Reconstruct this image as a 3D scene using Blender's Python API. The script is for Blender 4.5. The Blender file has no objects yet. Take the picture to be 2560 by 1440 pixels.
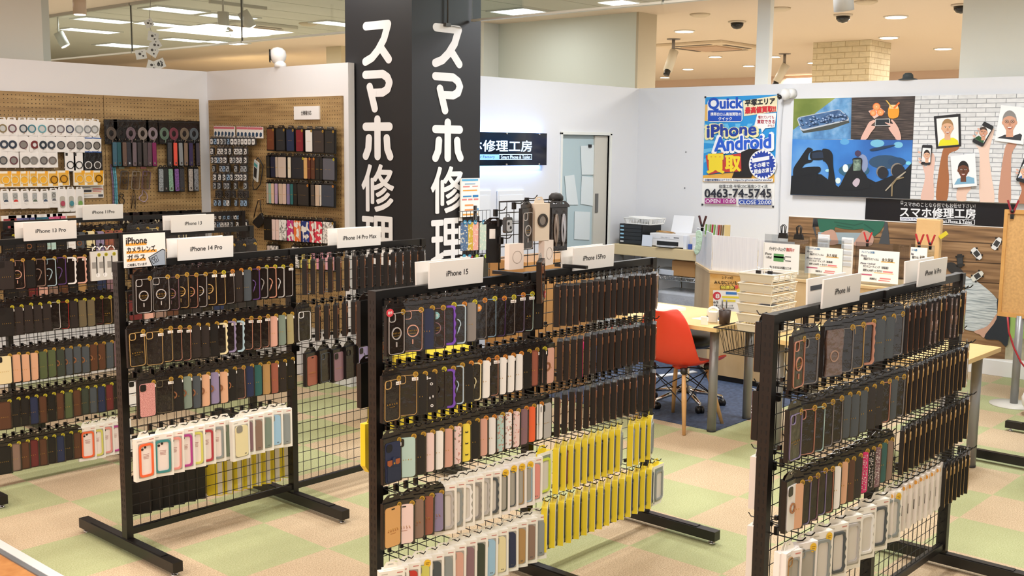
import bpy, bmesh, math, random
from mathutils import Vector, Matrix
random.seed(7)
S = bpy.context.scene
COL = S.collection
PI = math.pi

# ------------------------------------------------------------------ camera
EYE = Vector((0, 0, 1.87))
FPX, YAW, PITCH, ROLL = 2720.77, 0.72876, 0.1302, 0.0111
FWD = Vector((math.cos(YAW)*math.cos(PITCH), math.sin(YAW)*math.cos(PITCH), -math.sin(PITCH)))
_r = FWD.cross(Vector((0, 0, 1))).normalized()
_u = _r.cross(FWD)
RGT = _r*math.cos(ROLL) + _u*math.sin(ROLL)
UPV = -_r*math.sin(ROLL) + _u*math.cos(ROLL)
cam = bpy.data.cameras.new('camera')
cam.sensor_width = 36
cam.lens = FPX/2560*36
cam.clip_end = 200
co = bpy.data.objects.new('camera', cam)
COL.objects.link(co)
m3 = Matrix((RGT, UPV, -FWD)).transposed()
co.matrix_world = Matrix.Translation(EYE) @ m3.to_4x4()
S.camera = co
def _ray(x, y): return FWD*FPX + RGT*(x-1280) - UPV*(y-720)
# where a measured point of the photograph meets a wall (x = const / y = const) or a level (z = const)
def onx(x, y, X):
    d = _ray(x, y); return EYE + d*(X/d.x)
def ony(x, y, Y):
    d = _ray(x, y); return EYE + d*(Y/d.y)
def onz(x, y, Z):
    d = _ray(x, y); return EYE + d*((Z-EYE.z)/d.z)

# ------------------------------------------------------------------ world, light, exposure
W = bpy.data.worlds.new('world'); S.world = W; W.use_nodes = True
W.node_tree.nodes['Background'].inputs[0].default_value = (1.0, .97, .93, 1)
W.node_tree.nodes['Background'].inputs[1].default_value = 0.8
S.view_settings.view_transform = 'Standard'
S.view_settings.look = 'None'
S.view_settings.gamma = 1
S.view_settings.use_curve_mapping = False
S.view_settings.exposure = 0.0
S.cycles.use_denoising = True
S.cycles.max_bounces = 7
S.cycles.diffuse_bounces = 3
S.cycles.glossy_bounces = 3
S.cycles.transmission_bounces = 4
S.cycles.transparent_max_bounces = 12
S.cycles.caustics_reflective = False
S.cycles.caustics_refractive = False
CEIL = 3.3
def area(name, loc, sx, sy, watts, col=(1, .97, .93)):
    l = bpy.data.lights.new(name, 'AREA'); l.shape = 'RECTANGLE'; l.size = sx; l.size_y = sy
    l.energy = watts; l.color = col
    o = bpy.data.objects.new(name, l); COL.objects.link(o); o.location = loc
    return o
def spot(name, loc, target, watts, deg=60, r=.04, col=(1, .96, .9)):
    l = bpy.data.lights.new(name, 'SPOT'); l.energy = watts; l.spot_size = math.radians(deg); l.spot_blend = .6
    l.shadow_soft_size = r; l.color = col
    o = bpy.data.objects.new(name, l); COL.objects.link(o); o.location = loc
    o.rotation_euler = (Vector(target)-Vector(loc)).to_track_quat('-Z', 'Y').to_euler()
    return o
# the shop's recessed fluorescent fittings, in a grid over the sales floor
for X in (0.2, 2.6, 4.8):
    for Y in (1.2, 3.6, 6.6):
        area('fluorescent_light', (X, Y, CEIL-.02), 1.2, .3, 37 if Y < 5 else 22)
for X, Y in ((7.2, 2.1), (7.4, 4.8)):
    area('fluorescent_light', (X, Y, CEIL-.02), 1.2, .3, 68, (.93, .96, 1))
# added warm fill beyond the partitions, apart from the downlights, to brighten the ceiling
for X in (11.6, 15.5, 20):
    for Y in (0, 5, 10, 16):
        area('mall_fill_light', (X, Y, CEIL-.05), 1.2, 1.2, 92, (1, .96, .91))
for X, Y in ((-2.6, -.5), (-2.6, 3.0), (-2.6, 6.5)):
    area('corridor_fill_light', (X, Y, CEIL-.03), 1.2, 1.2, 95, (1, .96, .9))  # added fill from the camera side for faces turned that way
area('mall_fill_light', (4.0, 12.0, CEIL-.05), 1.2, 1.2, 90, (1, .93, .84))  # added fill for the ceiling behind the left wall
# track spots aimed at the racks
spot('track_spot_light', (3.0, 6.0, 3.0), (3.4, 4.3, 0), 70, 55)
spot('track_spot_light', (4.6, 4.4, 3.0), (4.1, 2.8, 0), 70, 55)
spot('track_spot_light', (2.6, 7.4, 3.0), (2.6, 5.8, 0), 70, 55)
spot('track_spot_light', (6.6, 2.6, 3.0), (6.9, 3.4, .5), 70, 60)

# ------------------------------------------------------------------ materials
def lin(h):
    h = h.lstrip('#')
    v = [int(h[i:i+2], 16)/255 for i in (0, 2, 4)]
    return [c/12.92 if c <= .04045 else ((c+.055)/1.055)**2.4 for c in v]
_M = {}
def M(h, rough=.55, metal=0.0, emit=0.0, coat=0.0, bump=0.0, bscale=40.0, var=0.0, vscale=8.0, alpha=1.0):
    k = (h, rough, metal, emit, coat, bump, bscale, var, vscale, alpha)
    if k in _M: return _M[k]
    m = bpy.data.materials.new('finish_' + h.strip('#')); m.use_nodes = True
    nt = m.node_tree; b = nt.nodes['Principled BSDF']
    c = lin(h)
    b.inputs['Base Color'].default_value = (*c, 1)
    b.inputs['Roughness'].default_value = rough
    b.inputs['Metallic'].default_value = metal
    b.inputs['Alpha'].default_value = alpha
    if coat: b.inputs['Coat Weight'].default_value = coat; b.inputs['Coat Roughness'].default_value = .08
    if emit:
        b.inputs['Emission Color'].default_value = (*c, 1); b.inputs['Emission Strength'].default_value = emit
    tc = nt.nodes.new('ShaderNodeTexCoord')
    if bump:
        n = nt.nodes.new('ShaderNodeTexNoise'); n.inputs['Scale'].default_value = bscale; n.inputs['Detail'].default_value = 3
        nt.links.new(tc.outputs['Object'], n.inputs['Vector'])
        bp = nt.nodes.new('ShaderNodeBump'); bp.inputs['Strength'].default_value = bump; bp.inputs['Distance'].default_value = .01
        nt.links.new(n.outputs['Fac'], bp.inputs['Height']); nt.links.new(bp.outputs['Normal'], b.inputs['Normal'])
    if var:
        n = nt.nodes.new('ShaderNodeTexNoise'); n.inputs['Scale'].default_value = vscale; n.inputs['Detail'].default_value = 4
        nt.links.new(tc.outputs['Object'], n.inputs['Vector'])
        r = nt.nodes.new('ShaderNodeValToRGB')
        r.color_ramp.elements[0].position = .3; r.color_ramp.elements[1].position = .7
        r.color_ramp.elements[0].color = (*[x*(1-var) for x in c], 1)
        r.color_ramp.elements[1].color = (*[min(1, x*(1+var)) for x in c], 1)
        nt.links.new(n.outputs['Fac'], r.inputs['Fac']); nt.links.new(r.outputs['Color'], b.inputs['Base Color'])
    _M[k] = m
    return m
def nodes(name):
    m = bpy.data.materials.new(name); m.use_nodes = True
    nt = m.node_tree; return m, nt, nt.nodes['Principled BSDF']
def math_(nt, op, a, b=None):
    n = nt.nodes.new('ShaderNodeMath'); n.operation = op
    for i, v in enumerate((a, b)):
        if v is None: continue
        if isinstance(v, (int, float)): n.inputs[i].default_value = v
        else: nt.links.new(v, n.inputs[i])
    return n.outputs[0]
def mixc(nt, fac, a, b):
    n = nt.nodes.new('ShaderNodeMix'); n.data_type = 'RGBA'
    nt.links.new(fac, n.inputs['Factor'])
    for s, v in ((6, a), (7, b)):
        if isinstance(v, (tuple, list)): n.inputs[s].default_value = (*v[:3], 1)
        else: nt.links.new(v, n.inputs[s])
    return n.outputs[2]
def noise(nt, vec, scale, detail=3, rough=.5):
    n = nt.nodes.new('ShaderNodeTexNoise'); n.inputs['Scale'].default_value = scale
    n.inputs['Detail'].default_value = detail; n.inputs['Roughness'].default_value = rough
    nt.links.new(vec, n.inputs['Vector']); return n.outputs['Fac']
def ramp(nt, fac, stops):
    r = nt.nodes.new('ShaderNodeValToRGB'); e = r.color_ramp.elements
    while len(e) < len(stops): e.new(.5)
    for i, (p, c) in enumerate(stops):
        e[i].position = p; e[i].color = (*c[:3], 1)
    nt.links.new(fac, r.inputs['Fac']); return r.outputs['Color']
def mapping(nt, vec, scale):
    n = nt.nodes.new('ShaderNodeMapping'); n.inputs['Scale'].default_value = scale
    nt.links.new(vec, n.inputs['Vector']); return n.outputs[0]

def carpet_mat():
    m, nt, b = nodes('carpet_tiles')
    pos = nt.nodes.new('ShaderNodeNewGeometry').outputs['Position']
    sx = nt.nodes.new('ShaderNodeSeparateXYZ'); nt.links.new(pos, sx.inputs[0])
    i = math_(nt, 'FLOOR', math_(nt, 'DIVIDE', math_(nt, 'SUBTRACT', sx.outputs[0], .067), .5))
    j = math_(nt, 'FLOOR', math_(nt, 'DIVIDE', math_(nt, 'SUBTRACT', sx.outputs[1], .37), .5))
    par = math_(nt, 'PINGPONG', math_(nt, 'ADD', i, j), 1.0)
    fib = noise(nt, pos, 160, 2)
    big = noise(nt, pos, 3.0, 3)
    g = ramp(nt, fib, [(.3, lin('#a3a878')), (.7, lin('#bfc298'))])
    bg = ramp(nt, fib, [(.3, lin('#b09a7c')), (.7, lin('#dcc7a8'))])
    c = mixc(nt, par, g, bg)
    mul = nt.nodes.new('ShaderNodeMix'); mul.data_type = 'RGBA'; mul.blend_type = 'MULTIPLY'; mul.inputs['Factor'].default_value = .35
    nt.links.new(c, mul.inputs[6]); nt.links.new(ramp(nt, big, [(.3, (.75, .72, .68)), (.65, (1, 1, 1))]), mul.inputs[7])
    nt.links.new(mul.outputs[2], b.inputs['Base Color'])
    b.inputs['Roughness'].default_value = .95; b.inputs['Specular IOR Level'].default_value = .1
    bp = nt.nodes.new('ShaderNodeBump'); bp.inputs['Strength'].default_value = .4; bp.inputs['Distance'].default_value = .004
    nt.links.new(fib, bp.inputs['Height']); nt.links.new(bp.outputs['Normal'], b.inputs['Normal'])
    return m
def woodish(name, c1, c2, scale, rough=.5, axis='x', bump=.0):
    m, nt, b = nodes(name)
    pos = nt.nodes.new('ShaderNodeNewGeometry').outputs['Position']
    v = mapping(nt, pos, scale)
    f = noise(nt, v, 1.0, 6, .62)
    nt.links.new(ramp(nt, f, [(.32, lin(c1)), (.68, lin(c2))]), b.inputs['Base Color'])
    b.inputs['Roughness'].default_value = rough
    return m
def pegboard_mat(axis):
    m, nt, b = nodes('pegboard_wood')
    pos = nt.nodes.new('ShaderNodeNewGeometry').outputs['Position']
    sx = nt.nodes.new('ShaderNodeSeparateXYZ'); nt.links.new(pos, sx.inputs[0])
    h = sx.outputs[0] if axis == 'x' else sx.outputs[1]
    z = sx.outputs[2]
    def cell(s, p):
        fr = math_(nt, 'FRACT', math_(nt, 'DIVIDE', s, p)); return math_(nt, 'SUBTRACT', fr, .5)
    a, c = cell(h, .03), cell(z, .03)
    d = math_(nt, 'SQRT', math_(nt, 'ADD', math_(nt, 'MULTIPLY', a, a), math_(nt, 'MULTIPLY', c, c)))
    hole = math_(nt, 'LESS_THAN', d, .13)
    v = mapping(nt, pos, (1.6, 1.6, 14))
    f = noise(nt, v, 1.6, 6, .6)
    wood = ramp(nt, f, [(.3, lin('#846843')), (.5, lin('#a5885b')), (.72, lin('#b99c6c'))])
    nt.links.new(mixc(nt, hole, wood, lin('#3c2c17')), b.inputs['Base Color'])
    b.inputs['Roughness'].default_value = .55
    return m
def brick_mat(name, c1, c2, mortar, scale, bw=.5, rh=.25, ms=.012, axis='yz'):
    m, nt, b = nodes(name)
    pos = nt.nodes.new('ShaderNodeNewGeometry').outputs['Position']
    sx = nt.nodes.new('ShaderNodeSeparateXYZ'); nt.links.new(pos, sx.inputs[0])
    cb = nt.nodes.new('ShaderNodeCombineXYZ')
    hh = math_(nt, 'SUBTRACT', sx.outputs[0], sx.outputs[1])
    nt.links.new(hh, cb.inputs[0]); nt.links.new(sx.outputs[2], cb.inputs[1])
    br = nt.nodes.new('ShaderNodeTexBrick'); nt.links.new(cb.outputs[0], br.inputs['Vector'])
    br.inputs['Scale'].default_value = scale
    br.inputs['Color1'].default_value = (*lin(c1), 1); br.inputs['Color2'].default_value = (*lin(c2), 1)
    br.inputs['Mortar'].default_value = (*lin(mortar), 1)
    br.inputs['Mortar Size'].default_value = ms; br.inputs['Brick Width'].default_value = bw; br.inputs['Row Height'].default_value = rh
    n2 = noise(nt, mapping(nt, pos, (6, 6, 14)), 3, 5)
    mul = nt.nodes.new('ShaderNodeMix'); mul.data_type = 'RGBA'; mul.blend_type = 'MULTIPLY'; mul.inputs['Factor'].default_value = .4
    nt.links.new(br.outputs['Color'], mul.inputs[6]); nt.links.new(ramp(nt, n2, [(.3, (.72, .72, .74)), (.6, (1, 1, 1))]), mul.inputs[7])
    nt.links.new(mul.outputs[2], b.inputs['Base Color'])
    b.inputs['Roughness'].default_value = .7
    return m
def noisy(name, stops, scale, vs=(1, 1, 1), rough=.6, detail=4):
    m, nt, b = nodes(name)
    pos = nt.nodes.new('ShaderNodeNewGeometry').outputs['Position']
    f = noise(nt, mapping(nt, pos, vs), scale, detail)
    nt.links.new(ramp(nt, f, [(p, lin(c)) for p, c in stops]), b.inputs['Base Color'])
    b.inputs['Roughness'].default_value = rough
    return m
def glass_mat(name, tint, refl=.12):
    m = bpy.data.materials.new(name); m.use_nodes = True
    nt = m.node_tree; nt.nodes.clear()
    out = nt.nodes.new('ShaderNodeOutputMaterial')
    tr = nt.nodes.new('ShaderNodeBsdfTransparent'); tr.inputs[0].default_value = (*tint, 1)
    gl = nt.nodes.new('ShaderNodeBsdfGlossy'); gl.inputs['Roughness'].default_value = .02
    mx = nt.nodes.new('ShaderNodeMixShader'); mx.inputs[0].default_value = refl
    nt.links.new(tr.outputs[0], mx.inputs[1]); nt.links.new(gl.outputs[0], mx.inputs[2]); nt.links.new(mx.outputs[0], out.inputs[0])
    return m

BLK = M('#120f0d', .40)
BLKP = M('#0c0b0b', .35)
FILM = M('#241d1a', .14, bump=.5, bscale=24, coat=.6)
CARD = M('#0a0909', .4)
WHITE = M('#f1f1f0', .5)
WALLM = M('#e6e7ea', .75)
GOLD = M('#c79a3a', .4, .2)
CHROME = M('#d8d8da', .15, 1.0)
PAPER = M('#f7f6f2', .7)
CLEARG = glass_mat('clear_acrylic', (.78, .80, .81), .07)

# ------------------------------------------------------------------ mesh building
_T = {}
def text_geo(s, bold):
    bold = 0; k = s
    if k in _T: return _T[k]
    cu = bpy.data.curves.new('lettering', 'FONT'); cu.body = s; cu.size = 1; cu.offset = 0; cu.resolution_u = 3
    o = bpy.data.objects.new('lettering', cu); COL.objects.link(o)
    dg = bpy.context.evaluated_depsgraph_get()
    me = bpy.data.meshes.new_from_object(o.evaluated_get(dg))
    vs = [(v.co.x, v.co.y) for v in me.vertices]; fs = [tuple(p.vertices) for p in me.polygons]
    bpy.data.objects.remove(o); bpy.data.curves.remove(cu); bpy.data.meshes.remove(me)
    x0 = min(v[0] for v in vs); x1 = max(v[0] for v in vs); y0 = min(v[1] for v in vs); y1 = max(v[1] for v in vs)
    _T[k] = ([((x-x0)/(x1-x0)-.5, (y-y0)/(y1-y0)-.5) for x, y in vs], fs, x1-x0, y1-y0)
    return _T[k]
def rrect(w, h, r, n=4, cx=0, cy=0):
    pts = []
    for sx, sy, a0 in ((1, 1, 0), (-1, 1, 90), (-1, -1, 180), (1, -1, 270)):
        for k in range(n+1):
            a = math.radians(a0+90*k/n)
            pts.append((cx+sx*(w/2-r)+r*math.cos(a), cy+sy*(h/2-r)+r*math.sin(a)))
    return pts
def ell(cx, cy, rx, ry, n=20, rot=0):
    c, s = math.cos(rot), math.sin(rot)
    return [(cx+rx*math.cos(2*PI*i/n)*c-ry*math.sin(2*PI*i/n)*s, cy+rx*math.cos(2*PI*i/n)*s+ry*math.sin(2*PI*i/n)*c) for i in range(n)]
def smooth(pts, n=4):
    out = []; L = len(pts)
    for i in range(L):
        p0, p1, p2, p3 = pts[i-1], pts[i], pts[(i+1) % L], pts[(i+2) % L]
        for k in range(n):
            t = k/n
            out.append(tuple(.5*(2*p1[j]+(p2[j]-p0[j])*t+(2*p0[j]-5*p1[j]+4*p2[j]-p3[j])*t*t+(3*p1[j]-p0[j]-3*p2[j]+p3[j])*t**3) for j in (0, 1)))
    return out
class MB:
    def __init__(s): s.v = []; s.f = []; s.mi = []; s.mats = []; s.sm = []
    def mat(s, m):
        if m not in s.mats: s.mats.append(m)
        return s.mats.index(m)
    def add(s, vs, fs, m, sm=False):
        o = len(s.v); s.v += [tuple(v) for v in vs]; k = s.mat(m)
        for f in fs: s.f.append(tuple(o+i for i in f)); s.mi.append(k); s.sm.append(sm)
    def box(s, a, b, m):
        x0, y0, z0 = (min(a[i], b[i]) for i in range(3)); x1, y1, z1 = (max(a[i], b[i]) for i in range(3))
        s.add([(x0, y0, z0), (x1, y0, z0), (x1, y1, z0), (x0, y1, z0), (x0, y0, z1), (x1, y0, z1), (x1, y1, z1), (x0, y1, z1)],
              [(0, 3, 2, 1), (4, 5, 6, 7), (0, 1, 5, 4), (1, 2, 6, 5), (2, 3, 7, 6), (3, 0, 4, 7)], m)
    def cbox(s, c, d, m): s.box([c[i]-d[i]/2 for i in range(3)], [c[i]+d[i]/2 for i in range(3)], m)
    def bar(s, p, q, w, h, m, up=(0, 0, 1)):
        p, q = Vector(p), Vector(q); d = (q-p).normalized(); u = Vector(up)
        if abs(d.dot(u)) > .98: u = Vector((1, 0, 0))
        r = d.cross(u).normalized(); u = r.cross(d)
        vs = []
        for e in (p, q):
            for a, b in ((-1, -1), (1, -1), (1, 1), (-1, 1)): vs.append(e+r*(a*w/2)+u*(b*h/2))
        s.add(vs, [(0, 1, 2, 3), (7, 6, 5, 4), (0, 4, 5, 1), (1, 5, 6, 2), (2, 6, 7, 3), (3, 7, 4, 0)], m)
    def tube(s, pts, r, m, n=6, closed=False, rs=None):
        pts = [Vector(p) for p in pts]; L = len(pts); vs = []; fs = []
        prev = None
        for i, p in enumerate(pts):
            if closed: d = pts[(i+1) % L]-pts[i-1]
            else: d = pts[min(i+1, L-1)]-pts[max(i-1, 0)]
            d.normalize()
            if prev is None:
                u = Vector((0, 0, 1)) if abs(d.z) < .9 else Vector((1, 0, 0))
            else: u = prev
            a = d.cross(u).normalized(); u = a.cross(d); prev = u
            rr = rs[i] if rs else r
            for k in range(n):
                t = 2*PI*k/n; vs.append(p+a*(rr*math.cos(t))+u*(rr*math.sin(t)))
        for i in range(L if closed else L-1):
            j = (i+1) % L
            for k in range(n): fs.append((i*n+k, i*n+(k+1) % n, j*n+(k+1) % n, j*n+k))
        if not closed: fs += [tuple(range(n-1, -1, -1)), tuple((L-1)*n+k for k in range(n))]
        s.add(vs, fs, m, n > 5)
    def cyl(s, p, q, r, m, n=16, r2=None): s.tube([p, q], r, m, n, rs=[r, r if r2 is None else r2])
    def lathe(s, prof, c, m, n=20):
        vs = []; fs = []
        for r, z in prof:
            for k in range(n): t = 2*PI*k/n; vs.append((c[0]+r*math.cos(t), c[1]+r*math.sin(t), c[2]+z))
        for i in range(len(prof)-1):
            for k in range(n): fs.append((i*n+k, i*n+(k+1) % n, (i+1)*n+(k+1) % n, (i+1)*n+k))
        fs += [tuple(range(n-1, -1, -1)), tuple((len(prof)-1)*n+k for k in range(n))]
        s.add(vs, fs, m, True)
    def poly(s, pts, m): s.add(pts, [tuple(range(len(pts)))], m)
    def plate(s, pts2, o, u, v, nrm, t, m):      # outline pts2 in the (u, v) plane at o, thickness t along nrm
        o, u, v, nrm = Vector(o), Vector(u), Vector(v), Vector(nrm); L = len(pts2)
        a = [o+u*p[0]+v*p[1] for p in pts2]; b = [p+nrm*t for p in a]
        fs = [tuple(range(L-1, -1, -1)), tuple(range(L, 2*L))]+[(i, (i+1) % L, L+(i+1) % L, L+i) for i in range(L)]
        s.add(a+b, fs, m)
    def ringplate(s, outer, inner, o, u, v, nrm, t, m):
        o, u, v, nrm = Vector(o), Vector(u), Vector(v), Vector(nrm); L = len(outer)
        P = lambda q, d: o+u*q[0]+v*q[1]+nrm*d
        vs = [P(q, t) for q in outer]+[P(q, t) for q in inner]+[P(q, 0) for q in outer]+[P(q, 0) for q in inner]
        fs = []
        for i in range(L):
            j = (i+1) % L
            fs += [(i, j, L+j, L+i), (2*L+i, 2*L+j, j, i), (L+i, L+j, 3*L+j, 3*L+i)]
        s.add(vs, fs, m)
    def text(s, str_, c, u, v, m, h=None, w=None, bold=.0, off=(0, 0)):
        g = text_geo(str_, bold); u, v, c = Vector(u), Vector(v), Vector(c)
        if h is None: h = w*g[3]/g[2]
        if w is None: w = h*g[2]/g[3]
        n_ = u.cross(v); k = 0
        r_ = bold*h*.9
        for dx, dy in ([(0, 0)] if not bold else [(0, 0), (r_, 0), (-r_, 0), (0, r_*.7), (0, -r_*.7)]):
            s.add([c+u*(x*w+dx)+v*(y*h+dy)+n_*(k*.00006) for x, y in g[0]], g[1], m); k += 1
    def mesh(s, name):
        me = bpy.data.meshes.new(name); me.from_pydata(s.v, [], s.f)
        for m in s.mats: me.materials.append(m)
        me.polygons.foreach_set('material_index', s.mi)
        me.polygons.foreach_set('use_smooth', s.sm)
        me.update(); return me
    def build(s, name, parent=None, loc=None, rot=None, bevel=0, solid=0, sub=0):
        o = bpy.data.objects.new(name, s.mesh(name)); COL.objects.link(o)
        if parent: o.parent = parent
        if loc: o.location = loc
        if rot: o.rotation_euler = rot
        if bevel:
            b = o.modifiers.new('bevel', 'BEVEL'); b.width = bevel; b.segments = 2; b.limit_method = 'ANGLE'
        if sub:
            b = o.modifiers.new('sub', 'SUBSURF'); b.levels = sub; b.render_levels = sub
        if solid:
            b = o.modifiers.new('solid', 'SOLIDIFY'); b.thickness = solid; b.offset = 0
        return o
def tag(o, label=None, cat=None, group=None, kind=None):
    if label: o['label'] = label
    if cat: o['category'] = cat
    if group: o['group'] = group
    if kind: o['kind'] = kind
    return o
def empty(name, loc=(0, 0, 0), rz=0, label=None, cat=None, group=None):
    o = bpy.data.objects.new(name, None); COL.objects.link(o); o.location = loc; o.rotation_euler = (0, 0, rz)
    o.empty_display_size = .05
    return tag(o, label, cat, group)
def inst(o, parent=None, loc=None, rot=None):
    c = o.copy(); COL.objects.link(c)
    if parent: c.parent = parent
    if loc: c.location = loc
    if rot: c.rotation_euler = rot
    return c
ORD = ['', 'first', 'second', 'third', 'fourth', 'fifth', 'sixth', 'seventh', 'eighth', 'ninth', 'tenth', 'eleventh', 'twelfth', 'thirteenth',
       'fourteenth', 'fifteenth', 'sixteenth', 'seventeenth', 'eighteenth', 'nineteenth', 'twentieth']
def structure(o): o['kind'] = 'structure'; return o

# ------------------------------------------------------------------ setting
HW = 2.47
b = MB(); b.box((2.06, -3, -.06), (9.4, 8.36, 0), carpet_mat()); structure(b.build('floor'))
b = MB(); b.box((-6, -6, -.07), (2.06, 26, -.004), woodish('mall_floor_wood', '#b9793f', '#d79a5c', (9, 9, 9), .35)); structure(b.build('floor_mall'))
b = MB(); b.box((2.06, 8.36, -.07), (40, 34, -.004), M('#d9cdb8', .4)); b.box((9.46, -6, -.07), (40, 8.36, -.004), M('#d9cdb8', .4)); structure(b.build('floor_beyond'))
b = MB(); b.box((2.03, -3, -.004), (2.075, 8.3, .006), M('#e9e9e6', .35)); b.box((2.005, -3, -.004), (2.03, 8.3, .003), M('#6f7274', .5)); structure(b.build('trim_1'))
PEACH = M('#e6d4be', .85)  # warm bounced light is put into this peach colour
CWHITE = noisy('ceiling_white', [(.3, '#dcdcd2'), (.7, '#e6e6dd')], 2)
b = MB(); b.box((-6, -6, CEIL), (6.0, 34, CEIL+.1), M('#eadccb', .85)); b.box((6.0, -6, CEIL), (9.42, 34, CEIL+.1), CWHITE)  # colour of the near part also holds the warm light
b.box((9.42, -6, CEIL), (24, 34, CEIL+.1), PEACH); b.box((24, -6, CEIL-.18), (44, 34, CEIL-.08), M('#e6c9b6', .85))
for y in range(24): b.box((6.02, -2+y*.6, CEIL-.002), (9.4, -2+y*.6+.006, CEIL+.001), M('#b9bab0', .8))
structure(b.build('ceiling'))
b = MB(); b.box((-2.5, 8.30, 0), (5.39, 8.36, HW), WALLM); structure(b.build('wall_left'))
b = MB(); b.box((5.33, 6.42, 0), (5.39, 8.30, HW), WALLM); structure(b.build('wall_return'))
b = MB(); b.box((5.39, 6.66, 0), (8.15, 6.72, HW), WALLM); b.box((8.91, 6.66, 0), (9.46, 6.72, HW), WALLM); b.box((8.15, 6.66, 1.98), (8.91, 6.72, HW), WALLM)
structure(b.build('wall_back'))
b = MB(); b.box((9.40, -1, 0), (9.46, 6.66, HW), WALLM); structure(b.build('wall_right'))
b = MB(); b.box((9.385, -1, 0), (9.40, 6.66, .13), WHITE); structure(b.build('baseboard_right', bevel=.003))
b = MB(); b.box((-2.5, 8.285, 0), (5.33, 8.30, .10), WHITE); structure(b.build('baseboard_left', bevel=.003))
# door opening in the back wall with its sliding leaf
b = MB()
for x in (8.125, 8.91): b.box((x, 6.645, 0), (x+.03, 6.735, 2.0), M('#eceee8', .5))
b.box((8.125, 6.645, 1.98), (8.94, 6.735, 2.01), M('#eceee8', .5))
fr = structure(b.build('trim_2', bevel=.002))
b = MB(); b.box((8.155, 6.70, .01), (8.91, 6.735, 1.98), M('#b9cdd2', .45)); d = structure(b.build('door_1'))
b = MB(); b.box((8.70, 6.68, .01), (8.91, 6.70, 1.975), M('#d3cfc4', .5)); b.build('edge_stile', d)
b = MB(); b.box((8.72, 6.672, 1.21), (8.765, 6.681, 1.40), M('#7d7c78', .35, .8)); tag(b.build('handle', d), 'grey recessed pull handle')
b = MB(); b.box((8.24, 6.693, .94), (8.27, 6.701, 1.18), M('#8d8a4c', .4)); b.cyl((8.23, 6.70, .9), (8.23, 6.69, .9), .012, M('#333333', .4), 10); b.build('lock', d)
# mall walls and columns beyond the partitions
CREAM = M('#e2e4d6', .8)
b = MB(); b.box((9.76, 6.97, 0), (9.9, 8.97, CEIL), CREAM); b.box((9.5, 8.97, 0), (9.9, 9.25, CEIL), M('#e7e6dc', .8)); b.box((9.76, 6.94, 0), (10.1, 6.97, CEIL), M('#c9bb9f', .8))
structure(b.build('wall_mall'))
b = MB(); b.box((9.62, -2, 0), (10.2, 3.48, CEIL), M('#e4e4da', .8)); structure(b.build('wall_mall_right'))
b = MB(); b.box((2.6, 8.62, 0), (4.06, 9.5, CEIL), M('#d9d7cd', .8)); b.box((4.06, 8.62, 0), (4.12, 8.7, CEIL), M('#b9beb4', .6)); structure(b.build('pillar_mall_left'))
b = MB(); b.box((9.6, 5.29, 0), (9.67, 5.43, CEIL), M('#eef0ec', .6)); structure(b.build('post_mall', bevel=.004))
b = MB(); b.box((13.97, 6.22, 0), (14.62, 7.03, CEIL), brick_mat('pale_brick', '#e0cda6', '#e6d6b2', '#c4ad84', 1.0, .2, .075, .006)); structure(b.build('pillar_brick'))
b = MB(); b.box((-6, 30, 0), (40, 30.1, CEIL), M('#e6d0a8', .8)); b.box((38, -6, 0), (38.1, 30, CEIL), M('#e4cdb8', .8))
structure(b.build('wall_far'))
b = MB()
for i, (x, z0) in enumerate(((20, 3.1), (24, 2.98), (30, 2.9))):
    b.box((x, -6, z0), (x+.3, 30, CEIL), M('#dfc3ad', .8)); b.box((x-.02, -6, z0), (x, 30, z0+.03), M('#a98e79', .7))
for y in (10.5, 12.8): b.box((10.5, y, 2.2), (10.8, y+.35, CEIL), M('#d9caa6', .8))
b.box((10.6, 13.5, 0), (10.7, 24, 3.05), M('#e6d2a4', .8))
structure(b.build('trim_3'))
# smoke-barrier glass hanging from the ceiling between the pillars
SG = glass_mat('smoke_glass', (.92, .96, .94), .16)
n = 0
for y0, y1 in ((6.55, 8.72), (8.74, 10.70), (10.72, 12.62), (12.64, 14.4), (2.4, 4.06), (4.08, 5.78)):
    n += 1
    b = MB(); b.box((5.99, y0, 2.80), (6.0, y1, CEIL), SG)
    w = structure(b.build('window_%d' % n))
    f = MB(); f.box((5.98, y0, 2.785), (6.01, y1, 2.80), M('#c8c8be', .4, .3)); f.box((5.975, y0, CEIL-.03), (6.015, y1, CEIL), M('#b3b0a3', .5)); f.box((5.988, y0-.01, 2.8), (6.002, y0, CEIL), M('#55554e', .5))
    f.build('window_frame', w)

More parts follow.
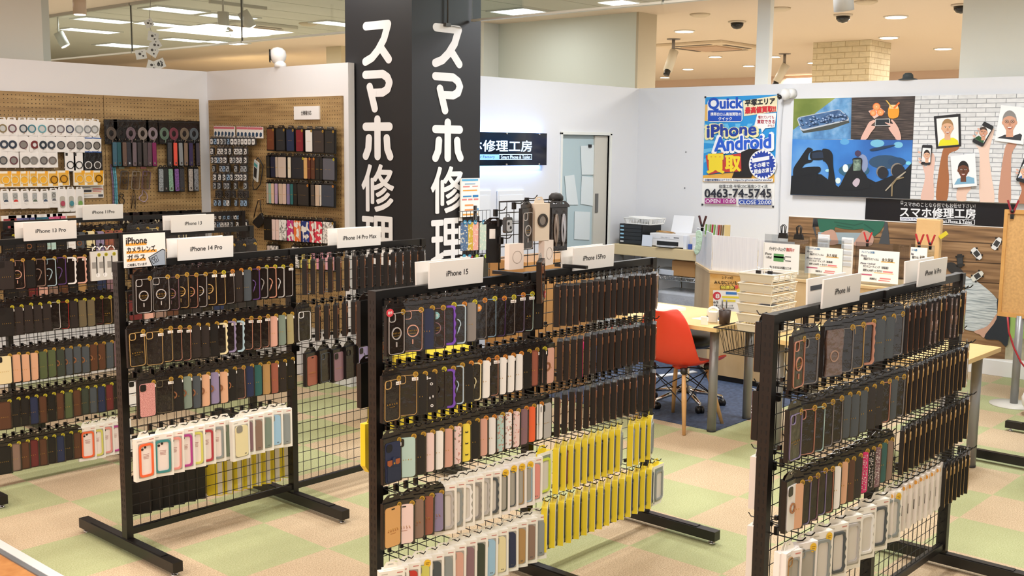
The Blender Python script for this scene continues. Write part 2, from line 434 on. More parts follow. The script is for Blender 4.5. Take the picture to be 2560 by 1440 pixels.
# ------------------------------------------------------------------ black pillar with the vertical lettering
PX, PY = 5.40, 5.80
b = MB(); b.box((PX, PY, 0), (6.11, 6.535, CEIL), M('#1b1c20', .5))
pil = tag(b.build('pillar'), 'square black shop pillar with tall white vertical lettering', 'pillar')
WL = M('#f0f1f4', .55)
CAPK = 0
def capsule(bm, pts, w, put, m, flat=False):
    P = [Vector((p[0], p[1])) for p in pts]
    global CAPK
    for i in range(len(P)-1):
        CAPK += 1
        d = (P[i+1]-P[i]); d.normalize(); nn = Vector((-d.y, d.x))*w/2
        bm.poly([put(*(q)) for q in (P[i]+nn, P[i]-nn, P[i+1]-nn, P[i+1]+nn)], m)
    if not flat:
        for p in P:
          CAPK += 1
          bm.poly([put(p.x+w/2*math.cos(t), p.y+w/2*math.sin(t)) for t in [2*PI*k/18 for k in range(18)]], m)
KANA = {
 'su': ([(.16, .10), (.82, .10), (.70, .42), (.52, .66), (.34, .82), (.14, .90)], [(.60, .60), (.84, .88)]),
 'ma': ([(.14, .12), (.66, .12), (.80, .20), (.86, .32), (.80, .47), (.66, .54), (.38, .54)], [(.27, .40), (.42, .90)]),
 'ho': ([(.14, .24), (.86, .24)], [(.50, .08), (.50, .90)], [(.24, .50), (.22, .74), (.14, .90)], [(.78, .50), (.80, .74), (.88, .90)]),
}
def pillar_text(put, rows, kan):
    global CAPK
    bm = MB(); CAPK = 0
    for k, (x0, y0, x1, y1) in rows:
        P = lambda a, c: put(x0+(x1-x0)*a, y0+(y1-y0)*c)
        for st in KANA[k]: capsule(bm, st, .19, P, WL)
    for ch, (x0, y0, x1, y1) in kan:
        g = text_geo(ch, 0)
        for dx, dy in ((0, 0), (.022, 0), (-.022, 0), (0, .02), (0, -.02), (.016, .014), (-.016, .014), (.016, -.014), (-.016, -.014)):
            CAPK += 1
            bm.add([put(x0+(x1-x0)*(x*.95+.5+dx), y1+(y0-y1)*(y*.95+.5+dy)) for x, y in g[0]], g[1], WL)
    return bm
s = .389
z2 = lambda r: (800+r[0]*s, r[1]*s, 800+r[2]*s, r[3]*s)
yl = [onx(800+x*s, 400, PX).y for x in (268, 480)]
zl = lambda yy: onx(946, yy*s, PX).z
def putL(y, z): return (PX-.001-.00008*CAPK, y, z)
rowsL = [(k, (yl[0], zl(a), yl[1], zl(c))) for k, a, c in (('su', 132, 420), ('ma', 443, 725), ('ho', 745, 1032))]
pillar_text(putL, rowsL, [('修', (yl[0], zl(1052), yl[1], zl(1365))), ('理', (yl[0], zl(1385), yl[1], zl(1700)))]).build('lettering', pil)
xr = [ony(800+x*s, 400, PY).x for x in (708, 925)]
zr = lambda yy: ony(1118, yy*s, PY).z
def putR(x, z): return (x, PY-.001-.00008*CAPK, z)
rowsR = [(k, (xr[0], zr(a), xr[1], zr(c))) for k, a, c in (('su', 155, 440), ('ma', 462, 738), ('ho', 765, 1042))]
pillar_text(putR, rowsR, [('修', (xr[0], zr(1066), xr[1], zr(1372))), ('理', (xr[0], zr(1400), xr[1], zr(1720))), ('工', (xr[0], zr(1780), xr[1], zr(2040)))]).build('lettering', pil)
b = MB(); p = ony(1120, 0, PY-.02); q = ony(1119, 62, PY-.02)
b.cyl((p.x, p.y, CEIL), q, .006, M('#3a3a3a', .5), 8); b.cbox((q.x, q.y+.005, q.z), (.05, .03, .025), M('#4b4a48', .5)); b.bar((q.x, q.y+.01, q.z), (q.x+.16, q.y+.01, q.z-.01), .006, .004, M('#888888', .5))
tag(b.build('cable'), 'black hanging cable with clip in front of the pillar top', 'cable')
# repair menu hung from the pillar
p0, p1 = ony(1152, 446, PY-.03), ony(1198, 540, PY-.03)
b = MB(); b.box((p0.x, PY-.034, p1.z), (p1.x, PY-.02, p0.z), PAPER)
t = tag(b.build('price_poster'), 'white and blue price list poster on the black pillar', 'poster')
b = MB(); h = p0.z-p1.z; w = p1.x-p0.x
for k, (f0, f1, col, x0, x1) in enumerate(((.02, .07, '#5fb0dd', .04, .9), (.13, .16, '#8fb6d6', .2, .75), (.2, .23, '#e08a8a', .1, .45), (.2, .22, '#d99', .6, .9), (.3, .33, '#e7a34a', .1, .85), (.45, .49, '#3f8ec7', .1, .55), (.44, .5, '#2f7fbf', .62, .92), (.53, .57, '#e08a8a', .06, .3), (.53, .57, '#e08a8a', .38, .6), (.53, .57, '#e08a8a', .68, .92), (.68, .72, '#ee9a5a', .2, .65), (.8, .84, '#ee9a5a', .2, .8), (.79, .85, '#4d9bd0', .84, .94), (.92, .96, '#e7a34a', .1, .9))):
    b.box((p0.x+w*x0, PY-.0355, p0.z-h*f1), (p0.x+w*x1, PY-.034, p0.z-h*f0), M(col.replace('#d99', '#dd9999'), .7))
b.build('printed_lines', t)

# ------------------------------------------------------------------ lit sign on the back wall
b = MB(); b.box((6.45, 6.60, 1.69), (7.86, 6.63, 1.985), M('#10121b', .12, coat=.6))
sg = tag(b.build('sign'), 'blue glowing black shop sign on the white back wall', 'sign')
LUM = M('#bcdcff', .5, emit=1.6)
b = MB()
a0, a1 = ony(1205, 349, 6.59), ony(1331, 376, 6.59)
b.text('スマホ修理工房', ((6.50+a1.x)/2, 6.598, 1.865), (1, 0, 0), (0, 0, 1), LUM, h=.10, w=a1.x-6.50, bold=.03)
q0, q1 = ony(1250, 386, 6.59), ony(1331, 399, 6.59)
b.box((6.50, 6.597, 1.742), (q0.x, 6.5995, 1.79), M('#7fb4f0', .5, emit=1.0))
b.text('Smart Phone Repair Factory', ((6.50+q0.x)/2, 6.5955, 1.766), (1, 0, 0), (0, 0, 1), M('#2a4fa8', .5), h=.03, w=.58)
for z in (1.742, 1.788): b.box((q0.x, 6.597, z), (q1.x, 6.5995, z+.004), LUM)
b.box((q1.x-.004, 6.597, 1.742), (q1.x, 6.5995, 1.792), LUM)
b.text('Smart Phone & Tablet', ((q0.x+q1.x)/2, 6.5955, 1.767), (1, 0, 0), (0, 0, 1), LUM, h=.03, w=(q1.x-q0.x)*.9, bold=.02)
b.build('lettering', sg)
b = MB()
for x in (6.6, 7.3, 7.75):
    for z in (1.70, 1.975): b.cyl((x, 6.66, z), (x, 6.592, z), .008, CHROME, 8)
b.build('standoff_bolts', sg)
b = MB(); b.box((6.47, 6.632, 1.955), (7.84, 6.642, 1.968), M('#3d8bff', .5, emit=9)); b.box((6.47, 6.632, 1.707), (7.84, 6.642, 1.72), M('#3d8bff', .5, emit=9)); b.box((7.835, 6.632, 1.72), (7.845, 6.642, 1.955), M('#3d8bff', .5, emit=9))
b.build('backlight', sg)
for z, sgn in ((1.99, 1), (1.685, -1)):
    l = area('sign_backlight_light', (7.15, 6.635, z), 1.35, .02, 2.2, (.25, .5, 1)); l.rotation_euler = (math.radians(90)+sgn*math.radians(60), 0, 0)

# ------------------------------------------------------------------ flat prints: polygons in layers on a wall
class Art:
    def __init__(s, plane, val, base): s.b = MB(); s.plane = plane; s.val = val; s.base = base; s.k = 0; s.tf = lambda x, y: (x, y); s.clip = None
    def P(s, x, y, k=None):
        x, y = s.tf(x, y); d = s.base+(s.k if k is None else k)*.00035
        return onx(x, y, s.val-d) if s.plane == 'x' else ony(x, y, s.val-d)
    def poly(s, pts, m, sm=False):
        s.k += 1
        if sm and s.clip: pts = smooth(pts); pts = [(x, min(y, s.clip(x))) for x, y in pts]; sm = False
        if isinstance(m, str): m = M(m, .6)
        s.b.poly([s.P(*p) for p in (smooth(pts) if sm else pts)], m)
    def text(s, t, x0, y0, x1, y1, m, bold=.0, skew=0):      # box corners: left-top, right-bottom, skew = rise of the right end
        s.k += 1
        if isinstance(m, str): m = M(m, .6)
        g = text_geo(t, bold)
        r = bold*abs(y1-y0)*.9; j = 0
        for dx, dy in ([(0, 0)] if not bold else [(0, 0), (r, 0), (-r, 0), (0, r), (0, -r)] if bold < .05 else [(0, 0), (r, 0), (-r, 0), (0, r), (0, -r), (r*.7, r*.7), (-r*.7, r*.7), (r*.7, -r*.7), (-r*.7, -r*.7)]):
            s.b.add([s.P(x0+(x1-x0)*(x+.5)+dx, y1+(y0-y1)*(y+.5)-skew*(x+.5)+dy, s.k+j) for x, y in g[0]], g[1], m); j += .2
        s.k += j
def zoomtf(ox, oy, sc): return lambda x, y: (ox+x*sc, oy+y*sc)

def wallplate(name, quad, X, t, m, label, cat):     # thin panel on the right wall from four measured corners
    P = [onx(x, y, X) for x, y in quad]
    b = MB(); y0 = max(p.y for p in P); y1 = min(p.y for p in P); z0 = min(p.z for p in P); z1 = max(p.z for p in P)
    b.box((X, y1, z0), (X+t, y0, z1), m)
    return tag(b.build(name), label, cat)

# --- buy-back poster
po = wallplate('poster', ((1763, 241), (1945, 236), (1935, 517), (1757, 511)), 9.394, .004, PAPER, 'blue buy-back poster with phone number on the right white wall', 'poster')
A = Art('x', 9.394, .0006); A.tf = zoomtf(1740, 230, .20833)
A.poly([(112, 62), (985, 30), (940, 1085), (80, 1078)], '#2f9be0')
for k in range(9):
    a0 = math.radians(150+k*17); a1 = a0+math.radians(7)
    A.poly([(480, 640), (480+640*math.cos(a0), 640+420*math.sin(a0)) if False else (max(95, 480+520*math.cos(a0)), min(1000, max(380, 640+420*math.sin(a0)))), (max(95, 480+520*math.cos(a1)), min(1000, max(380, 640+420*math.sin(a1))))], '#6fc4ef')
A.poly([(80, 1078), (85, 1000), (450, 965), (940, 985), (940, 1085)], '#f0b950')
A.poly([(112, 150), (145, 148), (140, 350), (104, 345)], '#efc06b')
A.poly([(565, 105), (980, 40), (972, 235), (575, 290)], '#f6ecc4')
A.poly(rrect(420, 270, 40, 4, 348, 225), '#f7f8fb'); A.poly(rrect(405, 130, 18, 4, 345, 285), '#2456c4')
A.text('Quick', 150, 75, 555, 225, '#2456c4', .05, 10)
A.text('携帯白ロム高価買取の', 175, 245, 540, 285, '#f7f8fb', .03, 0)
A.text('クイック', 270, 300, 430, 342, '#f7f8fb', .04)
A.text('平塚エリア', 590, 95, 945, 170, '#23242c', .05, 28)
A.text('最高値買取!!', 590, 185, 955, 260, '#d8323a', .05, 24)
A.poly([(735, 265), (965, 250), (945, 425), (830, 435), (790, 490), (780, 440), (690, 440)], '#f7f7f5')
A.text('壊れていても', 745, 285, 935, 322, '#b3384a', .03); A.text('買取できる', 735, 335, 945, 380, '#b3384a', .04); A.text('かも！', 860, 390, 930, 415, '#b3384a', .02)
A.text('iPhone', 118, 400, 738, 560, '#f4ecb0', .13, 32); A.text('iPhone', 135, 400, 720, 545, '#24409f', .055, 32)
A.text('Android', 205, 540, 915, 730, '#f6f7fa', .13, 42); A.text('Android', 225, 550, 895, 712, '#2a5fd2', .055, 42)
A.poly([(545, 720), (640, 680), (790, 690), (760, 800), (660, 1030), (430, 1030)], '#241f20')
A.poly([(115, 760), (325, 725), (355, 950), (150, 990)], '#c8403a'); A.text('買', 135, 750, 335, 970, '#f8dd35', .05)
A.poly([(340, 760), (540, 735), (545, 950), (345, 965)], '#c8403a'); A.text('取', 355, 765, 530, 950, '#f8dd35', .05)
st = []
for k in range(48):
    r = 1.0 if k % 2 else .82
    st.append((800+160*r*math.cos(2*PI*k/48), 870+172*r*math.sin(2*PI*k/48)))
A.poly([(800+165*math.cos(2*PI*k/40), 870+176*math.sin(2*PI*k/40)) for k in range(40)][::1], '#f4f5f7'); A.poly(st, '#2743a5')
A.poly([(670, 800), (880, 765), (880, 810), (675, 850)], '#f4f5f7')
A.text('その場で', 690, 860, 880, 915, '#f4f5f7', .04, 25); A.text('現金お渡し!', 695, 930, 935, 985, '#f4f5f7', .04, 30)
A.poly([(90, 1035), (925, 1040), (922, 1078), (88, 1072)], '#f4f5f7')
A.text('店舗詳細情報はコチラから', 105, 1042, 430, 1068, '#1c2f63', .03); A.text('https://u-phone.net/hiratsuka/', 450, 1044, 910, 1072, '#1c2f63', .02)
A.text('修理工房 平塚OSC湘南シティ店', 275, 1110, 858, 1152, '#2b2d35', .02)
A.text('0463-74-5745', 105, 1165, 900, 1265, '#262833', .045)
A.poly([(105, 1275), (480, 1282), (480, 1342), (104, 1338)], '#a52f86'); A.text('OPEN 10:00', 115, 1288, 472, 1332, '#f4eef4', .02)
A.poly([(512, 1287), (905, 1294), (903, 1355), (510, 1348)], '#2b4aa5'); A.text('CLOSE 20:00', 520, 1302, 895, 1345, '#f4f5f7', .02)
A.b.build('printed_design', po)
b = MB()
for x, y in ((76, 1350), (925, 1375), (112, 62), (985, 32)):
    p = onx(1740+x*.20833, 230+y*.20833, 9.392); b.cbox(p, (.004, .018, .018), M('#30333a', .5))
b.build('corner_tape', po)

# --- wall mural, three blocks
mu = wallplate('mural', ((1985, 247), (2640, 232), (2640, 512), (1976, 487)), 9.395, .003, PAPER, 'large photo mural of phones and raised hands on right wall', 'mural')
A = Art('x', 9.395, .0006)
A.poly([(1985, 247), (2129, 244), (2127, 348), (1981, 349)], noisy('print_bokeh_green', [(.3, '#6f8136'), (.55, '#a3ad5b'), (.75, '#c9c88a')], 2.2))
A.tf = zoomtf(1960, 230, .1944)
BLU = noisy('print_wet_blue', [(.3, '#3f6fa8'), (.55, '#6ba3d4'), (.75, '#a9cdea')], 9)
A.poly([(108, 607), (112, 490), (400, 275), (660, 78), (870, 72), (858, 607)], BLU)
A.poly([(215, 488), (250, 530), (600, 480), (840, 395), (832, 362), (250, 500)], '#4b4f48')
A.poly([(168, 352), (180, 330), (210, 318), (690, 224), (725, 228), (835, 335), (832, 366), (250, 500), (215, 490)], '#c3cbd4')
A.poly([(180, 354), (192, 336), (215, 327), (690, 233), (722, 237), (820, 336), (812, 352), (258, 478), (228, 470)], noisy('print_phone_blue', [(.3, '#33527f'), (.7, '#5f86b4')], 14))
rnd = random.Random(3)
for k in range(46):
    t = rnd.random(); u = rnd.random()
    x = 200+t*600; y = 345+u*110-t*95
    r = rnd.uniform(9, 24)
    A.poly(ell(x, y, r, r*.75, 12), '#2c4a78'); A.poly(ell(x-r*.15, y-r*.2, r*.7, r*.45, 10), '#9fb9dc')
DKW = noisy('print_dark_planks', [(.3, '#241d1b'), (.55, '#4b3f3a'), (.75, '#75655c')], 3, (2, 2, 34))
A.tf = zoomtf(0, 0, 1); A.poly([(2129, 244), (2288, 240), (2282, 350), (2127, 348)], DKW)
A.tf = zoomtf(1960, 230, .1944)
SK = '#e5b8a8'
A.poly([(1085, 245), (1230, 195), (1305, 255), (1160, 345)], '#f0c4b2')
for cx, cy, r in ((1190, 190, 50), (1145, 270, 40), (1240, 262, 45)): A.poly(ell(cx, cy, r, r, 18), '#ef7a35'); A.poly(ell(cx, cy, r*.8, r*.8, 16), '#f7a868'); A.poly(ell(cx, cy, r*.15, r*.15, 8), '#fbe0c0')
A.poly([(1350, 190), (1470, 190), (1465, 320), (1350, 330)], '#f0a02c', True); A.poly([(1355, 165), (1465, 165), (1468, 215), (1352, 215)], '#f4d29a'); A.poly([(1400, 205), (1480, 125), (1490, 145), (1425, 215)], '#f07a30')
A.poly([(1305, 105), (1325, 110), (1400, 200), (1385, 205)], '#f2c254')
A.poly([(1175, 345), (1362, 342), (1360, 435), (1168, 438)], '#d8d5d0'); A.poly([(1182, 352), (1350, 349), (1350, 428), (1176, 431)], '#232a30')
A.poly([(985, 608), (1060, 450), (1100, 385), (1160, 360), (1175, 380), (1120, 430), (1175, 445), (1120, 520), (1060, 608)], SK, True)
A.poly([(1505, 608), (1475, 470), (1400, 360), (1375, 365), (1400, 410), (1305, 390), (1310, 405), (1370, 440), (1345, 470), (1430, 590), (1435, 608)], SK, True)
# concert
A.tf = zoomtf(0, 0, 1)
A.poly([(1981, 348), (2282, 350), (2275, 497), (1976, 487)], noisy('print_stage_blue', [(.3, '#2459a8'), (.55, '#3f86d6'), (.78, '#7ab4e8')], 1.6))
A.tf = zoomtf(1960, 230, .1944)
for x, y, rx, ry, c in ((780, 640, 60, 40, '#5fa8dd'), (1200, 660, 90, 50, '#78c0dd'), (1470, 680, 60, 40, '#7cc3e2'), (1300, 900, 210, 90, '#2f4f6d'), (900, 1010, 200, 90, '#33647f'), (1010, 920, 70, 120, '#8e9cc0'), (1450, 900, 120, 60, '#27486a'), (790, 980, 36, 52, '#e9f2f4'), (695, 1140, 34, 38, '#dff0ee'), (1600, 915, 36, 24, '#7fd6ea'), (1165, 740, 18, 18, '#9fd5ee'), (560, 1010, 30, 18, '#a9e2ef'), (950, 790, 40, 40, '#4a3a58')):
    A.poly(ell(x, y, rx, ry, 16), c)
A.poly([(1120, 730), (1380, 680), (1420, 690), (1250, 740), (1130, 760)], '#223a58', True)
SIL = M('#15181d', .6)
A.poly([(80, 1318), (95, 1080), (180, 1050), (300, 1040), (480, 1060), (560, 1120), (700, 1220), (760, 1150), (900, 1080), (1060, 1100), (1180, 1160), (1260, 1130), (1420, 1060), (1560, 1000), (1640, 915), (1622, 1372)], SIL)
for pts in ([(120, 990), (200, 860), (290, 730), (330, 715), (372, 748), (322, 790), (310, 870), (372, 868), (345, 905), (260, 935), (190, 1060), (130, 1120)],
            [(490, 750), (520, 728), (585, 745), (625, 810), (632, 960), (660, 1150), (660, 1280), (560, 1280), (575, 1000), (530, 900), (500, 880)],
            [(350, 770), (500, 755), (525, 860), (350, 865)],
            [(205, 985), (440, 960), (470, 1010), (430, 1060), (420, 1180), (360, 1190), (330, 1060), (215, 1080)],
            [(780, 1080), (880, 920), (885, 855), (1000, 855), (1000, 990), (1060, 1080), (1090, 1230), (740, 1250)]):
    A.poly(pts, SIL, True)
A.poly([(362, 782), (495, 765), (510, 848), (362, 855)], '#243349'); A.poly([(892, 870), (985, 868), (985, 1010), (890, 1015)], noisy('print_phone_screen', [(.3, '#3f5750'), (.7, '#9fb6a0')], 30))
A.poly([(880, 1170), (930, 1110), (975, 1130), (960, 1190), (920, 1220)], '#c9b9c4', True)
for cx, cy, r in ((1270, 1040, 70), (1470, 1020, 85)): A.poly(ell(cx-14, cy-14, r, r*1.1, 16), '#8d8377'); A.poly(ell(cx, cy, r, r*1.1, 16), '#23242a')
A.poly([(1300, 1265), (1450, 1100), (1560, 1020), (1570, 1030), (1460, 1120), (1310, 1275)], '#b8ad98'); A.poly([(1375, 1340), (1380, 1180), (1440, 1110), (1540, 1090), (1545, 1105), (1450, 1130), (1400, 1200), (1395, 1340)], '#8d7c5d')
# white brick with raised hands
A.tf = zoomtf(0, 0, 1)
A.poly([(2288, 240), (2640, 232), (2640, 512), (2275, 497)], brick_mat('print_white_brick', '#dcdddd', '#eceded', '#9b9ea1', 1.0, .155, .037, .003))
A.tf = zoomtf(2200, 220, .20833)
def face(cx, cy, rx, ry, skin, hair, bald=False, glasses=False):
    A.poly([(cx-rx*.5, cy+ry*.6), (cx+rx*.5, cy+ry*.6), (cx+rx*.55, cy+ry*1.5), (cx-rx*.55, cy+ry*1.5)], skin)
    A.poly(ell(cx, cy-ry*.18, rx*1.07, ry*1.0, 20), hair)
    A.poly(ell(cx-rx*1.0, cy+ry*.05, rx*.16, ry*.2, 10), skin); A.poly(ell(cx+rx*1.0, cy+ry*.05, rx*.16, ry*.2, 10), skin)
    A.poly(smooth([(cx-rx*.92, cy-ry*.35), (cx, cy-ry*.62), (cx+rx*.92, cy-ry*.35), (cx+rx*.88, cy+ry*.3), (cx+rx*.4, cy+ry*.9), (cx, cy+ry), (cx-rx*.4, cy+ry*.9), (cx-rx*.88, cy+ry*.3)]), skin)
    for sx in (-1, 1):
        A.poly(ell(cx+sx*rx*.4, cy-ry*.08, rx*.17, ry*.07, 10), '#f3ece6'); A.poly(ell(cx+sx*rx*.4, cy-ry*.08, rx*.09, ry*.07, 8), '#33251e')
        A.poly([(cx+sx*rx*.18, cy-ry*.22), (cx+sx*rx*.62, cy-ry*.25), (cx+sx*rx*.62, cy-ry*.21), (cx+sx*rx*.18, cy-ry*.17)], hair)
    A.poly([(cx-rx*.08, cy), (cx+rx*.08, cy), (cx+rx*.18, cy+ry*.3), (cx-rx*.18, cy+ry*.3)], M({'#e2b08c': '#cf9673', '#d8a184': '#c48a6c', '#6b3f2a': '#55301f', '#e6b494': '#d39c7c'}.get(skin, '#c08868'), .6))
    A.poly(smooth([(cx-rx*.45, cy+ry*.45), (cx, cy+ry*.52), (cx+rx*.45, cy+ry*.45), (cx, cy+ry*.72)]), '#a2514a'); A.poly([(cx-rx*.36, cy+ry*.49), (cx+rx*.36, cy+ry*.49), (cx+rx*.2, cy+ry*.58), (cx-rx*.2, cy+ry*.58)], '#fbf7f2')
    if glasses:
        for sx in (-1, 1): A.poly(ell(cx+sx*rx*.42, cy-ry*.07, rx*.3, ry*.15, 12), '#5b5450'); A.poly(ell(cx+sx*rx*.42, cy-ry*.07, rx*.25, ry*.12, 12), '#c79a80'); A.poly(ell(cx+sx*rx*.42, cy-ry*.07, rx*.08, ry*.06, 8), '#33251e')
# arms
A.clip = lambda x: 1336+(x-360)*.0388
A.poly([(488, 1345), (540, 1080), (510, 930), (560, 940), (620, 780), (660, 850), (640, 1060), (640, 1345)], '#e7bfae', True)
A.poly([(678, 1352), (690, 1100), (750, 760), (800, 700), (940, 650), (960, 665), (935, 740), (830, 790), (815, 900), (828, 1100), (800, 1356)], '#a86a40', True)
A.poly([(925, 1350), (930, 1210), (1010, 1160), (1060, 1090), (1070, 1150), (1095, 1200), (1040, 1280), (1030, 1352)], '#ecc8b3', True)
A.poly([(1200, 1370), (1195, 800), (1150, 690), (1230, 700), (1350, 500), (1368, 530), (1310, 760), (1330, 1000), (1372, 1375)], '#efcfbc', True)
A.poly([(1425, 1380), (1440, 1100), (1500, 720), (1560, 640), (1585, 540), (1600, 640), (1640, 680), (1580, 800), (1570, 1100), (1560, 1384)], '#c7937a', True)
A.poly([(1650, 1390), (1700, 1230), (1672, 1130), (1750, 1140), (1800, 1240), (1770, 1395)], '#b8795a', True)
A.clip = None
# devices and portraits
A.poly(rrect(322, 400, 14, 3, 812, 520) if False else [(645, 340), (965, 308), (975, 700), (675, 730)], '#201f22'); A.poly([(677, 368), (938, 345), (945, 680), (700, 700)], '#f3f3f1')
A.poly([(698, 698), (720, 630), (770, 600), (880, 595), (935, 630), (945, 680)], '#e8e022'); face(810, 480, 66, 95, '#e2b08c', '#a98255')
A.poly([(505, 690), (515, 682), (620, 684), (628, 700), (605, 910), (590, 925), (490, 915), (484, 900)], '#232327'); A.poly([(512, 718), (612, 724), (602, 892), (495, 885)], '#f2f2f0'); face(562, 810, 36, 58, '#e6b494', '#2e211b')
A.poly([(1245, 408), (1262, 405), (1355, 455), (1362, 475), (1240, 695), (1220, 702), (1112, 650), (1110, 630)], '#1f2023'); A.poly([(1225, 450), (1335, 505), (1240, 665), (1128, 605)], '#eef0ef')
A.poly([(1130, 605), (1185, 570), (1250, 620), (1240, 665)], '#2c5a35'); face(1240, 535, 45, 62, '#d8a184', '#4a3a30')
A.poly([(1452, 205), (1760, 235), (1720, 680), (1375, 630)], '#f5f6f6'); A.poly([(1405, 600), (1500, 560), (1600, 575), (1680, 545), (1705, 565), (1690, 632)], '#33363b'); face(1555, 410, 80, 120, '#d8a184', '#8d8a86', glasses=True)
A.poly([(845, 820), (1140, 780), (1165, 1175), (875, 1200)], '#f4f5f6'); A.poly([(890, 1160), (930, 1090), (1060, 1060), (1130, 1080), (1135, 1145)], '#7fb0cc'); face(1000, 985, 62, 95, '#6b3f2a', '#1b1513')
A.poly([(1725, 845), (1760, 850), (1760, 1150), (1640, 1115), (1632, 1095)], '#1f2023'); A.poly([(1720, 910), (1760, 915), (1760, 1100), (1655, 1075)], '#eef0ef'); A.poly([(1660, 1075), (1700, 1050), (1760, 1060), (1760, 1098)], '#3d5f95'); face(1725, 1000, 38, 55, '#e6b494', '#b9b4ad')
for x, y in ((470, 770), (478, 850), (480, 890), (1185, 495), (1160, 540), (1130, 580), (1650, 985), (1645, 1020)): A.poly(ell(x, y, 20, 13, 10, .6), '#e2b3a0')
A.b.build('printed_design', mu)

# --- black name board and the lower mural
nb = wallplate('sign_board', ((2165, 496), (2538, 511), (2535, 569), (2163, 548)), 9.392, .006, M('#101017', .3), 'long black name board with white lettering across the right wall', 'sign')
A = Art('x', 9.392, .0006); A.tf = zoomtf(1960, 480, .33333)
WP = '#f2f3f6'
A.text('スマホのことなら何でもお任せ下さい！', 900, 74, 1435, 108, WP, .01, -16)
A.poly([(876, 66), (894, 67), (894, 92), (876, 91)], WP); A.poly([(880, 70), (890, 70), (890, 87), (880, 86)], '#101017')
A.text('スマホ修理工房', 870, 112, 1435, 186, WP, .035, -14)
A.poly([(870, 186), (1150, 194), (1150, 222), (870, 214)], '#e9ebf2'); A.text('Smart Phone Repair', 880, 192, 1140, 213, '#4a4f8a', .0, -6)
for q in ([(1150, 196), (1432, 208), (1432, 212), (1150, 200)], [(1150, 222), (1430, 244), (1430, 248), (1150, 226)], [(1427, 208), (1432, 208), (1430, 247), (1425, 247)]): A.poly(q, WP)
A.text('Smart Phone & Tablet', 1156, 204, 1410, 230, WP, .03, -10)
A.b.build('lettering', nb)
ml = wallplate('mural', ((1972, 541), (2640, 575), (2640, 905), (1960, 880)), 9.395, .003, PAPER, 'lower photo mural of child playing with toy cars on planks', 'mural')
ml.location.z = 0
A = Art('x', 9.395, .0006); A.tf = zoomtf(0, 0, 1)
A.poly([(1972, 541), (2531, 571), (2512, 898), (1960, 870)], noisy('print_planks', [(.28, '#5f4630'), (.5, '#8f6c49'), (.74, '#b9936a')], 1.4, (2, 1.2, 20)))
A.poly([(2531, 571), (2640, 577), (2640, 907), (2512, 898)], noisy('print_dry_grass', [(.3, '#8e8a6c'), (.7, '#cdc7ae')], 8))
A.poly([(2531, 571), (2640, 577), (2640, 690), (2526, 660)], '#474a50'); A.poly([(2514, 790), (2640, 798), (2640, 850), (2514, 845)], '#9fc06a')
for f in (.12, .27, .42, .6, .78):
    A.poly([(1970-10*f, 541+330*f), (2531-19*f, 571+327*f), (2531-19*f, 573.5+327*f), (1970-10*f, 543+330*f)], '#4c3723')
A.tf = zoomtf(1980, 520, .27778)
A.poly([(200, 92), (830, 118), (830, 170), (780, 320), (880, 330), (860, 130), (835, 120), (190, 92), (185, 170), (225, 300)], '#4d4f52')
A.poly([(228, 96), (835, 122), (825, 165), (790, 215), (742, 256), (700, 232), (655, 208), (640, 185), (560, 196), (470, 190), (388, 172), (380, 200), (330, 205), (258, 222), (240, 170)], '#2f6b55')
for q in ([(380, 120), (560, 150), (640, 130), (640, 140), (560, 162), (380, 132)], [(650, 140), (740, 200), (735, 210), (645, 150)], [(400, 150), (550, 178), (550, 186), (400, 160)]): A.poly(q, '#275a48')
A.poly([(235, 215), (640, 225), (610, 330), (230, 320)], '#9fb0b8'); A.poly([(265, 225), (370, 195), (415, 290), (405, 325), (330, 330), (350, 280), (280, 250)], '#c99f8c', True)
A.poly([(555, 330), (600, 255), (650, 200), (730, 250), (720, 330), (640, 345)], '#c99f8c', True)
A.poly([(1380, 510), (1450, 490), (1530, 560), (1540, 600), (1450, 600)], '#33312f', True)
STRP = noisy('print_striped_shirt', [(.35, '#7d8a8e'), (.5, '#e5eae9'), (.65, '#8b989c')], 2.0, (1.0, 1.6, 55))
A.poly([(1500, 600), (1620, 640), (1720, 700), (1850, 830), (1840, 960), (1740, 1090), (1640, 1110), (1520, 1070), (1480, 950), (1470, 760)], STRP, True)
A.poly([(1640, 1110), (1760, 1060), (1850, 940), (1855, 990), (1740, 1160), (1690, 1140)], '#d8ab93', True)
A.poly([(1850, 820), (1960, 850), (1940, 1230), (1860, 1190), (1730, 1165), (1840, 1000)], '#2d333b', True)
for cx, cy, rot, c in ((1842, 320, -1.0, '#e9e9e6'), (1662, 412, .9, '#e9e9e6'), (1512, 475, 1.5, '#2b2a28'), (1668, 612, -.6, '#e3e2d6')):
    A.poly([(cx+60*math.cos(rot)*a-30*math.sin(rot)*d, cy+60*math.sin(rot)*a+30*math.cos(rot)*d) for a, d in ((-1, -.7), (-.4, -1), (.5, -.9), (1, -.5), (1, .5), (.5, .9), (-.4, 1), (-1, .7))], c)
    A.poly([(cx+26*math.cos(rot)*a-22*math.sin(rot)*d, cy+26*math.sin(rot)*a+22*math.cos(rot)*d) for a, d in ((-1, -1), (1, -1), (1, 1), (-1, 1))], '#3b3b3b')
    for a in (-.65, .65):
        for d in (-1, 1): A.poly(ell(cx+60*math.cos(rot)*a-32*math.sin(rot)*d, cy+60*math.sin(rot)*a+32*math.cos(rot)*d, 9, 9, 8), '#1c1c1c')
A.b.build('printed_design', ml)

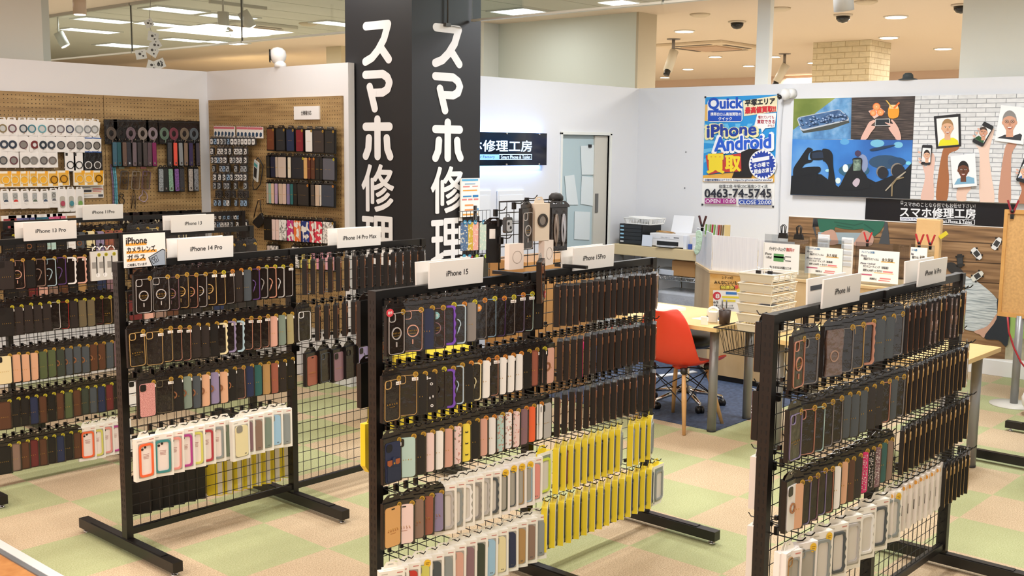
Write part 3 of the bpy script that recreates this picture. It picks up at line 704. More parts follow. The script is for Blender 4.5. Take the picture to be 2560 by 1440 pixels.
# ------------------------------------------------------------------ black mesh display racks
RH = 1.34
SLOT = M('#050505', .6)
def post_mesh():
    b = MB(); b.box((-.016, -.022, .07), (.016, .022, RH), BLK)
    for k in range(40):
        z = .16+k*.029
        for dy in (-.009, .009): b.box((-.0165, dy-.0025, z), (.0165, dy+.0025, z+.014), SLOT)
    return b.mesh('post')
def foot_mesh(L):
    b = MB(); b.box((-.024, -L, .022), (.024, L, .068), BLK)
    b.box((-.018, -L*.75, .068), (.018, L*.75, .072), BLK)
    return b.mesh('foot')
def leveler_mesh():
    b = MB(); b.cyl((0, 0, 0), (0, 0, .008), .016, CHROME, 12); b.cyl((0, 0, .008), (0, 0, .026), .006, CHROME, 8)
    return b.mesh('leveler')
def rail_mesh(w, h=.032):
    b = MB(); b.box((0.016, -.014, -h/2), (w-.016, .014, h/2), BLK); return b.mesh('rail')
def mesh_mesh(w):
    b = MB(); r = .0018; z0, z1 = .115, RH-.03
    n = int(w/.05); st = (w-.032)/n
    for i in range(1, n): x = .016+st*i; b.tube([(x, 0, z0), (x, 0, z1)], r, BLK, 4)
    k = int((z1-z0)/.05)
    for i in range(k+1): z = z0+(z1-z0)*i/k; b.tube([(.016, -.0035, z), (w-.016, -.0035, z)], r, BLK, 4)
    return b.mesh('mesh_panel')
def hook_mesh(L):
    b = MB(); r = .0023
    b.box((-.008, -.008, -.026), (.008, .004, .003), BLKP)
    b.tube([(0, -.006, 0), (0, -L+.012, 0), (0, -L, .004), (0, -L-.010, .016)], r, BLKP, 5)
    return b.mesh('hook')
PM, LVM = post_mesh(), leveler_mesh()
FM = {L: foot_mesh(L) for L in (.42,)}
HM = {}
def link(name, me, parent=None, loc=(0, 0, 0), rz=0):
    o = bpy.data.objects.new(name, me); COL.objects.link(o); o.parent = parent; o.location = loc; o.rotation_euler = (0, 0, rz)
    return o
RACKS = {}
def rack(key, xs, y, label, L=.42, feet=None):
    t = empty('mesh_display_rack', (xs[0], y, 0), 0, label, 'display rack', 'black mesh display racks')
    for i, x in enumerate(xs):
        link('post', PM, t, (x-xs[0], 0, 0))
        f = link('foot', FM[L], t, (x-xs[0], 0, 0))
        for s_ in (-1, 1): link('leveler', LVM, f, (0, s_*(L-.03), 0))
    for x0, x1 in zip(xs, xs[1:]):
        link('top_rail', rail_mesh(x1-x0), t, (x0-xs[0], 0, RH-.016))
        link('bottom_rail', rail_mesh(x1-x0, .028), t, (x0-xs[0], 0, .10))
        link('mesh_panel', mesh_mesh(x1-x0), t, (x0-xs[0], 0, 0))
    RACKS[key] = dict(o=t, x0=xs[0], y=y, hooks=0, extra=[])
    return t
def hook(key, x, z, L=.115, back=False, dy=0):
    R = RACKS[key]
    k = round(L, 3)
    if k not in HM: HM[k] = hook_mesh(L)
    if R['hooks'] < 100:
        o = link('hook', HM[k], R['o'], (x-R['x0'], (.006 if back else -.006), z), PI if back else 0); R['hooks'] += 1
    else: R['extra'].append((x-R['x0'], z, L, back))
rack('A', (2.41, 3.34, 4.25), 4.49, 'left black mesh rack, two bays of hanging phone cases before the pillar')
rack('B', (2.60, 3.46, 4.36), 2.99, 'middle black mesh rack nearest the red chair, with yellow boxes low down')
rack('C', (3.15, 4.02, 4.83), 1.69, 'right black mesh rack in the lower right corner before the mural')
rack('D', (2.28, 3.19, 4.09), 5.92, 'black mesh rack standing behind the left rack, cut by the left edge')
rack('E', (3.10, 4.02, 4.94), 7.25, 'rearmost black mesh rack close to the wooden pegboards')
rack('G', (6.70, 7.58), 1.86, 'black rack feet and post at the far right edge', )
NAME = {'A': 'left rack', 'B': 'middle rack', 'C': 'right rack', 'D': 'second-left rack', 'E': 'rearmost rack'}

# ------------------------------------------------------------------ hanging packages (face towards -Y, hung from the top)
PW, PH = .090, .172
U, V3, NY = (1, 0, 0), (0, 0, 1), (0, -1, 0)
CC = {  # colours
 'gold': '#c8a468', 'rose': '#c38a72', 'silver': '#b9b6b4', 'gray': '#8d8884', 'mauve': '#8a6a72', 'dark': '#2d2624', 'purple': '#7b4fc0', 'dpurple': '#5a3d78',
 'cream': '#e8dcae', 'lav': '#8f84a6', 'blue': '#a9c4cf', 'ltblue': '#bcd3e2', 'pink': '#d9a795', 'hot': '#e0347a', 'sage': '#7d8c80', 'khaki': '#a79c72', 'glit': '#c9807c',
 'olive': '#6a5f47', 'black': '#1d1a19', 'slate': '#4b5258', 'peach': '#dcac8a', 'navy': '#27304f', 'teal': '#2f5f5c', 'tan': '#b08a58', 'rbrown': '#9a5a48', 'white': '#efeeec',
 'mint': '#b3d2cb', 'brown': '#5b3a28', 'dkred': '#6b2a2a', 'green': '#54603f', 'dkgreen': '#3a4238', 'wht': '#f4f3f0', 'ppink': '#eed6d2', 'yel': '#f1dc4e', 'taupe': '#8e7466',
 'red': '#c8352e', 'tanl': '#dba86a', 'camo': '#6e7a68', 'orange': '#f06a3c', 'coral': '#e2948a', 'magenta': '#b3408c', 'yellow': '#d6d26a', 'tealc': '#3f8a8a', 'grey': '#8f9696', 'mred': '#b23a44', 'sky': '#9cc3de', 'lime': '#cfe04a', 'copper': '#946445'}
PK = {}
def cam_ring(b, c, y, m, x=-.021, z=-.034, w=.03, h=.032):
    o = (0, y, 0)
    b.ringplate(rrect(w, h, .009, 4, x, z), rrect(w-.0045, h-.0045, .0075, 4, x, z), o, U, V3, NY, .003, m)
def wav(pts, amp):      # make the straight long sides wavy
    out = []
    for x, z in pts: out.append((x+(amp*math.sin(z*2*PI/.032) if abs(x) > .03 else 0), z))
    return out
def dense(w, h, r):
    p = rrect(w, h, r, 4, 0, -.093); out = []
    for i in range(len(p)):
        a, c = p[i], p[(i+1) % len(p)]; out.append(a)
        if abs(a[1]-c[1]) > .04 and abs(a[0]-c[0]) < .001:
            out += [(a[0], a[1]+(c[1]-a[1])*k/16) for k in range(1, 16)]
    return out
def brandtext(b, y, m, x=0, z=-.108, w=.052): b.text('A  H  V  A  R', (x, y, z), U, V3, m, h=.0062, w=w, bold=.02); b.box((x-.013, y-.0003, z-.0105), (x+.013, y, z-.0095), m)
def pack_parts(style, col, t=.016):
    k = (style, col, t)
    if k in PK: return PK[k]
    c = CC.get(col, col)
    b = MB(); y = -t-.0006
    b.box((-PW/2, -t+.001, -PH), (PW/2, 0, 0), CARD)
    b.box((-PW/2+.001, -t, -PH+.001), (PW/2-.001, -t+.001, -.001), FILM)
    root = b.mesh('phone_case_package')
    a = MB(); m = M(c, .38); W_, H_ = .074, .150
    o = (0, y+.0006, 0)
    if style in ('clear', 'mag', 'loop', 'ahv', 'smile'):
        a.ringplate(rrect(W_, H_, .012, 4, 0, -.093), rrect(W_-(.008 if style == 'loop' else .0034), H_-(.008 if style == 'loop' else .0034), .010, 4, 0, -.093), o, U, V3, NY, .003, m)
        cam_ring(a, c, y, m)
    if style == 'wavy':
        P = dense(W_, H_, .013); a.ringplate(wav(P, .0022), wav([(x*.80, -.093+(z+.093)*.9) for x, z in P], .0028), o, U, V3, NY, .005, m); cam_ring(a, c, y, m)
    if style == 'loop':
        a.tube([(.016+.0*math.cos(q), y-.002, 0) if False else (-.004+.019*math.cos(q), y-.002, -.092+.019*math.sin(q)) for q in [math.radians(-35+i*14) for i in range(22)]], .0028, m, 6)
        a.tube([(.011, y-.002, -.103), (.006, y-.002, -.12), (-.004, y-.002, -.135)], .0028, m, 6)
    if style == 'mag':
        a.ringplate(ell(0, -.093, .0228, .0228, 28), ell(0, -.093, .0192, .0192, 28), o, U, V3, NY, .003, m)
        a.plate(rrect(.004, .018, .0018, 3, 0, -.133), o, U, V3, NY, .003, m); brandtext(a, y-.0005, GOLD, 0, -.092, .034)
    if style in ('solid', 'ring', 'glit', 'leather', 'flip', 'wallet', 'beads', 'floral', 'cats', 'smile'):
        mm = m if style not in ('glit',) else noisy('glitter_pink', [(.3, '#8d4c4c'), (.5, '#cf8b86'), (.7, '#ffd9cf')], 420, rough=.3)
        if style == 'floral': mm = noisy('floral_print_'+col, [(.40, c), (.56, c), (.60, '#d97a6c'), (.66, '#7ba08c')], 95)
        if style == 'smile': mm = M('#211d1d', .3)
        a.plate(rrect(W_, H_, .011, 4, 0, -.093), o, U, V3, NY, .0025, mm)
        yy = y-.0026
        if style in ('solid', 'ring', 'glit', 'floral', 'cats'):
            a.plate(rrect(.029, .031, .008, 4, -.021, -.036), (0, yy, 0), U, V3, NY, .0012, M('#201c1b', .3))
        if style in ('solid', 'leather', 'flip', 'ring'):
            for i in range(5): a.box((-.02+i*.010-.001, yy-.0006, -.104), (-.02+i*.010+.001, yy, -.100), GOLD)
        if style == 'ring':
            a.ringplate(ell(-.006, -.094, .018, .018, 22), ell(-.006, -.094, .012, .012, 22), (0, yy, 0), U, V3, NY, .003, M('#b9805f', .25, .7))
        if style == 'flip': a.plate(rrect(.016, .0045, .002, 3, 0, -.026), (0, yy, 0), U, V3, NY, .0006, M('#1a1615', .4)); brandtext(a, yy-.0004, M('#a8612c', .4))
        if style == 'leather': a.ringplate(rrect(W_-.004, H_-.004, .010, 4, 0, -.093), rrect(W_-.0055, H_-.0055, .0095, 4, 0, -.093), (0, yy, 0), U, V3, NY, .0005, M('#00000f', .6))
        if style == 'wallet':
            a.plate(rrect(.029, .03, .012, 4, -.018, -.038), (0, yy, 0), U, V3, NY, .0008, M('#171923', .35))
            a.plate(rrect(.06, .075, .006, 3, 0, -.125), (0, yy, 0), U, V3, NY, .002, M('#232c45', .4))
            a.plate([(-.03, -.083), (.03, -.083), (.03, -.1), (.02, -.104), (0, -.098), (-.02, -.106), (-.03, -.1)], (0, yy-.002, 0), U, V3, NY, .0015, M('#a35a35', .45))
            a.plate(rrect(.014, .03, .004, 3, 0, -.09), (0, yy-.0035, 0), U, V3, NY, .002, M('#2b3553', .4)); a.plate(ell(0, -.096, .0035, .0035, 10), (0, yy-.0055, 0), U, V3, NY, .0015, GOLD)
        if style == 'beads':
            rr = random.Random(5)
            for i in range(22):
                for jx in (.012, .02, .028): a.plate(ell(jx+rr.uniform(-.002, .002), -.024-i*.0063, .0022, .0022, 6), (0, yy, 0), U, V3, NY, .0012, M(rr.choice(['#ece6e2', '#c9b9b0', c]), .3))
        if style == 'cats':
            for x, z in ((-.028, -.075), (.022, -.05), (.022, -.095), (-.028, -.115), (.022, -.14)): a.plate([(x-.006, z-.004), (x-.006, z+.003), (x-.003, z), (x+.003, z), (x+.006, z+.003), (x+.006, z-.004)], (0, yy, 0), U, V3, NY, .0008, M('#1c1c1c', .5))
        if style == 'smile':
            for x, z in ((-.012, -.062), (.018, -.062), (-.008, -.145), (.02, -.145)): a.ringplate(ell(x, z, .006, .0055, 12), ell(x, z, .003, .003, 12), (0, yy, 0), U, V3, NY, .0006, WHITE)
            for x, z in ((.012, -.115), (.024, -.11)): a.plate(ell(x, z, .0025, .005, 8), (0, yy, 0), U, V3, NY, .0006, WHITE)
            for x0 in (-.02, -.006, .006): a.box((x0, yy-.0006, -.042), (x0+.010, yy, -.038), WHITE)
    if style == 'ahv': brandtext(a, y-.0003, GOLD)
    if style == 'bag':
        a = MB(); rr = random.Random(9); fm = M('#6e5a50', .12, bump=.9, bscale=30, coat=.6)
        P = [(-.034, -.012), (.036, -.010), (.040, -.06), (.036, -.11), (.041, -.165), (-.036, -.167), (-.032, -.11), (-.038, -.05)]
        a.plate(P, (0, y, 0), U, V3, NY, .006, fm); a.ringplate(ell(0, -.1, .02, .02, 18), ell(0, -.1, .016, .016, 18), (0, y-.006, 0), U, V3, NY, .002, M('#a88a78', .3))
    if style == 'edge':
        a = MB(); a.ringplate(rrect(PW-.002, PH-.004, .004, 3, 0, -PH/2), rrect(PW-.006, PH-.008, .004, 3, 0, -PH/2), (0, -t+.002, 0), U, V3, NY, .0028, M(c, .3, .3))
        cam_ring(a, c, y, M(c, .3))
    case = a.mesh('phone_case')
    PK[k] = (root, case); return PK[k]
def _tab():
    b = MB(); y = -.008
    b.ringplate([(-.045, 0), (.045, 0), (.040, .012), (.018, .027), (-.018, .027), (-.040, .012)], [(-.013, .015), (.013, .015), (.012, .018), (.006, .022), (-.006, .022), (-.012, .018)], (0, y, 0), U, V3, NY, .0015, FILM)
    return b.mesh('hang_tab')
TAB = _tab()
def _tabw(c):
    b = MB(); b.ringplate([(-.030, 0), (.030, 0), (.026, .012), (.016, .027), (-.016, .027), (-.026, .012)], [(-.012, .015), (.012, .015), (.011, .018), (.006, .021), (-.006, .021), (-.011, .018)], (0, -.008, 0), U, V3, NY, .0015, M(c, .45)); return b.mesh('hang_tab')
TABW = _tabw('#f0ecdf'); TABY = _tabw('#f3dc3c')
def _stick(c):
    b = MB(); b.plate(ell(0, 0, .0105, .0105, 16), (0, 0, 0), U, V3, NY, .0008, M(c, .35, .25))
    for z, w in ((.005, .008), (.001, .014), (-.0025, .014), (-.006, .007)): b.box((-w/2, -.0012, z-.0009), (w/2, -.0008, z+.0009), M('#4a3410', .5))
    return b.mesh('round_sticker')
STK = {'g': _stick('#c9a03c'), 'y': _stick('#d9cf3a'), 'o': _stick('#e8963c')}
def _price():
    b = MB(); b.box((-.012, -.0008, -.006), (.012, 0, .006), PAPER); b.box((-.009, -.0011, -.002), (.009, -.0008, .001), M('#9a8f8a', .6)); return b.mesh('price_label')
PRI = _price()
def _badge(c):
    b = MB(); b.plate([(.016*(1+.08*(k % 2))*math.cos(2*PI*k/20), .014*(1+.08*(k % 2))*math.sin(2*PI*k/20)) for k in range(20)], (0, 0, 0), U, V3, NY, .001, M(c, .45)); b.text('新作', (0, -.0014, 0), U, V3, WHITE, h=.011, w=.02, bold=.03); return b.mesh('new_badge')
LOOK = {'clear': 'clear case with {c} edge', 'mag': 'clear case with {c} ring', 'loop': 'clear case with {c} finger loop', 'ahv': 'full-width clear case with {c} edge', 'wavy': 'case with wavy {c} rim',
        'solid': 'plain {c} case', 'ring': '{c} case with ring holder', 'glit': 'glittery pink case', 'leather': '{c} leather case', 'flip': '{c} flip cover', 'wallet': 'navy case with brown card pocket',
        'beads': '{c} beaded case', 'floral': '{c} floral case', 'cats': 'yellow case with black cats', 'smile': 'black case with white smiley faces', 'bag': 'crinkled clear bag', 'edge': 'slim black box'}
CN = {'lav': 'lavender', 'ltblue': 'pale blue', 'hot': 'hot pink', 'glit': 'pink', 'rbrown': 'red-brown', 'dkred': 'dark red', 'dkgreen': 'dark green', 'wht': 'white', 'ppink': 'pale pink', 'yel': 'yellow',
      'tanl': 'light tan', 'dpurple': 'dark purple', 'tealc': 'teal', 'mred': 'red', 'rose': 'rose-gold', 'camo': 'camouflage green', 'copper': 'copper'}
def lab(style, col, i, row, key, bay):
    return '%s, %s from left, %s row, %s %s bay' % (LOOK[style].format(c=CN.get(col, col)), ORD[i], ORD[row] if row < 6 else 'lowest', NAME[key], bay)
BADGE = {}
def film_pack(style, col, loc, yaw, label, group, stick=None, price=False, t=.016, tilt=0, badge=None):
    root, case = pack_parts(style, col, t)
    nm = 'flip_cover_package' if style in ('flip', 'leather') else 'phone_case_package'
    o = link(nm, root, None, loc); o.rotation_euler = (0, tilt, yaw)
    tag(o, label, 'flip cover' if style in ('flip', 'leather') else 'phone case', group)
    link('case', case, o); link('hang_tab', TAB, o)
    if stick: link('round_sticker', STK[stick], o, (.032, -t-.0005, -.017))
    if price: link('price_label', PRI, o, (.030, -t-.0005, -.034))
    if badge:
        if badge not in BADGE: BADGE[badge] = _badge(badge)
        tag(link('new_badge', BADGE[badge], o, (-.034 if badge == '#d8434f' else 0, -t-.004, -.014 if badge == '#d8434f' else -.045)), 'scalloped round badge')
    return o
ZROW = {1: 1.288, 2: 1.050, 3: .818, 4: .572, 5: .334}
rj = random.Random(11)
def xat(px, py, Y): return ony(px, py, Y).x
def place_row(key, bay, row, items, px0, px1, py, yaw, first_yaw=None, t=.016, off=.10, z=None, stick='g', start=1, azrel=None):
    """items: 'style:colour[:flags]' hung from left to right between two measured points; flags p price, n no sticker, y yellow, o orange"""
    R = RACKS[key]; Y = R['y']-off; z = ZROW[row] if z is None else z
    n = len(items); xa = xat(px0, py, Y)+PW/2*math.cos(yaw or 0); xb = xat(px1, py, Y)-PW/2*abs(math.cos(yaw or 0))*.6
    i_f = items[0].endswith('f')
    for i, it in enumerate(items):
        if it == '-': continue
        q = it.split(':'); style, col = q[0], q[1]; fl = q[2] if len(q) > 2 else ''
        g = .088 if (first_yaw is not None or (i_f and azrel is not None)) else None
        x = xa if (i == 0 or g is None and i == 0) else (xa+(xb-xa)*i/max(1, n-1) if g is None else xa+g+(xb-xa-g)*(i-1)/max(1, n-2))
        x = max(x, R['x0']-.022)
        if azrel is not None: w = math.atan2(Y, x)-math.radians(azrel)
        else: w = yaw
        if 'f' in fl: w = math.radians(2)
        if i == 0 and first_yaw is not None: w = first_yaw
        st = None if ('n' in fl or style in ('edge', 'bag')) else ('y' if 'y' in fl else 'o' if 'o' in fl else stick)
        tt = t
        film_pack(style, col, (x, Y, z+rj.uniform(-.004, .004)), w+rj.uniform(-.03, .03), lab(style, col, start+i, row, key, bay), '%s row of the %s %s bay' % (ORD[row], NAME[key], bay), st, 'p' in fl, tt, rj.uniform(-.012, .012), '#d8434f' if 'R' in fl else '#8fc6cb' if 'T' in fl else '#eda04a' if 'O' in fl else None)
        hook(key, max(x, R['x0']+.024), z+.019, off+.03)
S_ = lambda s: s.split()
L25 = math.radians(-24)
# left rack
place_row('A', 'near', 1, S_('mag:silver mag:silver mag:mauve mag:gold mag:rose mag:silver mag:gold:p clear:gold:py clear:gray:po solid:dark:po solid:slate loop:dpurple:o loop:gray:y loop:rose:y loop:silver:y clear:silver:p'), 332, 722, 750, math.radians(-13), 0)
place_row('A', 'near', 2, S_('ahv:gold:p clear:gold:p clear:gold:p clear:rose:p clear:rose:p solid:dark:p solid:dark:p solid:black:p wavy:cream:p wavy:lav:p wavy:blue:p clear:rose:p clear:rose:p clear:rose:p solid:pink:p solid:sage:p solid:khaki:p'), 314, 724, 860, math.radians(-13), 0)
place_row('A', 'near', 3, S_('glit:glit:p clear:olive:p ring:black:p ring:sage:p ring:slate:p ring:peach:p ring:lav:p ring:peach:p ring:black:p clear:rose solid:navy solid:teal solid:tan solid:rbrown:p solid:dark:p solid:black:p'), 341, 726, 990, math.radians(-13), 0)
place_row('A', 'far', 1, S_('edge:dkred edge:gold '+'edge:copper '*13+'mag:silver:n'), 742, 1058, 690, .7, None, .024, azrel=4)
place_row('A', 'far', 2, S_('clear:white:nf '+'edge:copper '*13), 740, 1050, 820, .7, None, .024, azrel=4)
place_row('A', 'far', 3, S_('flip:rbrown:n clear:slate:n solid:mauve:n edge:black solid:lav:n solid:rbrown:n edge:copper'), 755, 970, 930, math.radians(12), None, .022)
# middle rack
place_row('B', 'near', 1, S_('mag:silver:R mag:pink solid:navy mag:mauve:T wavy:purple:y loop:ltblue:o solid:gray:y clear:gray:oO clear:sky:y clear:dpurple:o clear:gray:py clear:lav:po ahv:mint:py solid:black:py'), 962, 1340, 820, L25, 0)
place_row('B', 'near', 2, S_('ahv:gold:p clear:gold:p solid:black:p smile:black loop:dark:y wavy:purple loop:ltblue solid:black:o loop:cream:o solid:wht:po clear:rose:po solid:wht:po solid:wht:po solid:white:o solid:black leather:rbrown:p solid:black:yp'), 948, 1348, 1000, L25, 0)
place_row('B', 'near', 3, S_('wallet:navy:p solid:mint solid:black solid:ppink solid:wht solid:pink floral:ppink cats:yel solid:black solid:pink:o solid:white:o floral:mint floral:white:o floral:ppink solid:mauve:o solid:orange solid:wht:o'), 944, 1340, 1160, L25, 0)
place_row('B', 'near', 4, S_('flip:tanl flip:ppink flip:taupe flip:rbrown flip:lav'), 940, 1092, 1330, L25, 0)
place_row('B', 'far', 1, S_('edge:copper '*16+'bag:gray'), 1372, 1634, 740, .6, None, .024, azrel=2.5)
place_row('B', 'far', 2, S_('ring:pink:nf edge:copper edge:copper edge:copper edge:hot '+'edge:copper '*12), 1345, 1632, 900, .6, None, .024, azrel=2.5)
place_row('B', 'far', 3, S_('solid:silver:nf '+'edge:copper '*15), 1338, 1630, 1030, .6, None, .024, azrel=2.5)
# right rack
place_row('C', 'near', 1, S_('mag:rose clear:gray - bag:gray clear:gray clear:gold wavy:rose solid:slate solid:slate clear:gray'), 1966, 2234, 900, math.radians(-20), 0)
place_row('C', 'near', 2, S_('ahv:lav clear:rose clear:mint clear:gray clear:gray solid:slate solid:slate solid:slate solid:dark solid:dark clear:rose solid:slate clear:gray'), 1960, 2236, 1060, math.radians(-20), 0)
place_row('C', 'near', 3, S_('ring:white solid:peach clear:lav clear:mauve clear:lav clear:rose solid:wht solid:peach solid:brown solid:dark beads:hot beads:black beads:mauve solid:teal solid:taupe'), 1930, 2208, 1200, math.radians(-20), 0)
place_row('C', 'far', 1, S_('edge:copper edge:copper edge:copper edge:copper bag:gray bag:gray edge:gold edge:copper bag:gray bag:gray edge:gold edge:copper'), 2250, 2404, 800, .35, None, .018, azrel=2)
place_row('C', 'far', 2, S_('edge:gold '*14), 2246, 2410, 950, .35, None, .018, azrel=2)
place_row('C', 'far', 3, S_('edge:gold '*14), 2240, 2412, 1080, .35, None, .018, azrel=2)
place_row('C', 'far', 4, S_('edge:gold '*7), 2345, 2414, 1200, .35, None, .018, azrel=2)
# second-left rack
ZD = {1: 1.25, 2: 1.005, 3: .745, 4: .50, 5: .26}
DL = math.radians(-10)
for row, x0, x1, py, its in ((1, -8, 232, 680, 'solid:dark mag:pink solid:black loop:taupe loop:blue loop:dpurple wavy:white:p wavy:pink:p solid:dark:p'),
                      (2, -8, 292, 790, 'solid:black:py solid:dark:py solid:dark:p solid:dark:yp solid:dark:yp clear:white clear:red solid:dark solid:olive:y solid:olive:y clear:dkred:y ahv:gold:y clear:slate'),
                      (3, -14, 296, 910, 'solid:cream solid:peach solid:peach solid:peach solid:green solid:green ring:dkgreen ring:slate ring:slate ring:slate ring:brown ring:brown solid:slate solid:mauve'),
                      (4, -14, 296, 1030, 'leather:brown leather:black leather:black leather:navy leather:brown leather:black leather:brown leather:green leather:brown leather:dkgreen leather:slate leather:navy leather:dkred leather:black'),
                      (5, -14, 196, 1130, 'leather:black leather:taupe leather:brown leather:dkred leather:brown leather:black leather:navy leather:black leather:brown')):
    place_row('D', 'near', row, S_(its), x0, x1, py, DL, None, z=ZD[row], stick='y' if row in (2, 4, 5) else 'g')
for row, py, its in ((1, 620, 'solid:brown clear:white solid:dark clear:gray solid:black solid:mauve solid:dark loop:white solid:dark solid:black solid:dark'),
                     (2, 760, 'solid:dkred solid:pink solid:taupe solid:brown solid:black solid:dark clear:gray solid:navy solid:black solid:dark solid:black'),
                     (3, 880, 'solid:hot clear:white floral:white solid:yel floral:ppink solid:navy floral:pink solid:red solid:wht solid:black solid:teal'),
                     (4, 980, 'solid:wht solid:yel solid:black solid:lime solid:mint solid:pink solid:black solid:wht solid:mint solid:lav solid:black')):
    place_row('D', 'far', row, S_(its), 318, 632, py, DL, None, z=ZD[row], stick='g')
# rearmost rack
for bay, x0, x1, row, its in (('near', 2, 300, 1, 'solid:black:y solid:dark ring:black solid:dark solid:mint solid:black solid:white ring:slate solid:cream solid:lav flip:rbrown flip:rbrown'), ('far', 318, 505, 1, 'solid:black solid:dark loop:cream solid:black solid:dark loop:cream solid:black solid:dark'),
                       ('near', 2, 300, 2, 'solid:black solid:dark solid:dkred solid:pink solid:taupe solid:brown solid:black solid:tan solid:dark solid:navy solid:mauve solid:orange')):
    place_row('E', bay, row, S_(its), x0, x1, 600, math.radians(-8), None, z={1: 1.27, 2: .98}[row])

# ------------------------------------------------------------------ boxed cases
BXK = {}
def box_parts(kind, col):
    k = (kind, col)
    if k in BXK: return BXK[k]
    c = CC.get(col, col); w, h, t = .098, .195, .026
    b = MB()
    if kind == 'yellow':
        m = M('#f2d92f', .4); P = [(-w/2, -h), (w/2-.024, -h), (w/2, -h+.03), (w/2, 0), (-w/2, 0)]
        b.plate(P, (0, 0, 0), U, V3, NY, t-.001, m); b.plate(P, (0, -t+.001, 0), U, V3, NY, .001, M('#f3f1e4', .45))
        b.box((-w/2+.004, 0, -h+.004), (-.022, .0008, -.004), M('#efe9dc', .45))
        wp = [(-w/2+.014, -h+.016), (w/2-.03, -h+.016), (w/2-.012, -h+.04), (w/2-.012, -.014), (-w/2+.014, -.014)]
        b.plate(wp, (0, -t, 0), U, V3, NY, .0006, M('#8a9488', .3))
        b.ringplate(ell(-w/2+.012, -h+.012, .005, .005, 6), ell(-w/2+.012, -h+.012, .003, .003, 6), (0, -t, 0), U, V3, NY, .0008, M('#222222', .5))
    elif kind == 'slim':
        t = .022; w = .086; h = .185
        b.box((-w/2, -t, -h), (w/2, 0, 0), M('#ece4dc', .45)); b.plate(ell(-w/2+.014, -.016, .009, .009, 14), (0, -t, 0), U, V3, NY, .0008, M('#e5a54a', .4))
        b.box((-w/2-.0006, -.012, -.125), (-w/2, -.009, -.085), M('#4a4643', .5))
        b.plate(ell(-.011, -.016, .008, .008, 14), (-w/2, 0, 0), (0, 1, 0), V3, (-1, 0, 0), .0008, M('#e5a54a', .4))
    else:
        m = M('#f2efe6' if kind != 'plain' else '#efeae6', .45)
        b.box((-w/2, -t, -h), (w/2, 0, 0), m); b.plate(rrect(w-.022, h-.038, .004, 3, .001, -h/2-.004), (0, -t, 0), U, V3, NY, .0006, M('#a9a59b', .3))
        b.box((-w/2+.008, -t-.0005, -.013), (-w/2+.032, -t, -.009), M('#c7c2b8', .5)); b.box((w/2-.03, -t-.0005, -.013), (w/2-.008, -t, -.009), M('#c9857c', .5))
    root = b.mesh('box')
    a = MB(); y = -t-.0006; o = (0, y, 0); m = M(c, .3)
    if kind == 'window':
        a.plate(rrect(.068, .150, .016, 5, 0, -h/2-.004), o, U, V3, NY, .0015, M('#efe3dc', .25)); a.ringplate(rrect(.070, .152, .016, 5, 0, -h/2-.004), rrect(.052, .132, .010, 5, 0, -h/2-.004), (0, y-.0012, 0), U, V3, NY, .005, m)
        for x, z in ((-.018, -.034), (-.004, -.042), (-.018, -.05)): a.plate(ell(x, z, .006, .006, 10), (0, y-.0016, 0), U, V3, NY, .001, M('#2f2a2a', .3))
        for z, wd in ((-.075, .03), (-.082, .026), (-.088, .028), (-.094, .024)): a.box((-wd/2, y-.002, z-.0016), (wd/2, y-.0014, z+.0012), M('#b78f88', .5))
    elif kind == 'grip':
        P = rrect(.066, .150, .015, 5, 0, -h/2-.004); P = [(x*(1-.07*math.cos((z+h/2)*2*PI/.16)), z) for x, z in P]
        a.plate(P, o, U, V3, NY, .005, m); a.plate(rrect(.034, .034, .010, 4, -.013, -.042), (0, y-.005, 0), U, V3, NY, .001, M('#8e8a80', .3))
        for x in (.016, .022): a.plate(ell(x, -.165, .002, .003, 8), (0, y-.005, 0), U, V3, NY, .0006, M('#555555', .4))
    elif kind in ('wavybox', 'yellow'):
        P = dense(.066, .146, .015); P = [(x, z-.006) for x, z in P]
        am = .0035 if kind == 'wavybox' else 0
        a.ringplate(wav(P, am), wav([(x*.74, -.099+(z+.099)*.88) for x, z in P], am*.8), o, U, V3, NY, .006, m); a.plate([(x*.74, -.099+(z+.099)*.88) for x, z in P], o, U, V3, NY, .001, M('#d9d4cc', .3))
    elif kind == 'plain':
        a.ringplate(rrect(.070, .150, .013, 4, 0, -h/2-.004), rrect(.064, .144, .011, 4, 0, -h/2-.004), o, U, V3, NY, .003, m); cam_ring(a, c, y, m)
    elif kind == 'slim': a.box((-.02, y, -.16), (.02, y+.0004, -.05), M('#d8d0c8', .4))
    case = a.mesh('phone_case'); BXK[k] = (root, case, t); return BXK[k]
def _ytag():
    b = MB(); b.plate(ell(0, 0, .014, .016, 16), (0, 0, 0), U, V3, NY, .001, M('#efc232', .4)); b.box((-.008, -.0013, .002), (.008, -.001, .004), M('#7a5a10', .5)); b.box((-.006, -.0013, -.004), (.006, -.001, -.002), M('#7a5a10', .5)); return b.mesh('yellow_sticker')
YTG = _ytag()
def boxed(kind, col, loc, yaw, label, group, tab=True, ytag=False, tilt=0):
    root, case, t = box_parts(kind, col)
    o = link({'yellow': 'yellow_case_box', 'slim': 'slim_white_box'}.get(kind, 'white_window_box'), root, None, loc); o.rotation_euler = (0, tilt, yaw)
    tag(o, label, 'boxed phone case', group)
    link('case', case, o)
    if tab: link('hang_tab', TABY if kind == 'yellow' else TABW, o)
    if ytag: link('yellow_sticker', YTG, o, (.028, -t-.001, -.02))
    return o
BL = {'window': 'white box with {c} bumper case', 'grip': 'white box with {c} curvy case', 'wavybox': 'white box with wavy {c} case', 'plain': 'white box with plain {c} case', 'yellow': 'yellow box with {c} case', 'slim': 'slim white box with orange dot'}
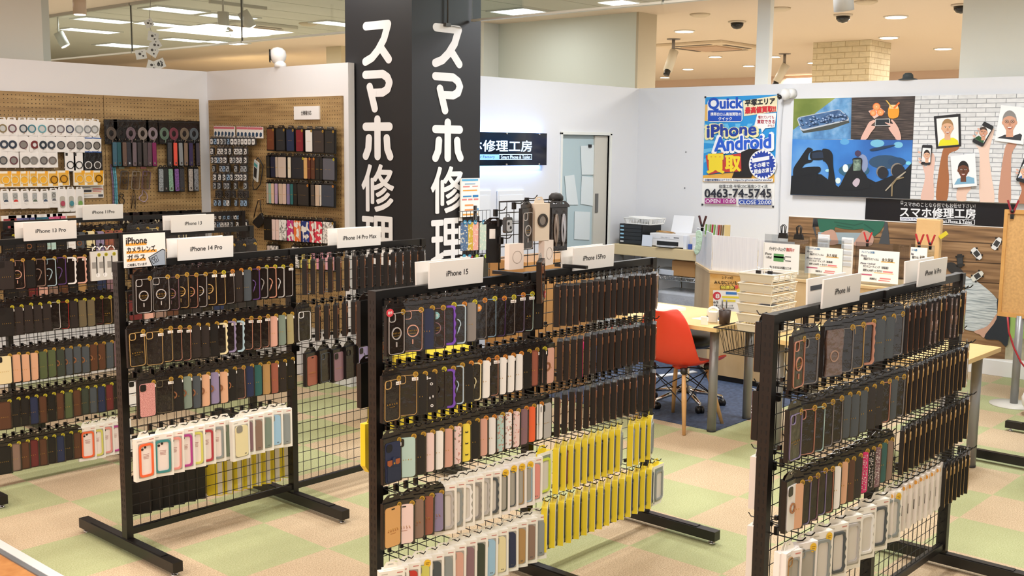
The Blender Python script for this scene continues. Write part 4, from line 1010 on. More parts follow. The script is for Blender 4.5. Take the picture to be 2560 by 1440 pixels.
def box_row(key, bay, row, items, px0, px1, py, yaw, z, off=.10, azrel=None, back=False):
    R = RACKS[key]; Y = R['y']+(off if back else -off); n = len(items); xa = xat(px0, py, Y)+.045; xb = xat(px1, py, Y)-.03
    for i, it in enumerate(items):
        if it == '-': continue
        q = it.split(':'); g = .092 if items[0].endswith(':f') else 0; x = xa if i == 0 else xa+g+(xb-xa-g)*((i-1)/max(1, n-2) if g else i/max(1, n-1)); x = max(x, R['x0']-.022); fl = q[2] if len(q) > 2 else ''
        w = yaw if azrel is None else math.atan2(Y, x)-math.radians(azrel)
        if 'f' in fl: w = math.radians(2)
        if back: w += PI
        lb = '%s, %s from left, %s row, %s %s bay' % (BL[q[0]].format(c=CN.get(q[1], q[1])), ORD[i+1], ORD[row], NAME[key], bay)
        if back: lb = '%s, %s from left, hung behind the %s %s bay' % (BL[q[0]].format(c=CN.get(q[1], q[1])), ORD[i+1], NAME[key], bay)
        boxed(q[0], q[1], (x, Y-(.035 if 'f' in fl and 0 < i < n-1 else 0), z+rj.uniform(-.004, .004)), w+rj.uniform(-.025, .025), lb, 'boxed cases, %s row of the %s %s bay' % (ORD[row], NAME[key], bay), True, 't' in fl, rj.uniform(-.012, .012))
        hook(key, max(x, R['x0']+.024), z+.019, off+.03, back)
box_row('A', 'near', 4, S_('window:orange:f window:tealc window:coral window:magenta window:yellow window:mred window:grey grip:camo grip:cream:f grip:mauve grip:taupe grip:sage grip:sky grip:grey'), 334, 716, 1150, math.radians(-14), .560)
box_row('B', 'near', 4, ['-']*0+S_('wavybox:silver wavybox:grey wavybox:white wavybox:gray wavybox:silver wavybox:slate plain:dkgreen:t plain:slate:t plain:tan:t plain:sky:t grip:coral'), 1085, 1334, 1270, L25, .580)
box_row('B', 'near', 5, S_('grip:olive grip:green grip:red grip:yellow:t grip:slate grip:grey grip:pink grip:mauve grip:dkgreen grip:sky grip:cream grip:navy grip:tan grip:taupe grip:grey'), 930, 1345, 1420, L25, .322)
box_row('B', 'far', 4, S_('yellow:lime:f yellow:dkgreen yellow:dkred yellow:slate yellow:slate yellow:navy yellow:slate yellow:black yellow:dkgreen yellow:slate yellow:grey - yellow:grey yellow:slate yellow:slate yellow:grey'), 1332, 1622, 1190, .6, .590, azrel=4)
box_row('B', 'far', 5, S_('yellow:navy yellow:slate yellow:dkgreen yellow:slate yellow:black yellow:slate yellow:navy yellow:slate yellow:slate yellow:dkgreen yellow:slate yellow:navy yellow:slate yellow:slate yellow:slate yellow:grey:f'), 1338, 1640, 1300, .6, .350, azrel=4)
box_row('C', 'near', 4, S_('plain:tan:f plain:grey plain:grey:t wavybox:grey:t wavybox:slate wavybox:silver wavybox:white wavybox:slate wavybox:grey:t'), 1912, 2222, 1330, math.radians(-20), .585)
box_row('C', 'far', 4, S_('slim:white '*9), 2212, 2340, 1260, .35, .590, azrel=8)
box_row('D', 'near', 5, S_('window:orange window:yellow window:coral window:magenta window:grey'), 196, 316, 1090, math.radians(-10), .262)
# cases in clear white sleeves on the second-left rack
b = MB(); b.box((-.036, -.012, -.165), (.036, 0, 0), M('#dedcd6', .15, coat=.5)); SLV = b.mesh('clear_sleeve_package')
a = MB(); a.box((-.004, -.0135, -.14), (.002, -.012, -.03), M('#3a3634', .4)); a.box((-.028, -.0135, -.095), (-.006, -.012, -.06), M('#9a9792', .4)); a.plate(ell(.004, -.135, .013, .013, 14), (0, -.0125, 0), U, V3, NY, .001, WHITE); CABL = a.mesh('cable')
a = MB(); a.tube([(.02*math.cos(q), -.006, .004+.022*math.sin(q)) for q in [PI*k/10 for k in range(11)]], .003, WHITE, 6); LOOPH = a.mesh('hang_loop')
for i, px in enumerate((240, 258, 278)):
    x = xat(px, 670, 5.80)
    o = tag(link('clear_sleeve_package', SLV, None, (x, 5.80, 1.255)), 'white clear-sleeved cable pack, %s of three at the second-left rack top row end' % ORD[i+1], 'cable pack', 'white clear-sleeved packs on the second-left rack')
    link('cable', CABL, o); link('hang_loop', LOOPH, o); link('round_sticker', STK['y'], o, (.014, -.0125, -.02)); hook('D', x, 1.279, .13)
# packs hung on the back faces, seen past the posts and through the mesh
for i, px in enumerate((352, 380, 408, 436, 464, 490)):
    Y = 4.59; x = xat(px, 1200, Y)
    film_pack('edge', 'copper', (x, Y, .30), PI+math.radians(-30), 'black package back seen through mesh, %s from left, left rack lowest row' % ORD[i+1], 'black packages behind the left rack', None, False, .022); hook('A', x, .319, .12, True)
box_row('A', 'near', 5, S_('yellow:white yellow:white yellow:white yellow:white yellow:white yellow:white yellow:white yellow:white'), 512, 712, 1180, math.radians(-38), .315, back=True)
for key, Y, x, rows in (('B', 3.10, 2.665, ((1, 'edge'), (2, 'edge'))), ('C', 1.79, 3.31, ((1, 'edge'), (2, 'edge')))):
    for r, st in rows:
        film_pack(st, 'copper', (x, Y, ZROW[r]), PI+.1, 'black package peeking out behind the near post of the %s, %s row' % (NAME[key], ORD[r]), 'packages on the back of the racks', None, False, .022); hook(key, x, ZROW[r]+.019, .13, True)
boxed('yellow', 'slate', (2.695, 3.11, .81), PI+.1, 'yellow box peeking out behind the near post of the middle rack', 'packages on the back of the racks'); hook('B', 2.695, .829, .14, True)
for r in (3, 4): boxed('slim', 'white', (3.31, 1.79, ZROW[r]), PI+.1, 'white box peeking out behind the near post of the right rack, %s row' % ORD[r], 'packages on the back of the racks'); hook('C', 3.31, ZROW[r]+.019, .13, True)
# empty hooks seen between the packs and beyond the far posts
for key, xs in (('A', (2.46, 4.21)), ('B', (2.65, 4.32)), ('C', (3.20, 4.79))):
    for r in (2, 3, 4):
        z = ZROW[r]+.055; n = int((xs[1]-xs[0])/.06)
        for i in range(n+1): RACKS[key]['extra'].append((xs[0]+(xs[1]-xs[0])*i/n-RACKS[key]['x0'], z, .05, i % 2 == 1))
for key, R in RACKS.items():
    if not R['extra']: continue
    b = MB()
    for x, z, L, back in R['extra']:
        s_ = 1 if back else -1
        b.box((x-.006, s_*.002, z-.008), (x+.006, s_*.012, z+.008), BLKP)
        b.tube([(x, s_*.01, z), (x, s_*(L+.0), z), (x, s_*(L+.01), z+.012)], .0023, BLKP, 4)
    tag(b.build('hooks', R['o']), kind='stuff')

# ------------------------------------------------------------------ white name boards astride the top rails
def sign_pair(key, x0, txt, label_front, label_back, dy=.02, lean=.1):
    y = RACKS[key]['y']
    for s_, tx, lb in ((-1, txt, label_front), (1, None, label_back)):
        b = MB(); b.box((0, -.0035, 0), (.298, .0035, .102), M('#efece6', .6))
        dx = 0 if s_ < 0 else -.028
        o = b.build('name_board', None, (x0+dx, y+s_*dy, RH-.015), (-s_*lean*.35, 0, 0), bevel=.001)
        tag(o, lb, 'sign', 'white foam name boards on the racks')
        if not tx and key == 'C' and x0 < 4: t = MB(); t.box((.02, -.0045, .060), (.17, -.0034, .076), M('#3c4048', .5)); t.build('dark_stripe', o)
        if tx:
            t = MB(); t.text(tx, (.15, -.0042, .052), U, V3, M('#2a292b', .6), h=.021, bold=.022); t.build('lettering', o)
sign_pair('A', 2.692, 'iPhone 14 Pro', 'cream name board over the near bay of the left rack', 'blank board behind the cream board on the left rack near bay')
sign_pair('A', 3.628, 'iPhone 14 Pro Max', 'cream name board in front of the black pillar, left rack far bay', 'blank board behind the pillar-side board of the left rack')
sign_pair('D', 2.625, 'iPhone 13 Pro', 'bright white name board at the far left, second-left rack', 'blank board behind the far left white name board')
sign_pair('D', 3.515, 'iPhone 13', 'white name board over the far bay of the second-left rack', 'blank board behind the second-left rack far bay board')
sign_pair('E', 3.632, 'iPhone 11Pro', 'white name board on the rearmost rack before the pegboard', 'blank board behind the rearmost rack board')
sign_pair('B', 2.85, 'iPhone 15', 'large white name board on the middle rack near bay', 'blank board behind the large middle rack board')
sign_pair('B', 3.725, 'iPhone 15Pro', 'white name board on the middle rack far bay by the door', 'blank board behind the middle rack far bay board')
sign_pair('C', 3.465, 'iPhone 16', 'pinkish white name board on the right rack near bay', 'white board with dark stripe behind the right rack near bay board')
sign_pair('C', 4.305, 'iPhone 16 Pro', 'pinkish white name board on the right rack far bay, against the mural', 'blank board behind the right rack far bay board')
# hand-lettered card
t = empty('handwritten_sign', (2.415, 4.45, 1.315), 0, 'hand-lettered lens film card in clear holder on the left rack corner', 'sign')
b = MB(); b.box((-.004, .0, -.004), (.209, .004, .152), CLEARG); b.build('clear_holder', t)
b = MB(); b.box((0, -.0015, 0), (.205, -.0003, .148), M('#f3efe8', .5)); pc = b.build('paper_card', t)
b = MB(); OR = M('#eda53c', .6); INK = M('#1d1a19', .6)
for x0, x1, z in ((.012, .112, .103), (.014, .16, .068), (.014, .105, .033)): b.box((x0, -.002, z-.006), (x1, -.0015, z+.006), OR)
b.text('iPhone', (.063, -.0026, .119), U, V3, INK, h=.030, w=.10, bold=.03); b.text('カメラレンズ', (.085, -.0026, .080), U, V3, INK, h=.026, w=.135, bold=.03)
b.text('ガラス', (.06, -.0026, .045), U, V3, INK, h=.026, w=.085, bold=.03); b.text('ご用意しています', (.063, -.0026, .012), U, V3, INK, h=.012, w=.095, bold=.025)
b.plate([(.135, 0), (.118, .04), (.19, .075), (.203, .068), (.203, 0)], (0, -.0015, 0), U, V3, NY, .0005, INK); b.plate([(.139, .001), (.123, .039), (.189, .070), (.200, .065), (.2, .001)], (0, -.002, 0), U, V3, NY, .0003, M('#a3aebb', .5))
b.plate([(.128, .034), (.14, .008), (.17, .02), (.158, .048)], (0, -.0023, 0), U, V3, NY, .0003, INK); b.plate([(.131, .033), (.141, .011), (.167, .021), (.157, .045)], (0, -.0026, 0), U, V3, NY, .0003, M('#a3aebb', .5))
for x, z in ((.143, .033), (.152, .025)): b.ringplate(ell(x, z, .007, .007, 12), ell(x, z, .005, .005, 12), (0, -.003, 0), U, V3, NY, .0003, INK)
b.build('drawing', pc)

# ------------------------------------------------------------------ wooden pegboards
PBS = []
PBX, PBY = pegboard_mat('x'), pegboard_mat('y')
b = MB(); b.box((1.9, 8.280, .42), (4.368, 8.299, 2.231), PBX); PBS.append(b.build('pegboard')); tag(PBS[-1], 'brown wooden pegboard with white ring packs, left of the seam', 'pegboard', 'wooden pegboards')
b = MB(); b.box((4.372, 8.280, .42), (5.235, 8.299, 2.231), PBX); PBS.append(b.build('pegboard')); tag(PBS[-1], 'brown wooden pegboard with straps and black pouches in the corner', 'pegboard', 'wooden pegboards')
b = MB(); b.box((5.310, 6.475, .42), (5.329, 8.255, 2.226), PBY); PBS.append(b.build('pegboard')); tag(PBS[-1], 'brown wooden pegboard with leather covers beside the black pillar', 'pegboard', 'wooden pegboards')
WY, WX = 8.235, 5.262        # fronts of the goods on the two boards
def on1(zx, zy): return ony(zx*.2292, 240+zy*.2292, WY)
def on2(zx, zy): return onx(500+zx*.30556, 220+zy*.30556, WX)
rp = random.Random(21)
PEGN = {}; PEGX = []
pegmesh = {}
def put_pack(name, parts, p, side, label, cat, group, tilt=0, top=.0):
    """parts: list of (name, mesh, local offset); hung at p, facing out from board 1 (-Y) or board 2 (-X)"""
    o = link(name, parts[0][1], None, p); o.rotation_euler = (0, tilt, (0 if side == 1 else -PI/2)+(rp.uniform(-.14, .14) if name in ('ring_grip_pack', 'charm_pack', 'strap_pack', 'lens_cover_pack') else 0))
    tag(o, label, cat, group)
    for n_, me, off in parts[1:]: link(n_, me, o, off)
    # the peg that carries it
    L = (8.281-p.y) if side == 1 else (5.311-p.x)
    kk = round(L, 3)
    if kk not in pegmesh:
        b = MB(); b.tube([(0, L, 0), (0, -.03, 0), (0, -.036, .010)], .0022, CHROME, 4); pegmesh[kk] = b.mesh('peg_hook')
    bd = PBS[2] if side == 2 else PBS[0] if p.x < 4.37 else PBS[1]
    if PEGN.get(bd.name, 0) < 100:
        PEGN[bd.name] = PEGN.get(bd.name, 0)+1
        link('peg_hook', pegmesh[kk], bd, (p.x, p.y, p.z-top), 0 if side == 1 else -PI/2)
    else: PEGX.append((bd, p, top, L))
    return o
def card_mesh(w, h, m, t=.012, slot=True):
    b = MB()
    if slot:
        b.box((-w/2, -t, -h), (w/2, 0, -.016), m); b.ringplate([(-w*.42, -.016), (w*.42, -.016), (w*.34, .004), (-w*.34, .004)], [(-w*.2, -.010), (w*.2, -.010), (w*.16, -.003), (-w*.16, -.003)], (0, -t*.5, 0), U, V3, NY, .0015, m)
    else: b.box((-w/2, -t, -h), (w/2, 0, 0), m)
    return b.mesh('card')
def ring_mesh(r0, r1, c, cz, y, fill=None, rough=.25):
    b = MB()
    if fill: b.plate(ell(0, cz, r0*.98, r0*.98, 20), (0, y, 0), U, V3, NY, .001, M(fill, .3))
    b.ringplate(ell(0, cz, r0, r0, 22), ell(0, cz, r1, r1, 22), (0, y-.001, 0), U, V3, NY, .004, M(c, rough, .3)); return b.mesh('grip_ring')
WC = M('#efeeec', .5)
C1 = card_mesh(.082, .132, WC)
def shift(zx, w): return zx
RN = ['#8d7a52', '#6a3f46', '#3d4b55', '#3f7f90', '#5fa3ad', '#6d5a58', '#75666a', '#3f4058', '#9aa0a0', '#8d9096', '#9c9c98']
RNN = ['bronze', 'maroon', 'dark grey', 'teal', 'aqua', 'brown', 'mauve', 'navy', 'silver', 'pale grey', 'grey']
for i, zx in enumerate((10, 122, 235, 337, 447, 545, 650, 752, 850, 945, 1035)):
    p = on1(zx, 236+i*2); put_pack('ring_grip_pack', [('card', C1), ('grip_ring', ring_mesh(.031, .023, RN[i], -.078, -.012, '#c9cccc'), (0, 0, 0))], p, 1, 'white ring pack with %s ring, %s from left, pegboard top row' % (RNN[i], ORD[i+1]), 'ring pack', 'white ring packs on the left pegboard', rp.uniform(-.05, .05)+(.12 if i == 10 else 0), -.004)
RN = ['#39414f', '#2f3848', '#5a2f3a', '#7c3236', '#39424e', '#40454f', '#2b2f38', '#4b3838', '#3a3d3d', '#3b3f44', '#4d4a45']
RNN = ['slate', 'navy', 'wine', 'red', 'blue-grey', 'charcoal', 'black', 'brown', 'dark green', 'black blue-edged', 'grey blue-edged']
for i, zx in enumerate((25, 125, 248, 358, 450, 545, 650, 762, 860, 950, 1045)):
    p = on1(zx, 412+i*2)
    parts = [('card', C1), ('grip_ring', ring_mesh(.031, .016 if i in (0, 1, 3, 4, 5) else .026, RN[i], -.078, -.012, '#dfe0e0' if i in (0, 1, 3, 4, 5) else '#86817c'), (0, 0, 0))]
    if i > 8:
        b = MB(); b.box((-.041, -.0125, -.025), (.041, -.0119, -.016), M('#2f5ca8', .5)); b.box((-.041, -.0125, -.132), (.041, -.0119, -.124), M('#2f5ca8', .5)); parts.append(('blue_band', b.mesh('blue_band'), (0, 0, 0)))
    put_pack('ring_grip_pack', parts, p, 1, 'white ring pack with %s ring, %s from left, pegboard second row' % (RNN[i], ORD[i+1]), 'ring pack', 'white ring packs on the left pegboard', rp.uniform(-.05, .05), -.004)
for i, (zx, c, n_) in enumerate(((22, '#4a4d52', 'charcoal'), (135, '#6b3540', 'maroon'), (265, '#6f6a62', 'olive-grey'), (360, '#8d8a85', 'silver'), (465, '#62595a', 'brown-grey'), (560, '#7b6f66', 'taupe'))):
    p = on1(zx, 586+i); put_pack('ring_grip_pack', [('card', C1), ('grip_ring', ring_mesh(.031, .024, c, -.078, -.012, '#8d8984'), (0, 0, 0))], p, 1, 'white ring pack with %s ring, %s from left, pegboard third row' % (n_, ORD[i+1]), 'ring pack', 'white ring packs on the left pegboard', rp.uniform(-.04, .04), -.004)
BAGM = M('#141213', .18, bump=.6, bscale=30, coat=.5)
BG = card_mesh(.092, .165, BAGM, .010, False); BW = card_mesh(.084, .150, WC, .010, False)
for i, zx in enumerate((755, 850, 950, 1050)):
    p = on1(zx, 596+i*2); wht = i < 2
    b = MB(); b.box((-.046, -.004, -.165), (.046, 0, .004), BAGM)
    b.box((-.042, -.0095, -.158), (.042, -.004, -.012), WC if wht else BAGM)
    if wht: b.box((-.036, -.0102, -.04), (-.018, -.0094, -.016), M('#222222', .4))
    put_pack('ring_magnet_pack', [('pouch', b.mesh('pouch')), ('grip_ring', ring_mesh(.030, .024, '#1c1c1c' if wht else '#efefef', -.11, -.0095, None if wht else '#3c3835'), (0, 0, 0))], p, 1, '%s pack with %s magnet ring, %s of four, pegboard third row' % ('white' if wht else 'black', 'thin black' if wht else 'white', ORD[i+1]), 'ring pack', 'magnet ring packs on the left pegboard')
YC = MB(); YC.box((-.047, -.014, -.124), (.047, 0, -.006), M('#f3efe0', .45)); YC.box((-.041, -.0146, -.118), (.041, -.014, -.022), M('#e9b54a', .5)); YC.box((.016, -.0152, -.032), (.044, -.0144, -.006), M('#f3ae25', .4)); YC.box((-.041, -.015, -.118), (-.012, -.0144, -.098), M('#f3efe0', .45)); YCM = YC.mesh('card')
for i, zx in enumerate((48, 148, 250, 352, 458, 575, 680, 855, 955, 1060)):
    p = on1(zx, 812-(i > 5)*8); dk = i in (5, 6, 9)
    put_pack('ring_grip_pack', [('card', YCM), ('grip_ring', ring_mesh(.031, .025, '#6b4a12' if dk else '#f2dfae', -.070, -.0146, '#d99a1e' if dk else '#f3b62c'), (0, 0, 0))], p, 1, 'white box with %s yellow ring window, %s from left, pegboard fourth row' % ('dark-rimmed' if dk else 'bright', ORD[i+1]), 'ring pack', 'yellow ring packs on the left pegboard', rp.uniform(-.02, .02), -.01)
C5 = card_mesh(.080, .145, WC, .012)
for i, (zx, c, n_) in enumerate(((45, '#3c4a60', 'blue'), (155, '#c4352f', 'red'), (262, '#7d7f86', 'grey'), (370, '#5c6d5c', 'green'), (480, '#465a73', 'slate'), (575, '#6a6a70', 'dark grey'))):
    p = on1(zx, 1018-(i > 4)*8); a = MB(); a.plate(rrect(.036, .06, .006, 3, 0, -.055), (0, -.012, 0), U, V3, NY, .0008, M('#a9aca9', .4)); a.ringplate(ell(0, -.05, .014, .014, 16), ell(0, -.05, .011, .011, 16), (0, -.0128, 0), U, V3, NY, .002, CHROME); a.plate(ell(.002, -.092, .018, .018, 18), (0, -.012, 0), U, V3, NY, .003, WC); a.plate([(.002+.017*math.cos(t_), -.092+.017*math.sin(t_)) for t_ in [PI*k/10 for k in range(11)]], (0, -.015, 0), U, V3, NY, .001, M(c, .35))
    put_pack('charm_pack', [('card', C5), ('charm', a.mesh('charm'), (0, 0, 0))], p, 1, 'small white card with round %s charm, %s from left, pegboard fifth row' % (n_, ORD[i+1]), 'charm pack', 'round charm packs on the left pegboard', rp.uniform(-.05, .05), -.004)
C6 = card_mesh(.072, .190, WC, .012)
for i, (zx, c, n_) in enumerate(((668, '#b04a60', 'pink'), (762, '#4f8f9c', 'blue'), (858, '#7aa85c', 'green'))):
    p = on1(zx, 995); a = MB(); a.plate(rrect(.042, .095, .018, 5, 0, -.115), (0, -.012, 0), U, V3, NY, .0008, M('#b9b7ac', .3)); a.plate(ell(0, -.125, .017, .020, 16), (0, -.0128, 0), U, V3, NY, .008, M(c, .3))
    put_pack('charm_pack', [('card', C6), ('charm', a.mesh('charm'), (0, 0, 0))], p, 1, 'tall white charm pack with %s charm, %s of three, pegboard fifth row' % (n_, ORD[i+1]), 'charm pack', 'tall charm packs on the left pegboard', 0, -.004)
q0, q1 = on1(905, 980), on1(1150, 1110)
b = MB(); b.box((q0.x, 8.262, q1.z), (q1.x, 8.2795, q0.z), M('#e4e3df', .5)); nt_ = tag(b.build('notice_card'), 'white printed notice card at the end of the pegboard fifth row', 'notice')
b = MB(); w = q1.x-q0.x; h = q0.z-q1.z
for x0, x1, f0, f1, c in ((.03, .4, .12, .2, '#8a8f96'), (.05, .45, .35, .52, '#3c4048'), (.5, .95, .22, .27, '#c96a5c'), (.5, .98, .34, .39, '#c96a5c'), (.5, .9, .46, .51, '#c96a5c'), (.05, .9, .58, .63, '#e3b566'), (.1, .5, .82, .85, '#8a8f96'), (.75, .97, .72, .92, '#4a4d55')):
    b.box((q0.x+w*x0, 8.2612, q0.z-h*f1), (q0.x+w*x1, 8.262, q0.z-h*f0), M(c, .6))
b.build('printed_lines', nt_)
for i, (zx, c, n_) in enumerate(((85, '#9c4348', 'wine'), (135, '#9c4348', 'narrow wine'), (205, '#6d6c9c', 'violet'), (275, '#5d5f8d', 'indigo'), (335, '#54588c', 'blue-violet'), (415, '#27596d', 'deep teal'), (480, '#2f6782', 'sea blue'), (550, '#d06a92', 'rose pink'), (615, '#d5588a', 'bright pink'), (670, '#dd6b86', 'coral pink'), (750, '#9a7650', 'brown'), (815, '#a07a50', 'tan'))):
    p = on1(zx, 1305-i*3); b = MB(); w = .075 if i else .11
    b.box((-w/2, -.018, -.20), (w/2, 0, 0), WC); a = MB(); a.box((-w/2+.014, -.020, -.14), (w/2-.014, -.018, -.022), M(c, .5))
    put_pack('card_case_box', [('box', b.mesh('box')), ('window', a.mesh('window'), (0, 0, 0))], p, 1, 'white box with %s window, %s from left, pegboard sixth row' % (n_, ORD[i+1]), 'boxed case', 'small boxes low on the left pegboard', rp.uniform(-.03, .03), -.012)
# black zip pouches with coiled straps
for i, (zx, c, n_) in enumerate(((1200, '#5d534b', 'brown'), (1305, '#1c1a1a', 'black'), (1415, '#75646c', 'mauve'), (1545, '#8b817c', 'taupe'), (1655, '#8d8088', 'lilac-grey'), (1780, '#63796a', 'green'), (1885, '#7d3d4c', 'crimson'), (2005, '#7a6c5c', 'khaki'), (2110, '#5c656c', 'slate'))):
    p = on1(zx, 262+i*2); b = MB(); b.box((-.056, -.006, -.190), (.056, 0, .006), BAGM); b.box((-.054, -.008, -.012), (.054, -.006, -.007), M('#2a2829', .4))
    a = MB(); m_ = M(c, .6)
    for r_ in (.038, .031, .024): a.tube([(r_*math.cos(q), -.008, -.105+r_*1.25*math.sin(q)) for q in [2*PI*k/20 for k in range(20)]], .0048, m_, 5, True)
    a.tube([(0, -.010, -.14), (.006, -.013, -.165), (.001, -.010, -.178)], .004, m_, 5)
    put_pack('strap_pouch', [('pouch', b.mesh('pouch')), ('coiled_strap', a.mesh('coiled_strap'), (0, 0, 0))], p, 1, 'black zip pouch with coiled %s strap, %s from left on right pegboard' % (n_, ORD[i+1]), 'strap pack', 'black strap pouches on the corner pegboard', rp.uniform(-.03, .03), -.003)
def strip(zx, zy, c, row, i, n_, w=.044, h=.205, pat=False):
    p = on1(zx, zy); b = MB(); b.box((-w/2, -.010, -h), (w/2, 0, 0), CARD); b.ringplate([(-w/2, 0), (w/2, 0), (w*.2, .022), (-w*.2, .022)], [(-w*.2, .006), (w*.2, .006), (w*.1, .016), (-w*.1, .016)], (0, -.004, 0), U, V3, NY, .001, CARD)
    a = MB(); m_ = noisy('cord_'+c, [(.35, '#1b1a1c'), (.5, c), (.7, c)], 160) if pat else M(c, .45, bump=.3, bscale=60)
    a.plate(rrect(w-.010, h-.016, .006, 3, 0, -h/2), (0, -.010, 0), U, V3, NY, .006, m_); a.cbox((0, -.017, -h+.03), (.012, .004, .016), CHROME)
    put_pack('strap_pack', [('card', b.mesh('card')), ('strap', a.mesh('strap'), (0, 0, 0))], p, 1, 'narrow black pack with %s strap, %s from left, strap row %s' % (n_, ORD[i], row), 'strap pack', 'narrow strap packs on the corner pegboard', rp.uniform(-.02, .02), -.010)
for i, (zx, c, n_) in enumerate(((1240, '#3c6173', 'blue'), (1283, '#2d5a63', 'teal'), (1345, '#6b564c', 'brown'), (1392, '#2b2a33', 'black'), (1455, '#74666c', 'grey-mauve'), (1510, '#3a3638', 'charcoal'), (1570, '#4b4444', 'dark brown'), (1622, '#58474e', 'plum'), (1672, '#7d2057', 'magenta'), (1843, '#3b3d42', 'dark grey'), (1900, '#f0604f', 'orange-red'), (1958, '#8d9194', 'silver'), (2015, '#8a7562', 'tan'), (2072, '#3a2f55', 'violet'), (2145, '#4f4a55', 'grey'))): strip(zx, 492+i*.8, c, 'one', i+1, n_)
for i, (zx, c, n_) in enumerate(((1748, '#9ba3a8', 'silver'), (1795, '#1e2320', 'black'), (1850, '#8fb79f', 'mint green'), (1915, '#8d62a8', 'purple'), (1975, '#3a3a40', 'black-white'), (2070, '#b9b0a8', 'checked cream'), (2130, '#8d9096', 'checked grey'))): strip(zx, 785, c, 'two', i+1, n_, .048, .20, True)
for i, (zx, c, n_) in enumerate(((1228, '#6d5a78', 'mauve'), (1248, '#4d93a5', 'turquoise'), (1268, '#5aa3b5', 'sky'))):
    p = on1(zx, 752); e = on1(zx+6, 1170); b = MB(); bm_ = M(c, .25, coat=.5)
    pts = [(p.x, 8.26, p.z), (p.x+.012, 8.262, (p.z+e.z)/2), (p.x+.004, 8.262, e.z-.12)]
    b.tube(pts, .006, bm_, 6)
    for k in range(40):
        t_ = k/39; x = p.x+(pts[2][0]-p.x)*t_+.010*math.sin(t_*PI); z = p.z+(pts[2][2]-p.z)*t_; b.lathe([(.001, -.007), (.0085, -.003), (.0085, .003), (.001, .007)], (x, 8.262, z), bm_, 6)
    b.cyl((p.x, 8.28, p.z), (p.x, 8.25, p.z+.003), .0025, CHROME, 5)
    tag(b.build('beaded_strap'), 'long %s beaded phone strap hanging on the corner pegboard' % n_, 'phone strap', 'beaded straps on the corner pegboard')
for i, (zx, c, tg, n_) in enumerate(((1362, '#54504f', '#9fb8a8', 'grey ringed'), (1487, '#8a8074', '#e0ad55', 'clear'), (1600, '#6d5a68', '#dc8f93', 'mauve'))):
    p = on1(zx, 815); b = MB(); b.ringplate(rrect(.074, .150, .012, 4, 0, -.078), rrect(.066, .142, .010, 4, 0, -.078), (0, 0, 0), U, V3, NY, .006, M(c, .2)); b.plate(rrect(.07, .146, .011, 4, 0, -.078), (0, .001, 0), U, V3, NY, .001, glass_mat('case_back', (.72, .70, .68), .06))
    b.ringplate(rrect(.034, .034, .010, 4, -.014, -.026), rrect(.028, .028, .008, 4, -.014, -.026), (0, 0, 0), U, V3, NY, .006, M(c, .2))
    if i == 0: b.ringplate(ell(.004, -.085, .02, .02, 18), ell(.004, -.085, .015, .015, 18), (0, 0, 0), U, V3, NY, .003, M('#2b2a2a', .4))
    put_pack('phone_case', [('shell', b.mesh('shell'))], p, 1, 'see-through %s sample case hung bare on the corner pegboard' % n_, 'phone case', 'bare sample cases on the corner pegboard', .12, .0)
    q = on1(zx-15, 778); b = MB(); b.box((q.x-.022, 8.262, q.z-.011), (q.x+.022, 8.2795, q.z+.011), M(tg, .5)); tag(b.build('price_tag'), 'small %s tag above the %s sample case' % (('green', 'orange', 'pink')[i], n_), 'tag', 'coloured tags on the corner pegboard')
def loopthing(name, pts, c, label):
    b = MB(); P = [on1(*q) for q in pts]; b.tube([(p.x, 8.262, p.z) for p in P], .0042, M(c, .4), 6, True)
    t_ = max(P, key=lambda v: v.z); b.cyl((t_.x, 8.281, t_.z), (t_.x, 8.25, t_.z), .0025, CHROME, 5); tag(b.build(name), label, 'strap')
loopthing('hand_strap', smooth([(1340, 1070), (1362, 1075), (1366, 1095), (1350, 1112), (1374, 1135), (1366, 1178), (1346, 1180), (1328, 1178), (1314, 1140), (1328, 1110), (1318, 1090), (1328, 1072)], 2), '#241d18', 'black bear-shaped hand strap on the corner pegboard')
loopthing('hand_strap', smooth([(1578, 1030), (1612, 1060), (1628, 1110), (1600, 1155), (1560, 1145), (1535, 1118), (1548, 1095), (1570, 1075), (1570, 1045)], 2), '#a897a8', 'lilac bean-shaped hand strap on the corner pegboard')
loopthing('hand_strap', [(1476, 1020), (1500, 1100), (1494, 1235), (1486, 1110), (1470, 1090), (1452, 1230), (1462, 1100)], '#6d5c4a', 'thin brown cord strap on the corner pegboard')
for i in range(8):
    zx = 1370+i*108; p = on1(zx, 1275-i*4); b = MB(); b.box((-.058, -.008, -.16), (.058, 0, .004), BAGM); a = MB()
    a.tube([(-.03+.008*k, -.010, -.085+.022*math.sin(k*1.5+i)) for k in range(8)], .005, M('#cfc4a8' if i in (0, 3) else '#3a3634', .5), 5)
    put_pack('strap_pouch', [('pouch', b.mesh('pouch')), ('coiled_strap', a.mesh('coiled_strap'), (0, 0, 0))], p, 1, 'black strap pouch, %s from left in the lowest corner pegboard row' % ORD[i+1], 'strap pack', 'low black pouches on the corner pegboard', 0, -.002)

